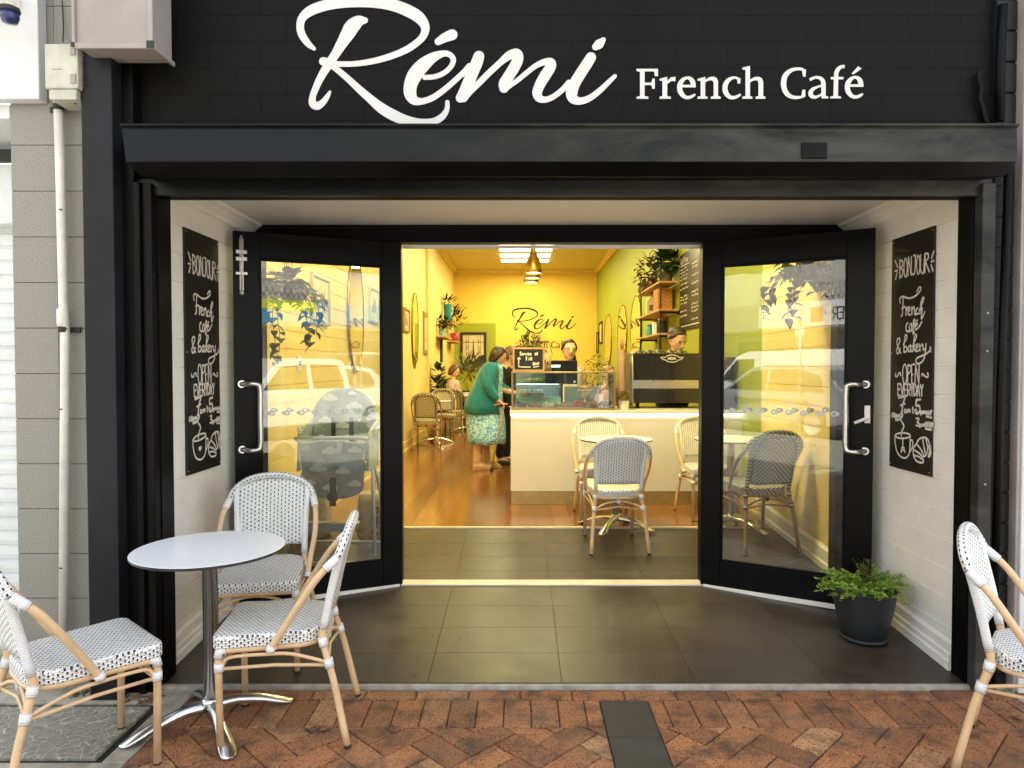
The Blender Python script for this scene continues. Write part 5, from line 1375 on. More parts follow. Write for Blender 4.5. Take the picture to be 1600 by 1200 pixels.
def cake(x, y, z, lab, r_, h, mats, toppings, kind='cake'):
    t = empty('cake', lab, 'cake', (x, y, z)); mb = MB()
    mb.lathe([(r_, 0), (r_ * 1.02, h * .3), (r_, h), (r_ * .9, h * 1.04)], seg=24); mb.build('sponge', M[mats[0]], t)
    mb = MB(); rr = random.Random(int(x * 1000)); mb.lathe([(r_ * 1.03, h * .8), (r_ * 1.04, h * 1.02), (r_ * .8, h * 1.12), (.0, h * 1.14)], seg=24, caps=False)
    for k in range(toppings): a = k / toppings * 2 * PI; mb.ball((math.cos(a) * r_ * .8, math.sin(a) * r_ * .8, h * 1.2), r_ * .15, 8)
    mb.build('icing', M[mats[1]], t)
    mb = MB()
    for k in range(9): mb.ball((rr.uniform(-.6, .6) * r_, rr.uniform(-.6, .6) * r_, h * 1.2), r_ * .12, 8)
    mb.build('topping', M[mats[2]], t)
cake(.13, 7.40, CT + .105, 'cream topped meringue cake with berries on the lower cabinet shelf', .13, .045, ('pastry', 'icing', 'berry'), 14)
cake(.15, 7.42, 1.311, 'pale lime tart on the upper shelf of the lit cake cabinet', .12, .03, ('pastry', 'slime', 'icing'), 12)
cake(.34, 7.38, 1.311, 'small white iced cake at the right of the upper lit shelf', .06, .05, ('pastry', 'icing', 'icing'), 8)
# pastry heaps on trays in the case
def tray(x, y, lab, kind, n, seed, mat, w_=.15):
    t = empty('pastry_tray', lab, 'pastry tray', (x, y, CT + .018)); rr = random.Random(seed)
    mb = MB(); mb.lathe([(w_ * .62, 0), (w_ * .72, .008), (w_ * .70, .010), (w_ * .6, .004)], seg=24, sy=.9); mb.build('tray', M['icing'], t)
    for k in range(n):
        a = rr.uniform(0, 2 * PI); q = w_ * .5 * math.sqrt(rr.random()); z = .018 + .03 * (1 - q / w_ * 1.6) * (k > n * .5)
        mb = MB()
        if kind == 'croissant':
            an = rr.uniform(0, PI); pts = [(math.cos(u_) * .034, math.sin(u_) * .026, 0) for u_ in (0, .6, 1.2, 1.8, 2.4, 3.1)]
            c = catmull(pts, 2); rads = [.006 + .013 * math.sin(PI * i / (len(c) - 1)) * (1 + .12 * (i % 2)) for i in range(len(c))]
            mb.tube(c, rads, 8); mb.xform(Matrix.Rotation(an, 4, 'Z'))
        elif kind == 'muffin': mb.lathe([(.018, -.012), (.023, .008), (.030, .012), (.027, .024), (.012, .034), (.0, .035)], seg=12)
        else: mb.ball((0, 0, 0), .026, 10, 0, (1, 1, .62)); mb.ball((.006, .003, .012), .012, 8, 0, (1, 1, .6))
        o = mb.build('pastry', M[mat], t, smooth=True); o.location = (math.cos(a) * q, math.sin(a) * q * .8, z); o.rotation_euler = (rr.uniform(-.2, .2), rr.uniform(-.2, .2), rr.uniform(0, 3))
tray(.00, 6.77, 'tray of dark brown pastries in the left corner of the case', 'roll', 7, 1, 'choc')
tray(.13, 6.78, 'second tray from the left in the case, with brown rolls', 'roll', 8, 2, 'pastry')
tray(.27, 6.77, 'tray of flat pale pastries at the middle left of the case', 'roll', 7, 3, 'icing', .14)
tray(.42, 6.78, 'heaped golden croissants at the middle of the case', 'croissant', 14, 4, 'pastry', .17)
tray(.575, 6.78, 'heap of red topped berry pastries in the case', 'muffin', 11, 5, 'berry', .15)
tray(.715, 6.79, 'heap of pale golden croissants right of the berry pastries', 'croissant', 13, 6, 'pastry', .16)
tray(.85, 6.78, 'heap of chocolate muffins at the right end of the case', 'muffin', 9, 7, 'choc', .13)
t = empty('cake_stand', 'small pedestal stand with a flat cake in the right half of the case', 'cake stand', (.66, 6.98, CT + .016))
mb = MB(); mb.lathe([(.045, 0), (.012, .012), (.010, .15), (.075, .165), (.078, .172), (.0, .172)], seg=24); mb.build('stand', M['trim'], t)
mb = MB(); mb.lathe([(.062, .173), (.064, .20), (.05, .212), (0, .214)], seg=20); mb.build('flat_cake', M['pastry'], t)
t = empty('folded_napkin', 'grey blue folded paper screen inside the right half of the case', 'card', (.66, 7.12, CT + .016))
mb = MB(); mb.box(-.20, .16, -.004, 0, 0, .20); mb.build('card', pm('grey_blue_card', (.20, .26, .32), .7), t)
mb = MB(); mb.prism([(-.02, .02), (.10, .20), (-.02, .20)], lambda p: (p[0], -.0045, p[1]), lambda p: (p[0], -.006, p[1])); mb.prism([(.07, .0), (.155, .0), (.155, .19)], lambda p: (p[0], -.0045, p[1]), lambda p: (p[0], -.006, p[1])); mb.build('pale_corner', M['pink'], t)
# small framed chalkboard on the case
a = P(801, 543, 6.74); b = P(851, 581, 6.74)
t = empty('menu_chalkboard', 'small wood framed chalkboard with an arrow, standing on the pastry case', 'chalkboard', ((a.x + b.x) / 2, 6.74, z1 + .002))
hw = (b.x - a.x) / 2; H = a.z - z1 - .002
mb = MB(); f_ = .018
mb.box(-hw, hw, -.010, .010, 0, f_); mb.box(-hw, hw, -.010, .010, H - f_, H); mb.box(-hw, -hw + f_, -.010, .010, f_, H - f_); mb.box(hw - f_, hw, -.010, .010, f_, H - f_); mb.build('frame', M['woodlight'], t, .002)
mb = MB(); mb.box(-hw + f_, hw - f_, -.003, .006, f_, H - f_); bd_ = mb.build('slate', M['board'], t)
F = lambda x, y, l: Vector((x, -.0035 - l * .6, y))
mb = MB(); word(mb, 'Service', -.085, H - .075, .013, .032, .0045, F, .35, ydown=False); word(mb, 'at', .062, H - .072, .012, .028, .004, F, .35, ydown=False); word(mb, 'Till', -.03, H - .125, .016, .032, .0045, F, .5, ydown=False)
ribbon(mb, [(-.095, H - .10), (-.097, .06), (-.085, .045), (.02, .043)], F, .004); ribbon(mb, [(-.108, H - .115), (-.095, H - .098), (-.080, H - .115)], F, .004)
word(mb, 'Bec', .045, .048, .016, .026, .0045, F, .3, ydown=False, skew=.25); ribbon(mb, [(.045, .040), (.10, .052)], F, .003); fix_normals(mb.build('chalk_writing', M['chalk'], bd_), (0, -1, 0))
# till monitor
a = P(852, 563, 7.3); b = P(902, 606, 7.3)
t = empty('till_monitor', 'black till screen behind the pastry case in front of the cashier', 'monitor', ((a.x + b.x) / 2, 7.3, CT))
hw = (b.x - a.x) / 2
mb = MB(); mb.box(-hw, hw, -.014, .014, .235, a.z - CT); mb.build('screen_back', M['screen'], t, .006)
mb = MB(); mb.tube([(0, .02, .01), (0, .02, .24)], .02, 10); mb.box(-.09, .09, -.05, .09, 0.0005, .012); mb.build('stand', M['screen'], t, .002)
mb = MB(); mb.ball((hw - .03, -.015, .26), .012, 10, 0, (1, .1, 1)); mb.build('badge', M['trim'], t)
# coffee machine
t = empty('espresso_machine', 'large black espresso machine with a winged badge on the right of the counter', 'coffee machine', (1.55, 7.2, CT))
mx0, mx1 = P(985, 600, 6.95).x, 2.02; my0, my1 = 6.92, 7.48; mt = P(1000, 552, 6.92).z
L_ = Vector(t.location)
def mbx(name, mat, dims, bev=.004, par=None):
    mb = MB()
    for d in dims: mb.box(*d)
    W0(t, mb); return mb.build(name, mat, par or t, bev)
body = mbx('body', pm('gloss_black_enamel', (.010, .010, .011), .22, coat=.4), [(mx0 + .02, mx1 - .02, my0, my0 + .04, 1.345, mt), (mx0 + .02, mx1 - .02, my0, my1, CT + .055, 1.262)], .008)
mbx('steel_panel', M['steel'], [(mx0 + .02, mx1 - .02, my0 + .006, my0 + .03, 1.2625, 1.3445)], .003)
mbx('top_tray', M['steel'], [(mx0 + .03, mx1 - .03, my0 + .041, my1, mt - .05, mt - .02)], .004)
for X in (mx0, mx1):
    mb = MB(); pr = [(my0 - .03, CT + .04), (my1, CT + .04), (my1, mt - .02), (my0 + .10, mt + .02), (my0 + .0, mt + .0), (my0 - .035, mt - .10), (my0 - .04, 1.25)]
    mb.prism(pr, lambda p: (X - .018, p[0], p[1]), lambda p: (X + .018, p[0], p[1])); W0(t, mb); recalc(mb.build('side_panel', pm('grey_side_enamel', (.16, .14, .13), .3, .4), t, .010))
mb = MB(); mb.tube(catmull([(mx0 + .01, my0 - .05, CT + .06), (mx0 + .01, my0 - .055, 1.35), (mx0 + .01, my0 - .03, mt - .06), (mx0 + .02, my0 + .05, mt + .02)], 4), .008, 8); W0(t, mb).build('trim_tube', M['steel'], t)
mb = MB()
for X in (mx0 + .08, mx1 - .08):
    for Y in (my0 + .08, my1 - .06): mb.tube([(X, Y, CT + .001), (X, Y, CT + .056)], .02, 10)
W0(t, mb).build('foot', M['rubber'], t)
q = P(1050, 560, my0)
F = lambda x, y, l: Vector((q.x + x, my0 - .0015 - l * .6, q.z + y)) - L_
mb = MB(); wing = [(-.115, .012), (-.075, .008), (-.055, .022), (0, .036), (.055, .022), (.075, .008), (.115, .012), (.09, -.010), (.065, -.016), (.045, -.030), (0, -.038), (-.045, -.030), (-.065, -.016), (-.09, -.010)]
ribbon(mb, wing, F, .006, 2, True); word(mb, 'WEGA', -.040, -.012, .016, .022, .0045, F, .3, ydown=False); fix_normals(mb.build('badge', M['silver'], body), (0, -1, 0))
# cups warming on top
cupm = pm('dark_ceramic_cup', (.07, .06, .045), .35)
rr = random.Random(8); k_ = 0
for X in (mx0 + .10, mx0 + .20, mx0 + .30, mx0 + .42, mx0 + .52):
    t = empty('upturned_cup', 'dark upturned cup on top of the espresso machine, number %s from its left end' % ('one', 'two', 'three', 'four', 'five')[k_], 'cup', (X, 7.04, mt - .019), 0, 'cups warming on the espresso machine'); k_ += 1
    mb = MB(); mb.lathe([(.046, 0), (.048, .006), (.042, .03), (.028, .05), (.018, .054), (.018, .060), (0, .060)], seg=18); mb.build('bowl', cupm, t)
    mb = MB(); mb.tube(catmull([(.042, 0, .012), (.062, 0, .020), (.060, 0, .038), (.036, 0, .042)], 3), .005, 6); mb.build('handle', cupm, t)
# grinder behind the door glass
t = empty('coffee_grinder', 'dark coffee grinder beside the espresso machine, seen through the right door glass', 'coffee grinder', (2.08 - .0, 6.86, CT))
t.location.x = 2.03; t.location.y = 6.78
mb = MB(); mb.box(-.07, .07, -.07, .07, .001, .30); mb.build('body', M['screen'], t, .015)
mb = MB(); mb.lathe([(.03, .30), (.035, .34), (.085, .44), (.088, .50), (.080, .51), (0, .51)], seg=20); mb.build('hopper', pm('smoked_hopper', (.05, .04, .03), .2), t)
mb = MB(); mb.tube([(-.06, -.05, .16), (-.06, -.12, .15)], .012, 8); mb.build('handle', M['rubber'], t)
# cup stack: each cup its own thing
sx, sy = P(971, 600, 6.98).x, 6.98; z = CT + .001; first = None
rimh = .0215
def paper_cup(z):
    t = empty('paper_cup', 'patterned kraft paper cup nested upside down in the tall stack left of the espresso machine', 'paper cup', (sx, sy, z), 0, 'stack of paper cups beside the espresso machine')
    mb = MB(); mb.lathe([(.044, 0), (.0455, .002), (.044, .005), (.0425, .0055), (.034, .098), (.032, .100), (0, .100)], seg=20); mb.build('cup_wall', M['cup'], t, smooth=False); return t
k = 0; r0 = None
while z + .10 < P(970, 545, sy).z:
    if r0 is None: r0 = paper_cup(z)
    else: c = dup(r0); c.location = (sx + rr.uniform(-.0015, .0015), sy, z)
    z += rimh
t = empty('straw_bundle', 'bundle of pinkish straws standing on top of the paper cup stack', 'straws', (sx, sy, z + .1 - rimh))
mb = MB()
for k in range(16): a = rr.random() * 6.28; q = .02 * rr.random() ** .5; mb.tube([(math.cos(a) * q, math.sin(a) * q, .001), (math.cos(a) * q * 1.3, math.sin(a) * q * 1.3, .10)], .004, 6)
mb.build('straws', pm('pinkish_paper', (.45, .22, .16), .7, var=.4, vs=60), t)
def small_pot(x, y, z, lab, potm, potr, poth, fm, rad, n, L, W, seed, sq=(1, 1, 1), zmin=-.3, name='potted_plant'):
    t = empty(name, lab, 'potted plant', (x, y, z)); rr = random.Random(seed)
    mb = MB(); mb.lathe([(potr * .75, 0), (potr * .78, .004), (potr, poth), (potr * .95, poth), (potr * .9, poth - .012), (0, poth - .015)], seg=20); mb.build('pot', M[potm], t)
    mb = MB(); bush(mb, (0, 0, poth + rad * sq[2] * .6), rad, n, L, W, rr, sq, .3, zmin); 
    for k in range(5): d = rdir(rr, .6, 1); mb.tube([(0, 0, poth - .02), d * rad * .6 + Vector((0, 0, poth))], .003, 4)
    mb.build('foliage', M[fm], t); return t
q = P(975, 637, 6.72); small_pot(q.x, 6.72, CT + .001, 'small green plant in a white pot in front of the paper cups', 'trim', .052, .085, 'olive', .075, 260, .03, .016, 3, (1, 1, .75))
q = P(832, 540, 7.05)
small_pot(q.x - .02, 6.98, z1 + .002, 'bushy olive green plant on the pastry case behind the small chalkboard', 'bronze', .07, .11, 'olive', .15, 520, .055, .016, 5, (1.0, .8, 1.1), -.1)
q = P(862, 575, 7.25)
t = empty('lantern', 'cream metal lantern with a wooden bail handle on the pastry case', 'lantern', (P(850, 550, 7.02).x, 7.02, z1 + .002))
mb = MB(); mb.lathe([(.075, 0), (.075, .17), (.070, .175), (.035, .215), (.030, .23), (0, .23)], seg=24); mb.build('body', pm('cream_enamel', (.62, .52, .30), .45), t)
mb = MB(); mb.tube([(-.07, 0, .30), (.05, 0, .30)], .011, 8); bh = mb.build('bail_grip', M['wooddark'], t)
mb = MB(); mb.tube([(-.07, 0, .30), (-.085, 0, .17)], .004, 6); mb.tube([(.05, 0, .30), (.085, 0, .17)], .004, 6); mb.build('bail_wire', M['rubber'], bh)
F = lambda x, y, l: Vector((math.sin(x / .076) * .0765, -math.cos(x / .076) * .0765, y)); mb = MB(); word(mb, 'Cafe', -.045, .07, .018, .045, .005, F, .3, ydown=False); fix_normals(mb.build('lettering', M['ink'], t), (0, -1, 0))
small_pot(-.035, 7.06, z1 + .002, 'leafy branch with reddish tips at the left end of the pastry case top', 'bronze', .035, .07, 'pinkleaf', .12, 90, .05, .02, 15, (1.2, .8, 1), -.2)
# gypsophila-like spray behind the case
q = P(935, 545, 7.9); t = small_pot(q.x, 7.9, 1.0, 'tall airy spray of dried flowers between the cashier and the green wall', 'trim', .07, .16, 'olive', .22, 620, .032, .02, 6, (1.05, .7, 1.25), -.5)
t = empty('low_bench', 'low back bench behind the counter carrying the flower spray', 'counter', (.95, 7.95, ZW))
mb = MB(); mb.box(-.30, .55, -.22, .30, .03, .84); mb.build('bench', M['wooddark'], t, .004)
# pendants
for k, (px, yy, yb_) in enumerate(((833.5, 8.0, 427), (831.5, 8.47, 435), (829.5, 8.92, 442))):
    q = P(px, yb_, yy)
    t = empty('pendant_lamp', ('nearest and highest', 'middle', 'farthest and lowest')[k] + ' of the three bottle shaped brass pendant lamps', 'pendant lamp', (q.x, yy, q.z), 0, 'brass pendant lamps')
    mb = MB(); mb.lathe([(.096, .0), (.100, .012), (.098, .06), (.078, .14), (.048, .20), (.028, .26), (.022, .33), (.014, .345)], seg=32, caps=False); mb.lathe([(.092, .001), (.094, .06), (.074, .138), (.044, .198), (.024, .26)], seg=32, caps=False); mb.build('shade', M['brass'], t)
    mb = MB(); mb.tube([(0, 0, .34), (0, 0, CZ - q.z)], .004, 6); mb.lathe([(.04, CZ - q.z - .03), (.045, CZ - q.z - .001)], seg=16); mb.build('cord', M['rubber'], t)
    mb = MB(); mb.lathe([(.0, .014), (.088, .014)], seg=24, caps=False); mb.build('bulb', M['bulb'], t)
# ceiling battens; the first, unseen, is added to brighten the door end
for k, (yy, vis) in enumerate(((5.3, 0), (8.0, 0), (11.0, 0), (13.0, 0), (14.75, 1), (15.35, 1), (16.2, 1), (17.0, 1))):
    lab = ('long lit ceiling batten, nearest of the visible row', 'second lit ceiling batten of the visible row', 'third lit ceiling batten of the visible row', 'farthest lit ceiling batten, nearest the back wall')[k - 4] if vis else 'unseen lit ceiling batten above the front of the shop, number %d from the door' % (k + 1)
    t = empty('ceiling_light', lab, 'ceiling light', (.13, yy, CZ - .002), 0, 'fluorescent ceiling battens')
    mb = MB(); mb.box(-.60, .60, -.09, .09, -.03, -.0); mb.build('housing', M['trim'], t, .004)
    mb = MB()
    for s in (-.05, .05): mb.tube([(-.58, s, -.058), (.58, s, -.058)], .026, 8)
    mb.build('tube', M['tube'], t)
# mirrors
def mirror(X, y, z, ry, rz2, lab, grp):
    t = empty('oval_mirror', lab, 'mirror', (X, y, z), 0, grp); sg = 1 if X < 0 else -1
    n = 40; pr = [(math.cos(2 * PI * k / n) * ry, math.sin(2 * PI * k / n) * rz2) for k in range(n)]
    mb = MB(); mb.prism(pr, lambda p: (sg * .004, p[0], p[1]), lambda p: (sg * .022, p[0], p[1])); recalc(mb.build('mirror_glass', M['mirror'], t, smooth=False))
    mb = MB(); mb.tube([(sg * .015, p[0], p[1]) for p in pr], .014, 8, closed=True); mb.build('frame', M['brass'], t)
mirror(WL, 11.82, 2.10, .33, .63, 'slim brass edged oval mirror on the left wall beside the doorway edge', 'oval wall mirrors')
mirror(WL, 7.55, 2.05, .34, .62, 'brass edged oval mirror seen through the left door glass', 'oval wall mirrors')
mirror(WR, 16.6, 2.13, .64, .60, 'farthest of the three round mirrors on the green wall', 'round mirrors on the green wall')
mirror(WR, 14.3, 2.13, .60, .62, 'middle of the three round mirrors on the green wall', 'round mirrors on the green wall')
mirror(WR, 12.6, 2.13, .56, .64, 'nearest of the three round mirrors on the green wall, beside the shelves', 'round mirrors on the green wall')
def frame_on(X, ya, yb_, za, zb_, lab, fm, art='paper', w_=.03, detail=True):
    t = empty('picture_frame', lab, 'picture', (X, (ya + yb_) / 2, (za + zb_) / 2)); sg = 1 if X < 0 else -1
    hy, hz = abs(yb_ - ya) / 2, abs(za - zb_) / 2; x0, x1 = sorted((sg * .001, sg * .03))
    mb = MB(); mb.box(x0, x1, -hy, hy, -hz, -hz + w_); mb.box(x0, x1, -hy, hy, hz - w_, hz); mb.box(x0, x1, -hy, -hy + w_, -hz + w_, hz - w_); mb.box(x0, x1, hy - w_, hy, -hz + w_, hz - w_); mb.build('frame', M[fm], t, .003)
    x0, x1 = sorted((sg * .001, sg * .012)); mb = MB(); mb.box(x0, x1, -hy + w_, hy - w_, -hz + w_, hz - w_); pr = mb.build('print', M[art], t)
    if detail:
        mb = MB(); F = lambda x, y, l: Vector((sg * (.0125 + l * .6), x, y)); rr = random.Random(int(ya * 10))
        for k in range(5): ribbon(mb, [(rr.uniform(-.5, .5) * hy, rr.uniform(-.5, .5) * hz) for _ in range(4)], F, .012)
        fix_normals(mb.build('drawing', M['ink'], pr), (sg, 0, 0))
frame_on(WL, 12.85, 14.1, 2.51, 1.72, 'gold framed picture on the left wall beyond the slim mirror', 'gold', 'paper', .08)
frame_on(WL, 10.66, 11.2, 2.40, 2.03, 'thin brass framed picture at the very edge of the left door frame', 'brass')
frame_on(WL, 8.25, 8.8, 2.45, 2.02, 'small picture on the left wall right of the mirror, seen through glass', 'silver')
frame_on(WL, 5.95, 6.5, 2.30, 1.86, 'grey framed picture on the boarded wall behind the left door glass', 'silver')
frame_on(WR, 17.75, 18.4, 2.65, 2.08, 'narrow black framed picture on the green wall, nearer of two', 'ink', 'paper', .05, False)
frame_on(WR, 18.62, 19.0, 2.42, 1.85, 'narrow black framed picture in the far corner of the green wall', 'ink', 'paper', .05, False)
# poster on the back wall
a = P(719, 519, YB - .05); b = P(760, 579, YB - .05)
t = empty('wall_poster', 'large black framed sepia poster of an iron tower on the back wall', 'poster', ((a.x + b.x) / 2, YB - .013, (a.z + b.z) / 2)); hw, hh = (b.x - a.x) / 2, (a.z - b.z) / 2
mb = MB(); f_ = .07
mb.box(-hw, hw, -.04, 0, -hh, -hh + f_ * 1.6); mb.box(-hw, hw, -.04, 0, hh - f_, hh); mb.box(-hw, -hw + f_, -.04, 0, -hh + f_ * 1.6, hh - f_); mb.box(hw - f_, hw, -.04, 0, -hh + f_ * 1.6, hh - f_); mb.build('frame', M['ink'], t, .004)
mb = MB(); mb.box(-hw + f_, hw - f_, -.015, 0, -hh + f_ * 1.6, hh - f_); pr_ = mb.build('print', M['paper'], t)
F = lambda x, y, l: Vector((x, -.016 - l * .6, y)); mb = MB(); iw, ih = hw - f_, hh - f_
flatpoly(mb, [(-.035, -.28), (-.075, -.30), (-.022, -.02), (-.006, .34), (.006, .34), (.022, -.02), (.075, -.30), (.035, -.28), (0, -.17)], F)
ribbon(mb, [(-.06, -.17), (.06, -.17)], F, .018); ribbon(mb, [(-.035, -.02), (.035, -.02)], F, .014)
for X in (-.20, -.13, .13, .20): ribbon(mb, [(X, -ih * .55), (X, ih * .95)], F, .010)
ribbon(mb, [(-iw * .95, ih * .55), (iw * .95, ih * .55)], F, .014)
for X in (-.165, .165):
    for k in range(4): ribbon(mb, [(X + .02 * math.cos(u_), -.25 + k * .17 + .05 * math.sin(u_)) for u_ in (0, 1, 2, 3, 4, 5)], F, .008)
flatpoly(mb, [(-iw, -ih * .55), (-iw * .4, -ih * .42), (0, -ih * .6), (iw * .5, -ih * .3), (iw, -ih * .2), (iw, -ih * .95), (-iw, -ih * .95)], F)
fix_normals(mb.build('printed_view', M['ink'], pr_), (0, -1, 0))
mb = MB(); F2 = lambda x, y, l: Vector((x, -.0405 - l * .6, y)); word(mb, 'PARIS', -.12, -hh + .035, .035, .045, .008, F2, .4, ydown=False); fix_normals(mb.build('caption', M['paper'], t), (0, -1, 0))
# left wall shelves with plants
for k, (pa, pb, py_, lab) in enumerate(((688, 703, 501, 'upper of the three small wooden shelves on the left wall'), (677, 700, 524, 'middle and leftmost of the three small wooden shelves on the left wall'), (698, 716, 532, 'lowest and rightmost of the three small wooden shelves on the left wall'))):
    qa, qb = WX(pa, py_, WL), WX(pb - 2, py_, WL); y0_, y1_ = qa.y, min(qb.y, 18.2); y1_ = min(y1_, y0_ + 1.6)
    t = empty('wall_shelf', lab, 'shelf', (WL, (y0_ + y1_) / 2, qa.z), 0, 'small shelves on the left wall')
    mb = MB(); mb.box(.001, .24, -(y1_ - y0_) / 2, (y1_ - y0_) / 2, -.035, 0); mb.build('board', M['woodlight'], t, .003)
    mb = MB(); mb.box(.001, .02, -.02, .02, -.20, -.036); mb.box(.02, .20, -.015, .015, -.06, -.036); mb.build('bracket', M['bronze'], t)
    if k == 0: small_pot(WL + .13, y0_ + .35, qa.z + .001, 'spiky plant in a tall green pot on the upper left wall shelf', 'teal', .10, .40, 'leaf', .14, 40, .20, .04, 21, (1, 1, .6), .0)
    if k == 1: small_pot(WL + .13, y0_ + .5, qa.z + .001, 'round leaved plant in a glass jar on the middle left wall shelf', 'mint', .09, .16, 'leaf', .19, 120, .10, .07, 22, (1, 1, .8), -.3)
    if k == 2: small_pot(WL + .16, y0_ + .4, qa.z + .001, 'broad leaved plant in a dark red pot on the lowest left wall shelf', 'berry', .12, .20, 'leaf', .33, 90, .22, .06, 23, (.9, 1, 1.1), .0)
t = empty('hanging_strip', 'narrow dark sign hanging below the small left shelves', 'sign', WX(690, 545, WL + .02)); mb = MB(); mb.box(-.015, .015, -.14, .14, -.30, .30); mb.build('plate', M['navy'], t, .003)
# shelf unit on the right wall
t = empty('wall_shelf_unit', 'black pipe framed shelf unit with three timber shelves on the green wall', 'shelf', (2.0, 9.9, 2.2))
zs = [P(1030, 441, 9.3).z, P(1030, 484, 9.3).z, P(1030, 521, 9.3).z]
mb = MB()
for y in (9.25, 10.75): mb.tube([(1.88, y, zs[2] - .5), (1.88, y, zs[0] + .30)], .013, 8)
for z in (zs[0] + .25, zs[1] - .04, zs[2] - .04):
    for y in (9.25, 10.75): mb.tube([(1.87, y, z), (WR - .002, y, z)], .012, 8); mb.tube([(WR - .02, y, z), (WR - .002, y, z)], .03, 10)
W0(t, mb).build('pipe_frame', M['rubber'], t)
for z in zs: mb = MB(); mb.box(1.84, WR - .03, 9.15, 10.95, z - .024, z); W0(t, mb).build('shelf_board', M['woodlight'], t, .003)
small_pot(2.0, 9.45, zs[0] + .001, 'large leafy green plant on the top shelf of the pipe shelf unit', 'stem', .09, .16, 'leaf', .21, 230, .11, .07, 31, (.8, 1.2, .9), -.6)
q = small_pot(1.95, 10.45, zs[0] + .001, 'pink tinged trailing plant spilling off the left end of the top shelf', 'stem', .07, .08, 'pinkleaf', .26, 220, .10, .06, 32, (.8, 1.0, 1.1), -1)
t = empty('hessian_box', 'orange printed hessian box on the middle shelf of the pipe shelf unit', 'box', (1.98, 9.6, zs[1] + .001)); mb = MB(); mb.box(-.1, .1, -.16, .16, 0, .30); mb.build('box', pm('orange_hessian', (.50, .22, .06), .8), t, .006)
mb = MB(); F = lambda x, y, l: Vector((x, -.161 - l, y)); 
for k in range(4): ribbon(mb, [(-.08, .06 + k * .055), (-.02, .09 + k * .05), (.03, .05 + k * .055), (.08, .08 + k * .05)], F, .012)
fix_normals(mb.build('print', M['wooddark'], t), (0, -1, 0))
t = empty('paper_bag', 'pale paper coffee bag beside the hessian box on the middle shelf', 'bag', (1.95, 10.2, zs[1] + .001)); mb = MB(); mb.prism([(-.09, 0), (.09, 0), (.085, .20), (.03, .27), (-.03, .27), (-.085, .20)], lambda p: (p[0], -.05, p[1]), lambda p: (p[0], .05, p[1])); mb.build('bag', M['paper'], t, .008)
mb = MB(); mb.box(-.05, .05, -.0525, -.0505, .06, .14); mb.build('bag_label', M['wooddark'], t)
for X, Y, mn, hh_, rr_, lab in ((1.93, 10.3, 'steal', .18, .045, 'teal tin on the bottom shelf of the pipe shelf unit'), (1.96, 9.95, 'icing', .22, .055, 'white canister on the bottom shelf between the teal tin and dark jar'), (1.95, 9.5, 'rubber', .20, .07, 'black lidded jar at the right of the bottom shelf')):
    t = empty('canister', lab, 'canister', (X, Y, zs[2] + .001)); mb = MB(); mb.lathe([(rr_, 0), (rr_ * 1.02, .01), (rr_, hh_ * .8), (rr_ * .7, hh_ * .88)], seg=20); mb.build('body', M[mn], t)
    mb = MB(); mb.lathe([(rr_ * .75, hh_ * .88), (rr_ * .75, hh_), (0, hh_)], seg=20); mb.build('lid', M['wooddark'], t)
t = empty('orange_box', 'small orange box standing at the back of the bottom shelf', 'box', (2.05, 10.05, zs[2] + .001)); mb = MB(); mb.box(-.04, .04, -.10, .10, 0, .28); mb.build('box', pm('orange_card', (.6, .18, .03), .6), t, .004); mb = MB(); mb.box(-.042, -.0405, -.09, .09, .05, .12); mb.build('band', M['paper'], t)
# menu board on the right wall
t = empty('wall_menu', 'large brown black chalk menu board on the right wall above the barista', 'menu board', (WR, 8.2, 2.44))
mb = MB(); mb.box(-.02, -.001, -.95, .95, -.49, .50); mb.build('board', M['board'], t, .003)
mb = MB(); rr = random.Random(4); F = lambda u_, z, l: Vector((-.0205 - l * .6, -u_, z))
cols = [(-.90, .42), (-.30, .32), (.20, .42), (.72, .16)]
for x0_, wd in cols:
    z = .30
    while z > -.40:
        n = 2 + rr.randrange(3); x = x0_
        for k in range(n):
            L2 = wd / n * rr.uniform(.55, .9); m_ = max(3, int(L2 / .02))
            ribbon(mb, [(x + L2 * i / m_, z + rr.uniform(-.011, .011)) for i in range(m_ + 1)], F, .0055, 2); x += wd / n
        z -= rr.choice((.045, .045, .06, .10))
word(mb, 'Coffee', -.88, .37, .05, .075, .008, F, .3, ydown=False); word(mb, 'Menu', .0, .37, .05, .075, .008, F, .3, ydown=False)
ribbon(mb, [(-.90, .345), (-.45, .335)], F, .006); ribbon(mb, [(-.9, -.44), (.9, -.44)], F, .006)
fix_normals(mb.build('chalk_lines', M['chalk'], t), (-1, 0, 0))
# switches
for k, (px, py_, X, lab) in enumerate(((467, 567, WL, 'double wall switch on the boarded wall behind the left glass'), (548, 572, WL, 'small wall switch below the mirror behind the left glass'))):
    q = WX(px, py_, X); t = empty('wall_switch', lab, 'switch', q); mb = MB(); mb.box(.0005, .008, -.06, .06, -.06, .06); mb.build('plate', M['trim'], t, .002)
    mb = MB(); mb.box(.008, .013, -.03, -.01, -.02, .02); mb.box(.008, .013, .01, .03, -.02, .02); mb.build('rocker', M['rubber'], t)
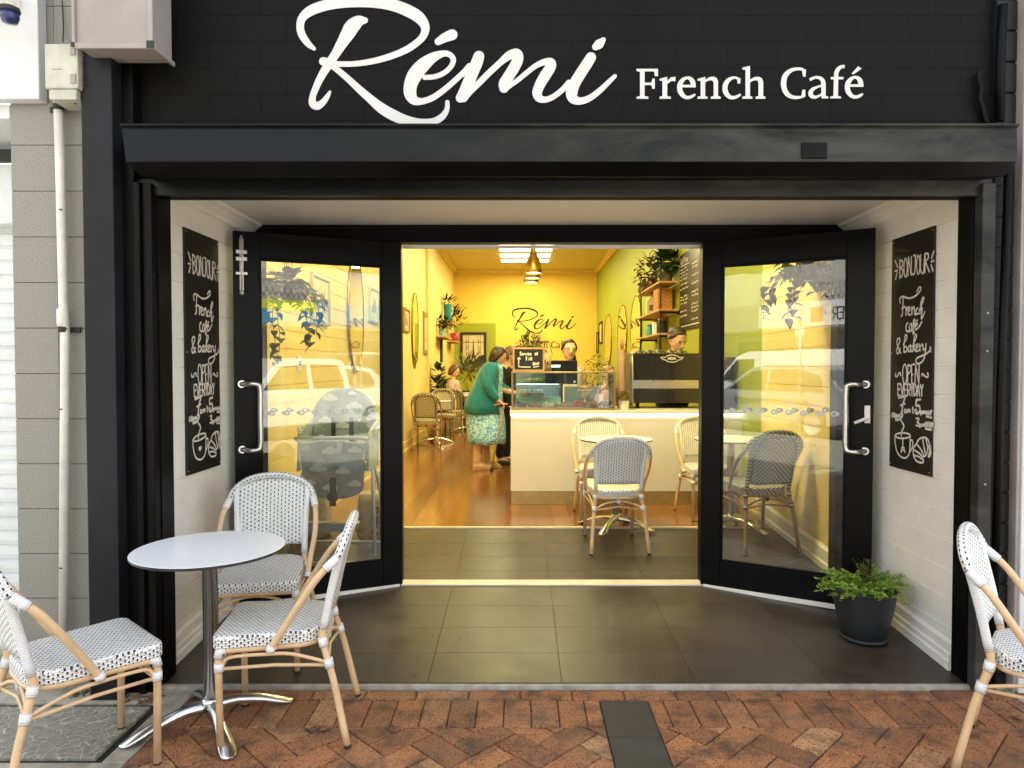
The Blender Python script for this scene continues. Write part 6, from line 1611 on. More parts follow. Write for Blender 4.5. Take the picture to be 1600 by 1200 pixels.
# bench seat and planters by the seated woman
t = empty('bench_seat', 'olive vinyl bench seat with high back behind the seated woman', 'bench', (-1.45, 15.0, ZW))
mb = MB(); mb.box(-.33, .33, -.35, .35, .30, .46); mb.build('seat', M['leather'], t, .03)
mb = MB(); mb.box(-.34, -.18, -.35, .35, .46, 1.08); mb.build('backrest', M['leather'], t, .04)
mb = MB(); mb.box(-.31, .31, -.32, .32, 0, .30); mb.build('base', M['wooddark'], t, .004)
t = empty('planter_box', 'pale square planter low down beyond the cream chairs', 'planter', (P(712, 655, 14.9).x, 14.6, ZW)); mb = MB(); mb.box(-.16, .14, -.12, .12, .001, .52); mb.build('box', M['cream'], t, .006)
mb = MB(); bush(mb, (0, 0, .60), .16, 60, .10, .03, random.Random(3)); mb.build('foliage', M['leaf'], t)
q = P(684, 620, 14.6); small_pot(-1.60, 13.6, ZW + .001, 'tall rubber plant behind the cream chairs by the left wall', 'cream', .14, .40, 'leaf', .26, 110, .17, .09, 41, (.45, .45, 2.3), -.4)
small_pot(P(733, 590, 16.8).x, 16.4, ZW + .55, 'spiky reddish leaved plant beyond the seated woman, under the poster', 'wooddark', .16, .20, 'olive', .42, 130, .42, .045, 42, (.7, .7, 1), .1)
t = empty('plant_stand', 'dark stand under the spiky plant below the poster', 'stand', (P(733, 590, 16.8).x, 16.4, ZW)); mb = MB(); mb.box(-.2, .2, -.2, .2, .50, .549); mb.build('top', M['wooddark'], t, .004)
mb = MB()
for a_ in (-.17, .17):
    for b2 in (-.17, .17): mb.tube([(a_, b2, 0), (a_, b2, .50)], .02, 8)
mb.build('leg', M['wooddark'], t)
t = empty('dark_cabinet', 'dark cabinet against the left side below the poster plant', 'cabinet', (-1.15, 15.75, ZW)); mb = MB(); mb.box(-.25, .25, -.2, .2, 0, .78); mb.build('body', M['navy'], t, .005); mb = MB(); mb.box(-.24, -.01, -.215, -.2, .05, .74); mb.box(.01, .24, -.215, -.2, .05, .74); mb.build('door', M['navy'], t, .003)

# ================================================================== HIGH CHAIR
hx, hy = -1.29, 4.98; t = empty('high_chair', 'folding baby high chair with grey cloud printed padding behind the left door glass', 'high chair', (hx, hy, rz_(hy) + .001))
def padshape(hw_, z0_, z1_, top, bot, n=10):
    pts = []
    for k in range(n + 1): a = PI * k / n; pts.append((math.cos(a) * hw_, z1_ - top + math.sin(a) * top))
    for k in range(n + 1): a = PI + PI * k / n; pts.append((math.cos(a) * hw_ * .93, z0_ + bot + math.sin(a) * bot))
    return pts
mb = MB(); pr = padshape(.235, .66, 1.215, .20, .05); ty = lambda z: .04 + (z - .6) * .22
mb.prism(pr, lambda p: (p[0], ty(p[1]) - .03, p[1]), lambda p: (p[0], ty(p[1]) + .03, p[1])); bk = recalc(mb.build('back_pad', M['greybag'], t, .018, bseg=3))
mb = MB(); pr2 = padshape(.225, .44, .86, .05, .09); mb.prism(pr2, lambda p: (p[0], -.20 - (p[1] - .4) * .12, p[1]), lambda p: (p[0], -.17 - (p[1] - .4) * .12, p[1])); fp = recalc(mb.build('front_pad', M['greybag'], t, .014, bseg=3))
mb = MB(); mb.prism([(-.20, -.22), (.20, -.22), (.21, .12), (-.21, .12)], lambda p: (p[0], p[1], .62), lambda p: (p[0], p[1], .66)); mb.build('seat_pad', M['greybag'], t, .015)
for sg in (-1, 1):
    mb = MB(); mb.prism([(-.23, .64), (-.20, .90), (-.02, .95), (.12, .98), (.10, .64)], lambda p: (sg * .232, p[0], p[1]), lambda p: (sg * .25, p[0], p[1])); recalc(mb.build('side_wing', M['greybag'], t, .006))
def cloud(mb, cx, cz, s, F):
    for dx, dz, r in ((-.5, 0, .32), (0, .18, .45), (.45, .02, .34), (0, -.05, .35)):
        flatpoly(mb, [(cx + (dx + r * math.cos(2 * PI * k / 16)) * s, cz + (dz + r * .7 * math.sin(2 * PI * k / 16)) * s) for k in range(16)], F)
    flatpoly(mb, [(cx - .75 * s, cz - .22 * s), (cx + .75 * s, cz - .22 * s), (cx + .7 * s, cz), (cx - .7 * s, cz)], F)
mb = MB(); F = lambda x, z, l: Vector((x, ty(z) - .0315 - l * .6, z))
for c_ in ((-.11, 1.13, .068), (.07, 1.07, .075), (-.14, .97, .062), (.15, .97, .062), (-.01, .93, .066), (.05, 1.165, .04), (-.16, .84, .055), (.15, .82, .06), (.03, .84, .05)): cloud(mb, *c_, F)
fix_normals(mb.build('cloud_print', M['cloud'], bk), (0, -1, 0))
mb = MB(); F = lambda x, z, l: Vector((x, -.2015 - (z - .4) * .12 - l * .6, z))
for c_ in ((-.01, .78, .075), (-.10, .66, .078), (.07, .64, .065), (.16, .79, .062), (-.17, .80, .055), (-.02, .525, .066), (.15, .55, .058), (-.16, .56, .05)): cloud(mb, *c_, F)
fix_normals(mb.build('cloud_print', M['cloud'], fp), (0, -1, 0))
mb = MB(); mb.tube(catmull([(-.23, -.10, .80), (-.235, -.24, .86), (-.20, -.27, .875), (.20, -.27, .875), (.235, -.24, .86), (.23, -.10, .80)], 4), .013, 10); mb.build('front_bar', M['greytube'], t)
for sg in (-1, 1):
    mb = MB(); mb.tube([(sg * .22, -.02, .72), (sg * .25, -.10, .60), (sg * .30, -.28, .012)], .012, 10); mb.build('leg', M['greytube'], t)
    mb = MB(); mb.tube([(sg * .22, -.06, .74), (sg * .25, .06, .55), (sg * .29, .30, .012)], .012, 10); mb.build('leg', M['greytube'], t)
    mb = MB(); mb.tube(catmull([(sg * .26, -.10, .88), (sg * .29, -.04, .93), (sg * .29, .10, .90), (sg * .26, .10, .80)], 3), .012, 8); mb.build('armrest', M['greytube'], t)
mb = MB(); mb.tube([(-.30, -.28, .02), (.30, -.28, .02)], .012, 10); mb.tube([(-.29, .30, .02), (.29, .30, .02)], .012, 10); mb.build('cross_bar', M['greytube'], t)
mb = MB(); mb.prism([(-.19, .30), (.19, .30), (.17, .24), (-.17, .24)], lambda p: (p[0], -.30, p[1]), lambda p: (p[0], -.22, p[1])); mb.build('footrest', M['greytube'], t, .01)
mb = MB()
for X in (-.06, .07): mb.box(X - .016, X + .016, -.002, .004, .68, 1.0, 0, Matrix.Translation((0, .02, 0)))
mb.box(-.022, .022, -.235, -.225, .40, .60); mb.box(-.035, .035, -.243, -.235, .44, .49); mb.build('harness_strap', M['rubber'], t, .002)
mb = MB(); mb.box(-.018, .018, -.002, 0, -.07, 0, 0, Matrix.Translation((.06, -.262, .84)) @ Matrix.Rotation(.15, 4, 'Y')); mb.build('paper_tag', M['icing'], t)
# hessian bags printed PARIS on the floor
def sack(x, y, label, deg, w2=.16, h2=.36):
    t = empty('hessian_sack', label, 'sack', (x, y, rz_(y) + .002), R(deg)); mb = MB(); rings = []
    for z, s in ((0, .9), (.04, 1.04), (.18, 1.02), (.30, .96), (h2, .90)):
        rings.append(mb.pts([(math.copysign(abs(math.cos(a)) ** .5, math.cos(a)) * w2 * s, math.copysign(abs(math.sin(a)) ** .5, math.sin(a)) * .11 * s, z) for a in [2 * PI * k / 28 for k in range(28)]]))
    for A, Bq in zip(rings, rings[1:]):
        for i in range(28): j = (i + 1) % 28; mb.face([A[i], A[j], Bq[j], Bq[i]], 0, None, True)
    mb.face(rings[0][::-1]); mb.face(rings[-1]); mb.build('sack', M['hessian'], t)
    mb = MB(); F = lambda x, z, l: Vector((z, -.1185 - l * .6, x)); word(mb, 'PARIS', .06, .0, .036, .05, .008, lambda x, z, l: Vector((-z + .02, -.1185 - l * .6, x)), .35, ydown=False); fix_normals(mb.build('print', M['ink'], t), (0, -1, 0))
    mb = MB(); mb.tube(catmull([(-.05, -.02, h2 - .01), (-.04, -.02, h2 + .08), (.04, -.02, h2 + .08), (.05, -.02, h2 - .01)], 4), .007, 6); mb.build('handle', M['woodlight'], t)
sack(-1.10, 5.38, 'hessian sack printed with the word PARIS standing right of the high chair', 0); sack(-1.66, 5.44, 'dimmer hessian sack half hidden left of the high chair', 0)
# ================================================================== PEOPLE
def head(t, c, hh, yaw, pitch, hair, eyes=True, hairstyle='bob', glasses=False):
    """returns tubes for the head (to be fused with the body); hair and eyes are added as children"""
    r = hh / 2; Rm = Matrix.Translation(c) @ Matrix.Rotation(yaw, 4, 'Z') @ Matrix.Rotation(pitch, 4, 'X')   # face towards local -y
    T = lambda x, y, z: tuple(Rm @ Vector((x * r, y * r, z * r)))
    tubes = [([T(0, .12, .15), T(0, -.05, .28)], [.70 * r, .66 * r]), ([T(0, .22, -.02), T(0, .25, .30)], [.66 * r, .68 * r]), ([T(0, -.18, .10), T(0, -.30, -.35), T(0, -.42, -.72)], [.58 * r, .48 * r, .22 * r]),
             ([T(-.30, -.15, -.35), T(0, -.35, -.60), T(.30, -.15, -.35)], [.30 * r, .30 * r, .30 * r]),
             ([T(0, -.74, .12), T(0, -.86, -.10), T(0, -.84, -.18)], [.09 * r, .11 * r, .15 * r]),
             ([T(-.28, -.58, .20), T(.28, -.58, .20)], [.17 * r, .17 * r]), ([T(-.13, -.70, -.42), T(.13, -.70, -.42)], [.08 * r, .08 * r]),
             ([T(-.68, .10, .12), T(-.70, .14, -.12)], [.10 * r, .09 * r]), ([T(.68, .10, .12), T(.70, .14, -.12)], [.10 * r, .09 * r])]
    if eyes:
        mb = MB()
        for sx_ in (-1, 1): mb.ball(T(sx_ * .27, -.735, .07), .048 * r, 8)
        mb.build('eyes', M['ink'], t)
        mb = MB()
        for sx_ in (-1, 1): mb.tube([T(sx_ * .12, -.76, .24), T(sx_ * .28, -.76, .28), T(sx_ * .42, -.68, .22)], .022 * r, 5)
        mb.build('eyebrows', hair, t)
        mb = MB(); mb.tube([T(-.17, -.74, -.42), T(0, -.80, -.40), T(.17, -.74, -.42)], .045 * r, 6); mb.build('lips', pm('lips', (.42, .13, .10), .5), t)
    if glasses:
        mb = MB()
        for sx_ in (-1, 1): mb.tube([T(sx_ * .28 + .2 * math.cos(a), -.86, .06 + .16 * math.sin(a)) for a in [k * PI / 6 for k in range(12)]], .02 * r, 5, closed=True)
        mb.tube([T(-.08, -.88, .08), T(.08, -.88, .08)], .02 * r, 5); mb.build('glasses', M['wooddark'], t)
    ht = [([T(0, .10, .42), T(0, .30, .30), T(0, .42, .0)], [.70 * r, .70 * r, .60 * r]), ([T(-.52, -.10, .55), T(-.05, -.34, .80), T(.50, -.10, .55)], [.16 * r, .17 * r, .16 * r])]
    if hairstyle == 'bob':
        for sx_ in (-1, 1): ht.append(([T(sx_ * .55, -.15, .45), T(sx_ * .70, .05, .0), T(sx_ * .66, .12, -.55)], [.26 * r, .28 * r, .22 * r]))
        ht.append(([T(-.4, .5, .1), T(-.35, .52, -.65)], [.45 * r, .32 * r])); ht.append(([T(.4, .5, .1), T(.35, .52, -.65)], [.45 * r, .32 * r]))
    elif hairstyle == 'tail':
        ht.append(([T(.1, .75, .2), T(.45, .85, -.4), T(.60, .5, -1.3), T(.62, .3, -2.0)], [.30 * r, .32 * r, .26 * r, .10 * r]))
        for sx_ in (-1, 1): ht.append(([T(sx_ * .45, -.2, .55), T(sx_ * .66, .1, .15), T(sx_ * .5, .4, -.1)], [.18 * r, .18 * r, .2 * r]))
    elif hairstyle == 'bun':
        ht.append(([T(0, .95, .35), T(0, 1.05, .38)], [.30 * r, .28 * r]))
        for sx_ in (-1, 1): ht.append(([T(sx_ * .45, -.2, .55), T(sx_ * .66, .1, .15), T(sx_ * .5, .4, -.1)], [.18 * r, .18 * r, .2 * r]))
    elif hairstyle == 'curly':
        rr = random.Random(5)
        for k in range(26): d = rdir(rr, -.3, 1); p = T(d.x * .72, .2 + abs(d.y) * .6, .25 + d.z * .7); ht.append(([p, p], [.22 * r, .22 * r]))
    blob('hair', ht, hair, t, .010 if hh > .2 else .012, 2)
    return tubes
def hand(wr, d, side, curl=.6, s=1.0, up=(0, 0, 1)):
    """palm plus four unequal fingers and a thumb; d points along the hand"""
    wr = Vector(wr); d = Vector(d).normalized(); up = Vector(up); sd = d.cross(up).normalized() * side; up = sd.cross(d).normalized() * side
    T = []; pc = wr + d * .045 * s
    for k in range(3): T.append(([wr + sd * (.010 * (k - 1)), wr + d * .085 * s + sd * (.022 * (k - 1))], [.018 * s, .013 * s]))
    for k, L in enumerate((.062, .072, .068, .052)):
        b = wr + d * .085 * s + sd * (-.030 + .020 * k) * s; f1 = (d - up * curl * .6).normalized(); f2 = (d - up * curl * 2.2).normalized()
        T.append(([b, b + f1 * L * .5 * s, b + f1 * L * .5 * s + f2 * L * .5 * s], [.0092 * s, .0086 * s, .0076 * s]))
    tb_ = wr + d * .02 * s - sd * .022 * s; T.append(([tb_, tb_ + (d - sd * .8) * .03 * s, tb_ + (d * .9 - sd * .5 - up * curl * .5) * .062 * s], [.012 * s, .0105 * s, .009 * s]))
    return [([tuple(p) for p in a], b) for a, b in T]

# --- woman in teal cardigan with a cane: faces right (+x), stooped
t = empty('person', 'stooped woman in a teal cardigan and blue print dress leaning on a wooden cane', 'person', (P(760, 722, 8.95).x, 8.95, ZW))
hd = P(779, 557, 8.95) - Vector(t.location); HH = .245
hc = (hd.x, 0, hd.z)
ht = head(t, Vector(hc), HH, R(86), R(26), M['hairbrown'], True, 'bob')
hipx, hipz = -.10, .83; shx, shz = .055, 1.29
body = ht + [([(hc[0] - .03, 0, hc[2] - .06), (shx + .02, 0, shz + .02)], [.062, .075]),
  ([(-.02, -.07, hipz), (.01, -.07, 1.02), (shx + .01, -.08, shz - .09)], [.125, .125, .10]), ([(-.02, .07, hipz), (.01, .07, 1.02), (shx + .01, .08, shz - .09)], [.125, .125, .10]),
  ([(hipx, -.09, hipz - .03), (hipx + .01, -.09, .46), (hipx - .02, -.085, .10)], [.125, .075, .052]), ([(hipx, .09, hipz - .03), (hipx + .06, .09, .46), (hipx + .10, .085, .10)], [.125, .075, .052]),
  ([(hipx - .03, -.085, .05), (hipx + .06, -.09, .040), (hipx + .15, -.09, .028)], [.048, .040, .024]), ([(hipx + .08, .085, .05), (hipx + .17, .09, .040), (hipx + .26, .09, .028)], [.048, .040, .024]),
  ([(shx - .02, -.17, shz - .02), (shx - .02, -.22, 1.06), (shx + .10, -.20, .90)], [.062, .055, .036]), ([(shx, .16, shz - .02), (shx + .10, .20, 1.06), (shx + .30, .18, .98)], [.062, .055, .036])]
hr = (shx + .10, -.20, .90); body += hand(hr, (.8, .0, -.6), 1, 1.0) + hand((shx + .30, .18, .98), (1, 0, .05), -1, .3)
blob('body', body, M['skin'], t, .0085, 3)


# skirt as one open pleated shell below the waist
mb = MB(); rings = []
for z, sx_, sy_, cx_ in ((.86, .19, .20, -.01), (.78, .235, .235, -.015), (.60, .255, .25, -.01), (.42, .25, .255, 0), (.335, .245, .26, .005)):
    rings.append(mb.pts([(cx_ + math.cos(a) * sx_ * (1 + .03 * math.sin(a * 11) * (1.1 - z)), math.sin(a) * sy_ * (1 + .03 * math.sin(a * 11) * (1.1 - z)), z + .008 * math.sin(a * 5)) for a in [2 * PI * k / 66 for k in range(66)]]))
for A, Bq in zip(rings, rings[1:]):
    for i in range(66): j = (i + 1) % 66; mb.face([A[i], Bq[i], Bq[j], A[j]], 0, None, True)
mb.build('dress_skirt', M['dress'], t, solid=.006)
def shell(name, mat, rg, a0, a1, n, solid, wav=.0):
    mb = MB(); rings = []; full = a1 - a0 > 359
    for z, cx_, sx_, sy_ in rg:
        rings.append(mb.pts([(cx_ + math.cos(a) * sx_ * (1 + wav * math.sin(a * 9 + z * 4)), math.sin(a) * sy_ * (1 + wav * math.sin(a * 9 + z * 4)), z + .006 * math.sin(a * 4)) for a in [R(a0 + (a1 - a0) * k / (n if full else n - 1)) for k in range(n)]]))
    for A, Bq in zip(rings, rings[1:]):
        for i in range(n if full else n - 1): j = (i + 1) % n; mb.face([A[i], Bq[i], Bq[j], A[j]], 0, None, True)
    return mb.build(name, mat, t, solid=solid)
tr = [(1.395, .12, .06, .06), (1.36, .09, .105, .13), (1.30, .065, .145, .19), (1.20, .045, .17, .205), (1.08, .02, .19, .22), (.95, -.015, .226, .235), (.83, -.03, .252, .25), (.72, -.03, .262, .262)]
shell('dress_top', M['dress'], [(z, cx_ + .012, sx_ * .96, sy_ * .9) for z, cx_, sx_, sy_ in tr[1:-1]], 0, 360, 40, .004, .01)
cg_ = shell('cardigan', M['teal'], tr, 38, 322, 44, .010, .012)
blob('sleeve', [([(shx + .015, -.165, shz - .0), (shx - .02, -.235, 1.10), (shx + .03, -.23, .985), (shx + .078, -.215, .930)], [.098, .072, .060, .048])], M['teal'], cg_, .012, 4)
blob('sleeve', [([(shx + .03, .16, shz - .02), (shx + .10, .215, 1.09), (shx + .23, .20, 1.0)], [.075, .065, .052])], M['teal'], cg_, .012, 4)
for sy_, dx in ((-.09, 0), (.09, .11)):
    mb = MB(); c = [(hipx - .075 + dx, .030, .048), (hipx + .0 + dx, .026, .047), (hipx + .09 + dx, .022, .052), (hipx + .17 + dx, .018, .042), (hipx + .195 + dx, .014, .02)]
    rings = [mb.pts([(x, sy_ - w_, .001), (x, sy_ - w_, .014), (x, sy_ + w_, .014), (x, sy_ + w_, .001)]) for x, h, w_ in c]
    for A, Bq in zip(rings, rings[1:]):
        for i in range(4): mb.face([A[i], Bq[i], Bq[(i + 1) % 4], A[(i + 1) % 4]])
    mb.face(rings[0]); mb.face(rings[-1][::-1]); sh = recalc(mb.build('sandal', pm('beige_sandal', (.50, .38, .22), .6), t, .004))
    mb = MB()
    for x_ in (.055, .085, .115): mb.tube(catmull([(hipx + x_ + dx, sy_ - .05, .012), (hipx + x_ + dx, sy_ - .035, .066), (hipx + x_ + dx, sy_ + .035, .066), (hipx + x_ + dx, sy_ + .05, .012)], 3), .007, 6)
    mb.build('sandal_strap', pm('beige_strap', (.55, .42, .25), .6), sh)
wloc = Vector(t.location)
t = empty('walking_cane', 'light wooden walking cane held by the stooped woman', 'cane', (0, 0, 0))
top = wloc + Vector((hr[0] + .075, -.20, .835)); bot = Vector((P(768, 729, 8.75).x, 8.75, ZW + .001)); t.location = bot
mb = MB(); mb.tube([(0, 0, .02), top - bot], .0115, 10); mb.build('shaft', M['woodlight'], t)
mb = MB(); e = top - bot; mb.tube(catmull([e + Vector((.05, 0, .008)), e + Vector((0, 0, .018)), e + Vector((-.08, 0, .012)), e + Vector((-.13, 0, -.01))], 3), .012, 10); mb.build('handle', M['woodlight'], t)
mb = MB(); mb.lathe([(.026, 0), (.024, .01), (.015, .045)], seg=14); mb.build('rubber_tip', M['rubber'], t)

# --- generic standing figure facing direction yaw (0 = towards the camera, -y)
def figure(name_lab, loc, H, yaw, hair, style, top, bottom, headpitch=0, headyaw=0, arms='down', eyes=True, glasses=False, lean=0, sleeve=True, seated=False, hh=None):
    t = empty('person', name_lab, 'person', loc, yaw); hh = hh or H / 7.4
    zh = H - hh / 2; zs_ = H - hh * 1.38; zp = H * .52; lx = -math.sin(lean) ; ly = -lean
    if seated: zp = H - .86; 
    Ls = lambda z: ly * max(0, z - zp) * 1.0
    tb_ = head(t, Vector((0, Ls(zh) - .02, zh)), hh, headyaw, headpitch, hair, eyes, style, glasses)
    tb_ += [([(0, Ls(zh) + .02, zh - hh * .3), (0, Ls(zs_) + .01, zs_)], [.050, .060]), ([(-.06, Ls(zs_), zs_ - .08), (-.06, Ls(zp) * .5, zp + .18), (-.07, 0, zp)], [.095, .10, .12]), ([(.06, Ls(zs_), zs_ - .08), (.06, Ls(zp) * .5, zp + .18), (.07, 0, zp)], [.095, .10, .12]),
            ([(-.15, Ls(zs_), zs_ - .02), (0, Ls(zs_), zs_ - .01), (.15, Ls(zs_), zs_ - .02)], [.055, .06, .055])]
    leg = []
    if seated:
        for s in (-1, 1): leg += [([(s * .09, 0, zp), (s * .10, -.42, zp + .02)], [.085, .06]), ([(s * .10, -.42, zp + .02), (s * .10, -.44, .09)], [.06, .042]), ([(s * .10, -.43, .045), (s * .10, -.60, .03)], [.04, .028])]
    else:
        for s in (-1, 1): leg += [([(s * .085, 0, zp), (s * .085, -.01, zp * .52), (s * .085, .01, .08)], [.095, .062, .040]), ([(s * .085, .02, .045), (s * .09, -.16, .028)], [.04, .026])]
    tb_ += leg; arm = []; sl = []
    for s in (-1, 1):
        sh = Vector((s * .165, Ls(zs_), zs_ - .03))
        if arms == 'down': el = sh + Vector((s * .05, .02, -.27)); wr = el + Vector((0, -.08, -.23)); d = (0, -.2, -1)
        elif arms == 'front': el = sh + Vector((s * .06, -.06, -.25)); wr = el + Vector((-s * .08, -.23, .02)); d = (-s * .3, -1, -.1)
        else: el = sh + Vector((s * .05, -.08, -.25)); wr = el + Vector((-s * .10, -.22, .06)); d = (-s * .3, -1, .2)
        arm += [([sh, el, wr], [.052, .040, .027])] + hand(wr, d, s, .7)
        sl += [([sh, el, el + (wr - el) * (.75 if sleeve is True else 0.02)], [.064, .054, .044])] if sleeve is True else ([([sh, sh + (el - sh) * .25], [.062, .055])] if sleeve else [])
    arm = [([tuple(p) for p in a], b) for a, b in arm]; sl = [([tuple(p) for p in a], b) for a, b in sl]
    blob('body', tb_ + arm, M['skin'], t, .0095, 3)
    blob('top', [([(-.06, Ls(zs_), zs_ - .07), (-.06, Ls(zp) * .5, zp + .18), (-.07, 0, zp - .02)], [.108, .112, .132]), ([(.06, Ls(zs_), zs_ - .07), (.06, Ls(zp) * .5, zp + .18), (.07, 0, zp - .02)], [.108, .112, .132]), ([(-.13, Ls(zs_), zs_ - .035), (.13, Ls(zs_), zs_ - .035)], [.06, .06])] + sl, top, t, .012, 3)
    if seated: bt = [([(s * .09, 0, zp), (s * .10, -.42, zp + .02), (s * .10, -.44, .20)], [.10, .078, .06]) for s in (-1, 1)]
    else: bt = [([(s * .085, 0, zp), (s * .085, -.01, zp * .52), (s * .085, .01, .12)], [.108, .078, .058]) for s in (-1, 1)]
    blob('trousers', bt, bottom, t, .013, 3)
    mb = MB()
    for s in (-1, 1):
        y_ = -.52 if seated else -.07; mb.lathe([(.05, 0), (.052, .03), (.042, .055), (0, .06)], (s * (.10 if seated else .087), y_, .0), 16, sy=2.4)
    mb.build('shoes', M['rubber'], t)
    return t
figure('person in black with long brown hair standing close behind the stooped woman', (P(787, 700, 9.4).x, 9.45, ZW), 1.60, R(60), M['hairmid'], 'bob', M['blacktex'], M['blacktex'], R(22), R(20), 'front', lean=.15)
figure('small person with dark tied hair just left of the counter in the background', (P(797, 575, 11.4).x, 11.4, ZW), 1.41, R(-30), M['hairbrown'], 'bun', M['blacktex'], M['navy'], R(8), R(10), 'down')
figure('woman with a dark ponytail in a sleeveless white top behind the till', (P(889, 560, 8.3).x, 8.3, ZW), P(889, 531, 8.3).z - ZW, R(14), M['hairbrown'], 'tail', M['white'], M['navy'], R(4), R(-6), 'down', sleeve=None, hh=.245)
figure('barista with dark tied back hair looking down behind the espresso machine', (P(1052, 530, 7.95).x, 8.0, ZW), P(1068, 512, 7.7).z - ZW + .012, R(14), M['hairbrown'], 'bun', M['blacktex'], M['navy'], R(30), R(14), 'front', lean=.14, sleeve='short', hh=.275)
figure('seated fair haired person in a brick red top behind the pastry case', (P(950, 600, 9.4).x, 9.4, ZW), 1.33, R(25), M['hairblond'], 'curly', M['red'], M['navy'], R(15), R(0), 'front', seated=True, hh=.22)
t = empty('stool', 'dark stool under the seated person in the brick red top', 'stool', (P(950, 600, 9.4).x, 9.42, ZW)); mb = MB(); mb.lathe([(.17, .33), (.18, .345), (.17, .36), (0, .362)], seg=24); mb.build('seat', M['wooddark'], t)
for k in range(4): a = k * PI / 2 + .7; mb = MB(); mb.tube([(math.cos(a) * .12, math.sin(a) * .12, .33), (math.cos(a) * .17, math.sin(a) * .17, 0)], .013, 8); mb.build('leg', M['wooddark'], t)
figure('seated woman in a pale pink blouse at the far wall table, in profile', (-1.42, 14.85, ZW), 1.36, R(72), M['hairmid'], 'bob', M['pink'], M['navy'], R(22), R(4), 'front', seated=True, hh=.26)

# ================================================================== STREET BEHIND THE CAMERA (seen in the glass)
def wheel(t, x, z, y, r=.36):
    o = MB(); o.lathe([(r * .62, -.10), (r * .95, -.11), (r, -.08), (r, .08), (r * .95, .11), (r * .62, .10)], seg=28, caps=False); o.xform(Matrix.Translation((x, y, z)) @ Matrix.Rotation(PI / 2, 4, 'X')); wt = o.build('wheel', M['tyre'], t)
    o = MB(); o.lathe([(r * .62, -.09), (r * .3, -.04), (0, -.05)], seg=20, caps=False); o.lathe([(r * .62, .09), (r * .3, .04), (0, .05)], seg=20, caps=False); o.xform(Matrix.Translation((x, y, z)) @ Matrix.Rotation(PI / 2, 4, 'X')); o.build('rim', M['silver'], wt)
def car(label, cx, cy, profile, windows, paint, L_, wheels, hw=.88, extra=None, name='parked_car', flip=1):
    t = empty(name, label, 'car', (cx, cy, -.14)); mb = MB()
    def yw(z): return hw if z < .95 else hw - (z - .95) * .28
    mb.prism(profile, lambda p: (p[0] * flip, -yw(p[1]), p[1]), lambda p: (p[0] * flip, yw(p[1]), p[1])); recalc(mb.build('body', M[paint], t, .05, bseg=3))
    for wn in windows:
        for s in (-1, 1):
            mb = MB(); mb.prism(wn, lambda p: (p[0] * flip, s * (yw(p[1]) - .012), p[1]), lambda p: (p[0] * flip, s * (yw(p[1]) + .006), p[1])); recalc(mb.build('window', M['cargl'], t, .004))
    for x in wheels:
        for s in (-1, 1): wheel(t, x * flip, .36, s * (hw - .09))
    mb = MB(); xs = [p[0] for p in profile]; a, b = min(xs), max(xs)
    for s in (-.6, .6): mb.box(a * flip - .02, a * flip + .05, s - .14, s + .14, .68, .84)
    mb.build('headlight', M['icing'], t, .02)
    mb = MB(); mb.box(a * flip - .05, a * flip + .05, -.7, .7, .32, .55); mb.box(b * flip - .05, b * flip + .05, -.7, .7, .32, .55); mb.build('bumper', M['rubber'], t, .03)
    return t
ute = [(-2.5, .40), (-2.5, .80), (-2.35, .98), (-1.35, 1.10), (-.75, 1.70), (-.45, 1.80), (.75, 1.80), (.95, 1.72), (1.02, 1.12), (2.6, 1.12), (2.6, .45), (2.1, .35), (-2.1, .35)]
utew = [[(-1.12, 1.14), (-.65, 1.62), (-.05, 1.68), (-.05, 1.14)], [(.05, 1.14), (.05, 1.68), (.75, 1.66), (.85, 1.20), (.80, 1.14)]]
t = car('white double cab ute parked at the kerb across the footpath, seen in the glass', 4.6, -6.3, ute, utew, 'carwhite', 5.1, (-1.65, 1.6), name='parked_ute')
mb = MB()
for x in (1.15, 2.4):
    mb.tube(catmull([(x, -.78, 1.12), (x, -.75, 1.85), (x, -.6, 1.92), (x, .6, 1.92), (x, .75, 1.85), (x, .78, 1.12)], 3), .03, 8)
for y in (-.7, .7): mb.tube([(1.1, y, 1.93), (2.5, y, 1.93)], .025, 8)
mb.build('ladder_rack', M['silver'], t)
suv = [(-2.2, .40), (-2.25, .75), (-2.05, .95), (-1.15, 1.05), (-.45, 1.58), (.0, 1.66), (1.1, 1.66), (1.6, 1.55), (2.15, 1.05), (2.25, .8), (2.2, .40), (1.8, .32), (-1.8, .32)]
suvw = [[(-.98, 1.08), (-.38, 1.50), (.10, 1.56), (.10, 1.08)], [(.18, 1.08), (.18, 1.56), (1.0, 1.55), (1.5, 1.42), (1.62, 1.10)]]
t = car('silver hatchback parked at the kerb, seen reflected in the right door', -6.6, -6.3, suv, suvw, 'carsilver', 4.5, (-1.4, 1.4))
mb = MB(); F = lambda x, z, l: Vector((-x, .886 + l * .6, z)); word(mb, 'WEST TOWING SERVICES', -1.3, .78, .085, .11, .018, F, .35, ydown=False); fix_normals(mb.build('door_lettering', M['ink'], t), (0, 1, 0))
t = car('white van parked across the road opposite the cafe', -9.5, -10.2, [(-2.5, .4), (-2.5, .9), (-2.2, 1.15), (-1.5, 1.95), (-1.1, 2.1), (2.5, 2.1), (2.55, .45), (2.0, .35), (-2.0, .35)], [[(-2.0, 1.2), (-1.45, 1.85), (-.8, 1.85), (-.8, 1.2)]], 'carwhite', 5, (-1.6, 1.6), name='parked_van')
t = car('white wagon parked across the road opposite the cafe, near the blue sign', 7.5, -10.2, suv, suvw, 'carwhite', 4.5, (-1.4, 1.4))
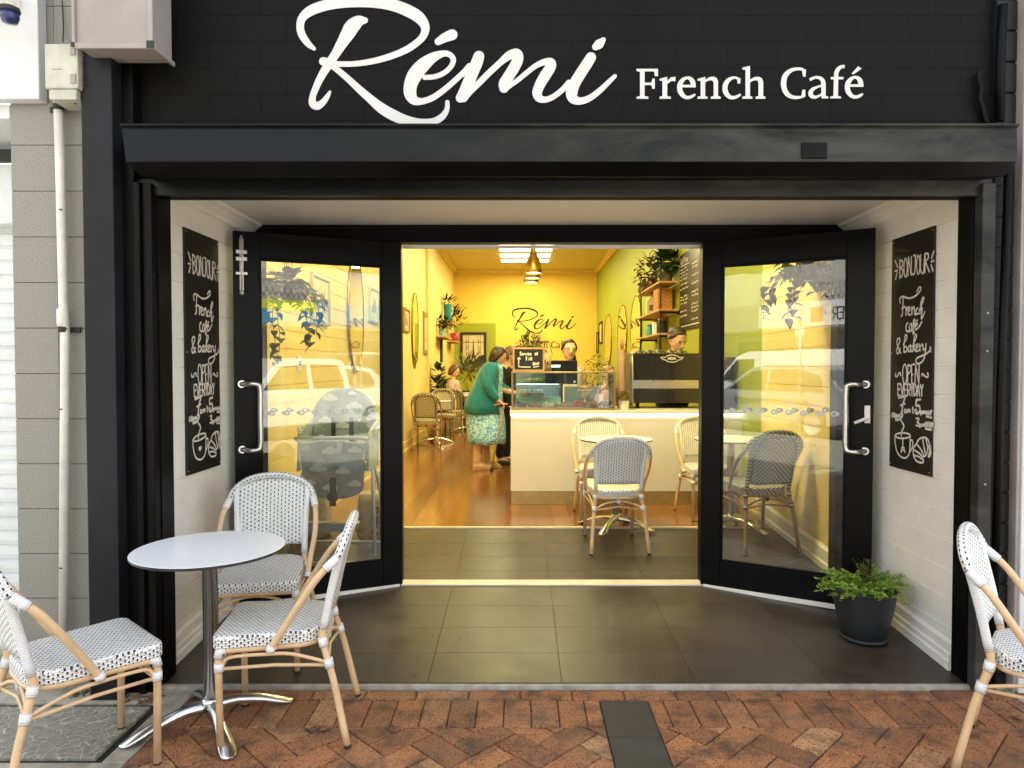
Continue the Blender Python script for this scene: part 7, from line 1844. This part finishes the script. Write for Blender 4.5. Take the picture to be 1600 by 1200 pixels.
# opposite shops
t = empty('opposite_shops', 'row of pale shops across the road with a deep signed awning', 'building', (0, -17, 0))
mb = MB(); mb.box(-45, 45, -1, 0, -.1, 8.0); mb.build('wall', M['facadeop'], t)
mb = MB(); mb.box(-45, 45, -1.1, .1, 8.0, 8.4); mb.build('parapet', M['fascia'], t)
for k, x in enumerate(range(-42, 43, 6)):
    mb = MB(); mb.box(x + .4, x + 3.6, .0, .05, .55, 2.7); f_ = mb.build('shop_window', M['silver'], t, .01)
    mb = MB(); mb.box(x + .5, x + 1.95, .05, .06, .65, 2.6); mb.box(x + 2.05, x + 3.5, .05, .06, .65, 2.6); mb.build('pane', M['cargl'], f_)
    mb = MB(); mb.box(x + 4.1, x + 5.1, .0, .05, .0, 2.4); mb.build('shop_door', (M['wooddark'], M['steal'], M['sred'])[k % 3], t, .01)
    mb = MB(); mb.box(x + 1.0, x + 2.2, .0, .05, 5.6, 6.9); mb.build('upper_window', M['cargl'], t, .01)
mb = MB(); mb.box(-45, 45, .05, 3.2, 3.45, 3.6); aw = mb.build('awning_roof', M['fascia'], t)
mb = MB(); mb.box(-45, 45, 3.2, 3.3, 3.35, 4.35); mb.build('awning_fascia', M['boxgrey'], aw)
for x0_, x1_, z0_, z1_, mn in ((5.5, 13, 3.45, 4.25, 'sblue'), (7.2, 9.8, 3.9, 4.25, 'slime'), (13.2, 19, 3.45, 4.25, 'steal'), (-9.3, -4.0, 3.45, 4.25, 'steal'), (-4, 0, 3.45, 4.25, 'slime'), (-11.32, -10.86, 3.55, 4.05, 'sred'), (-13.6, -9.32, 3.42, 4.28, 'fascia')):
    mb = MB(); mb.box(x0_, x1_, 3.3, 3.33 + (.01 if mn in ('slime', 'sred') else 0) - (.012 if mn == 'fascia' else 0), z0_, z1_); mb.build('sign_panel', M[mn], aw)
mb = MB(); F = lambda x, z, l: Vector((-x, 3.305 + l * .6, z)); word(mb, 'ILVER', 9.55, 3.62, .17, .38, .055, lambda x, z, l: Vector((-x - .0, 3.3195 + l * .6, z)), .25, ydown=False)
aw.location.z = -.5
fix_normals(mb.build('sign_lettering', M['ink'], aw), (0, 1, 0))
mb = MB()
for i in range(120):
    x = -14 + i * .22
    mb.tube([(x, 3.0, 4.36), (x + .11, 3.0, 4.62), (x, 3.0, 4.88)], .025, 4); mb.tube([(x + .22, 3.0, 4.36), (x + .11, 3.0, 4.62), (x + .22, 3.0, 4.88)], .025, 4)
mb.box(-14.1, 12.5, 2.97, 3.03, 4.88, 4.95); mb.build('balcony_lattice', M['boxgrey'], aw)
t = empty('parking_sign', 'one hour parking sign on a slim pole at the kerb, seen reversed in the glass', 'sign', (-4.9, -4.6, 0)); mb = MB(); mb.tube([(0, 0, 0), (0, 0, 2.6)], .03, 10); mb.build('pole', M['silver'], t)
mb = MB(); mb.box(-.11, .11, .03, .035, 2.1, 2.5); pl = mb.build('sign_plate', M['fascia'], t, .004); mb = MB(); word(mb, '1P', -.07, 2.3, .07, .13, .02, lambda x, z, l: Vector((-x, .0355 + l * .6, z)), .3, ydown=False); fix_normals(mb.build('lettering', M['sred'], pl), (0, 1, 0))

# ================================================================== loose pieces of a part become parts of their own
SPLIT = {'binding': None, 'cornice': None, 'skirting_board': None, 'bolt': None, 'screw': None, 'eyes': 'eye', 'eyebrows': 'eyebrow', 'shoes': 'shoe', 'corner_clip': None, 'handle_rose': None,
         'sandal_strap': None, 'latch': None, 'headlight': None, 'bumper': None, 'foot': None, 'harness_strap': None, 'cross_bar': None, 'tube': None, 'sign_panel': None, 'rocker': None, 'pipe_frame': None, 'door_lettering': 0}
def islands(me):
    par = list(range(len(me.vertices)))
    def f(x):
        while par[x] != x: par[x] = par[par[x]]; x = par[x]
        return x
    for e in me.edges: a, b = f(e.vertices[0]), f(e.vertices[1]); par[a] = b
    g = {}
    for p in me.polygons: g.setdefault(f(p.vertices[0]), []).append(p.index)
    return list(g.values())
_cache = {}
for o in list(bpy.data.objects):
    k = o.name.split('.')[0]
    if o.type != 'MESH' or SPLIT.get(k, 0) == 0 or o.parent is None: continue
    nm = SPLIT[k] or k
    if o.data.name not in _cache:
        isl = islands(o.data); ms = []
        if 1 < len(isl) <= 12:
            for fs in isl:
                bm = bmesh.new(); bm.from_mesh(o.data); bm.faces.ensure_lookup_table(); keep = set(fs)
                bmesh.ops.delete(bm, geom=[f for f in bm.faces if f.index not in keep], context='FACES')
                me = bpy.data.meshes.new(nm); bm.to_mesh(me); bm.free()
                for mt in o.data.materials: me.materials.append(mt)
                ms.append(me)
        _cache[o.data.name] = ms
    ms = _cache[o.data.name]
    if not ms: continue
    for me in ms:
        c = o.copy(); c.data = me; c.name = nm; S.collection.objects.link(c)
    bpy.data.objects.remove(o)
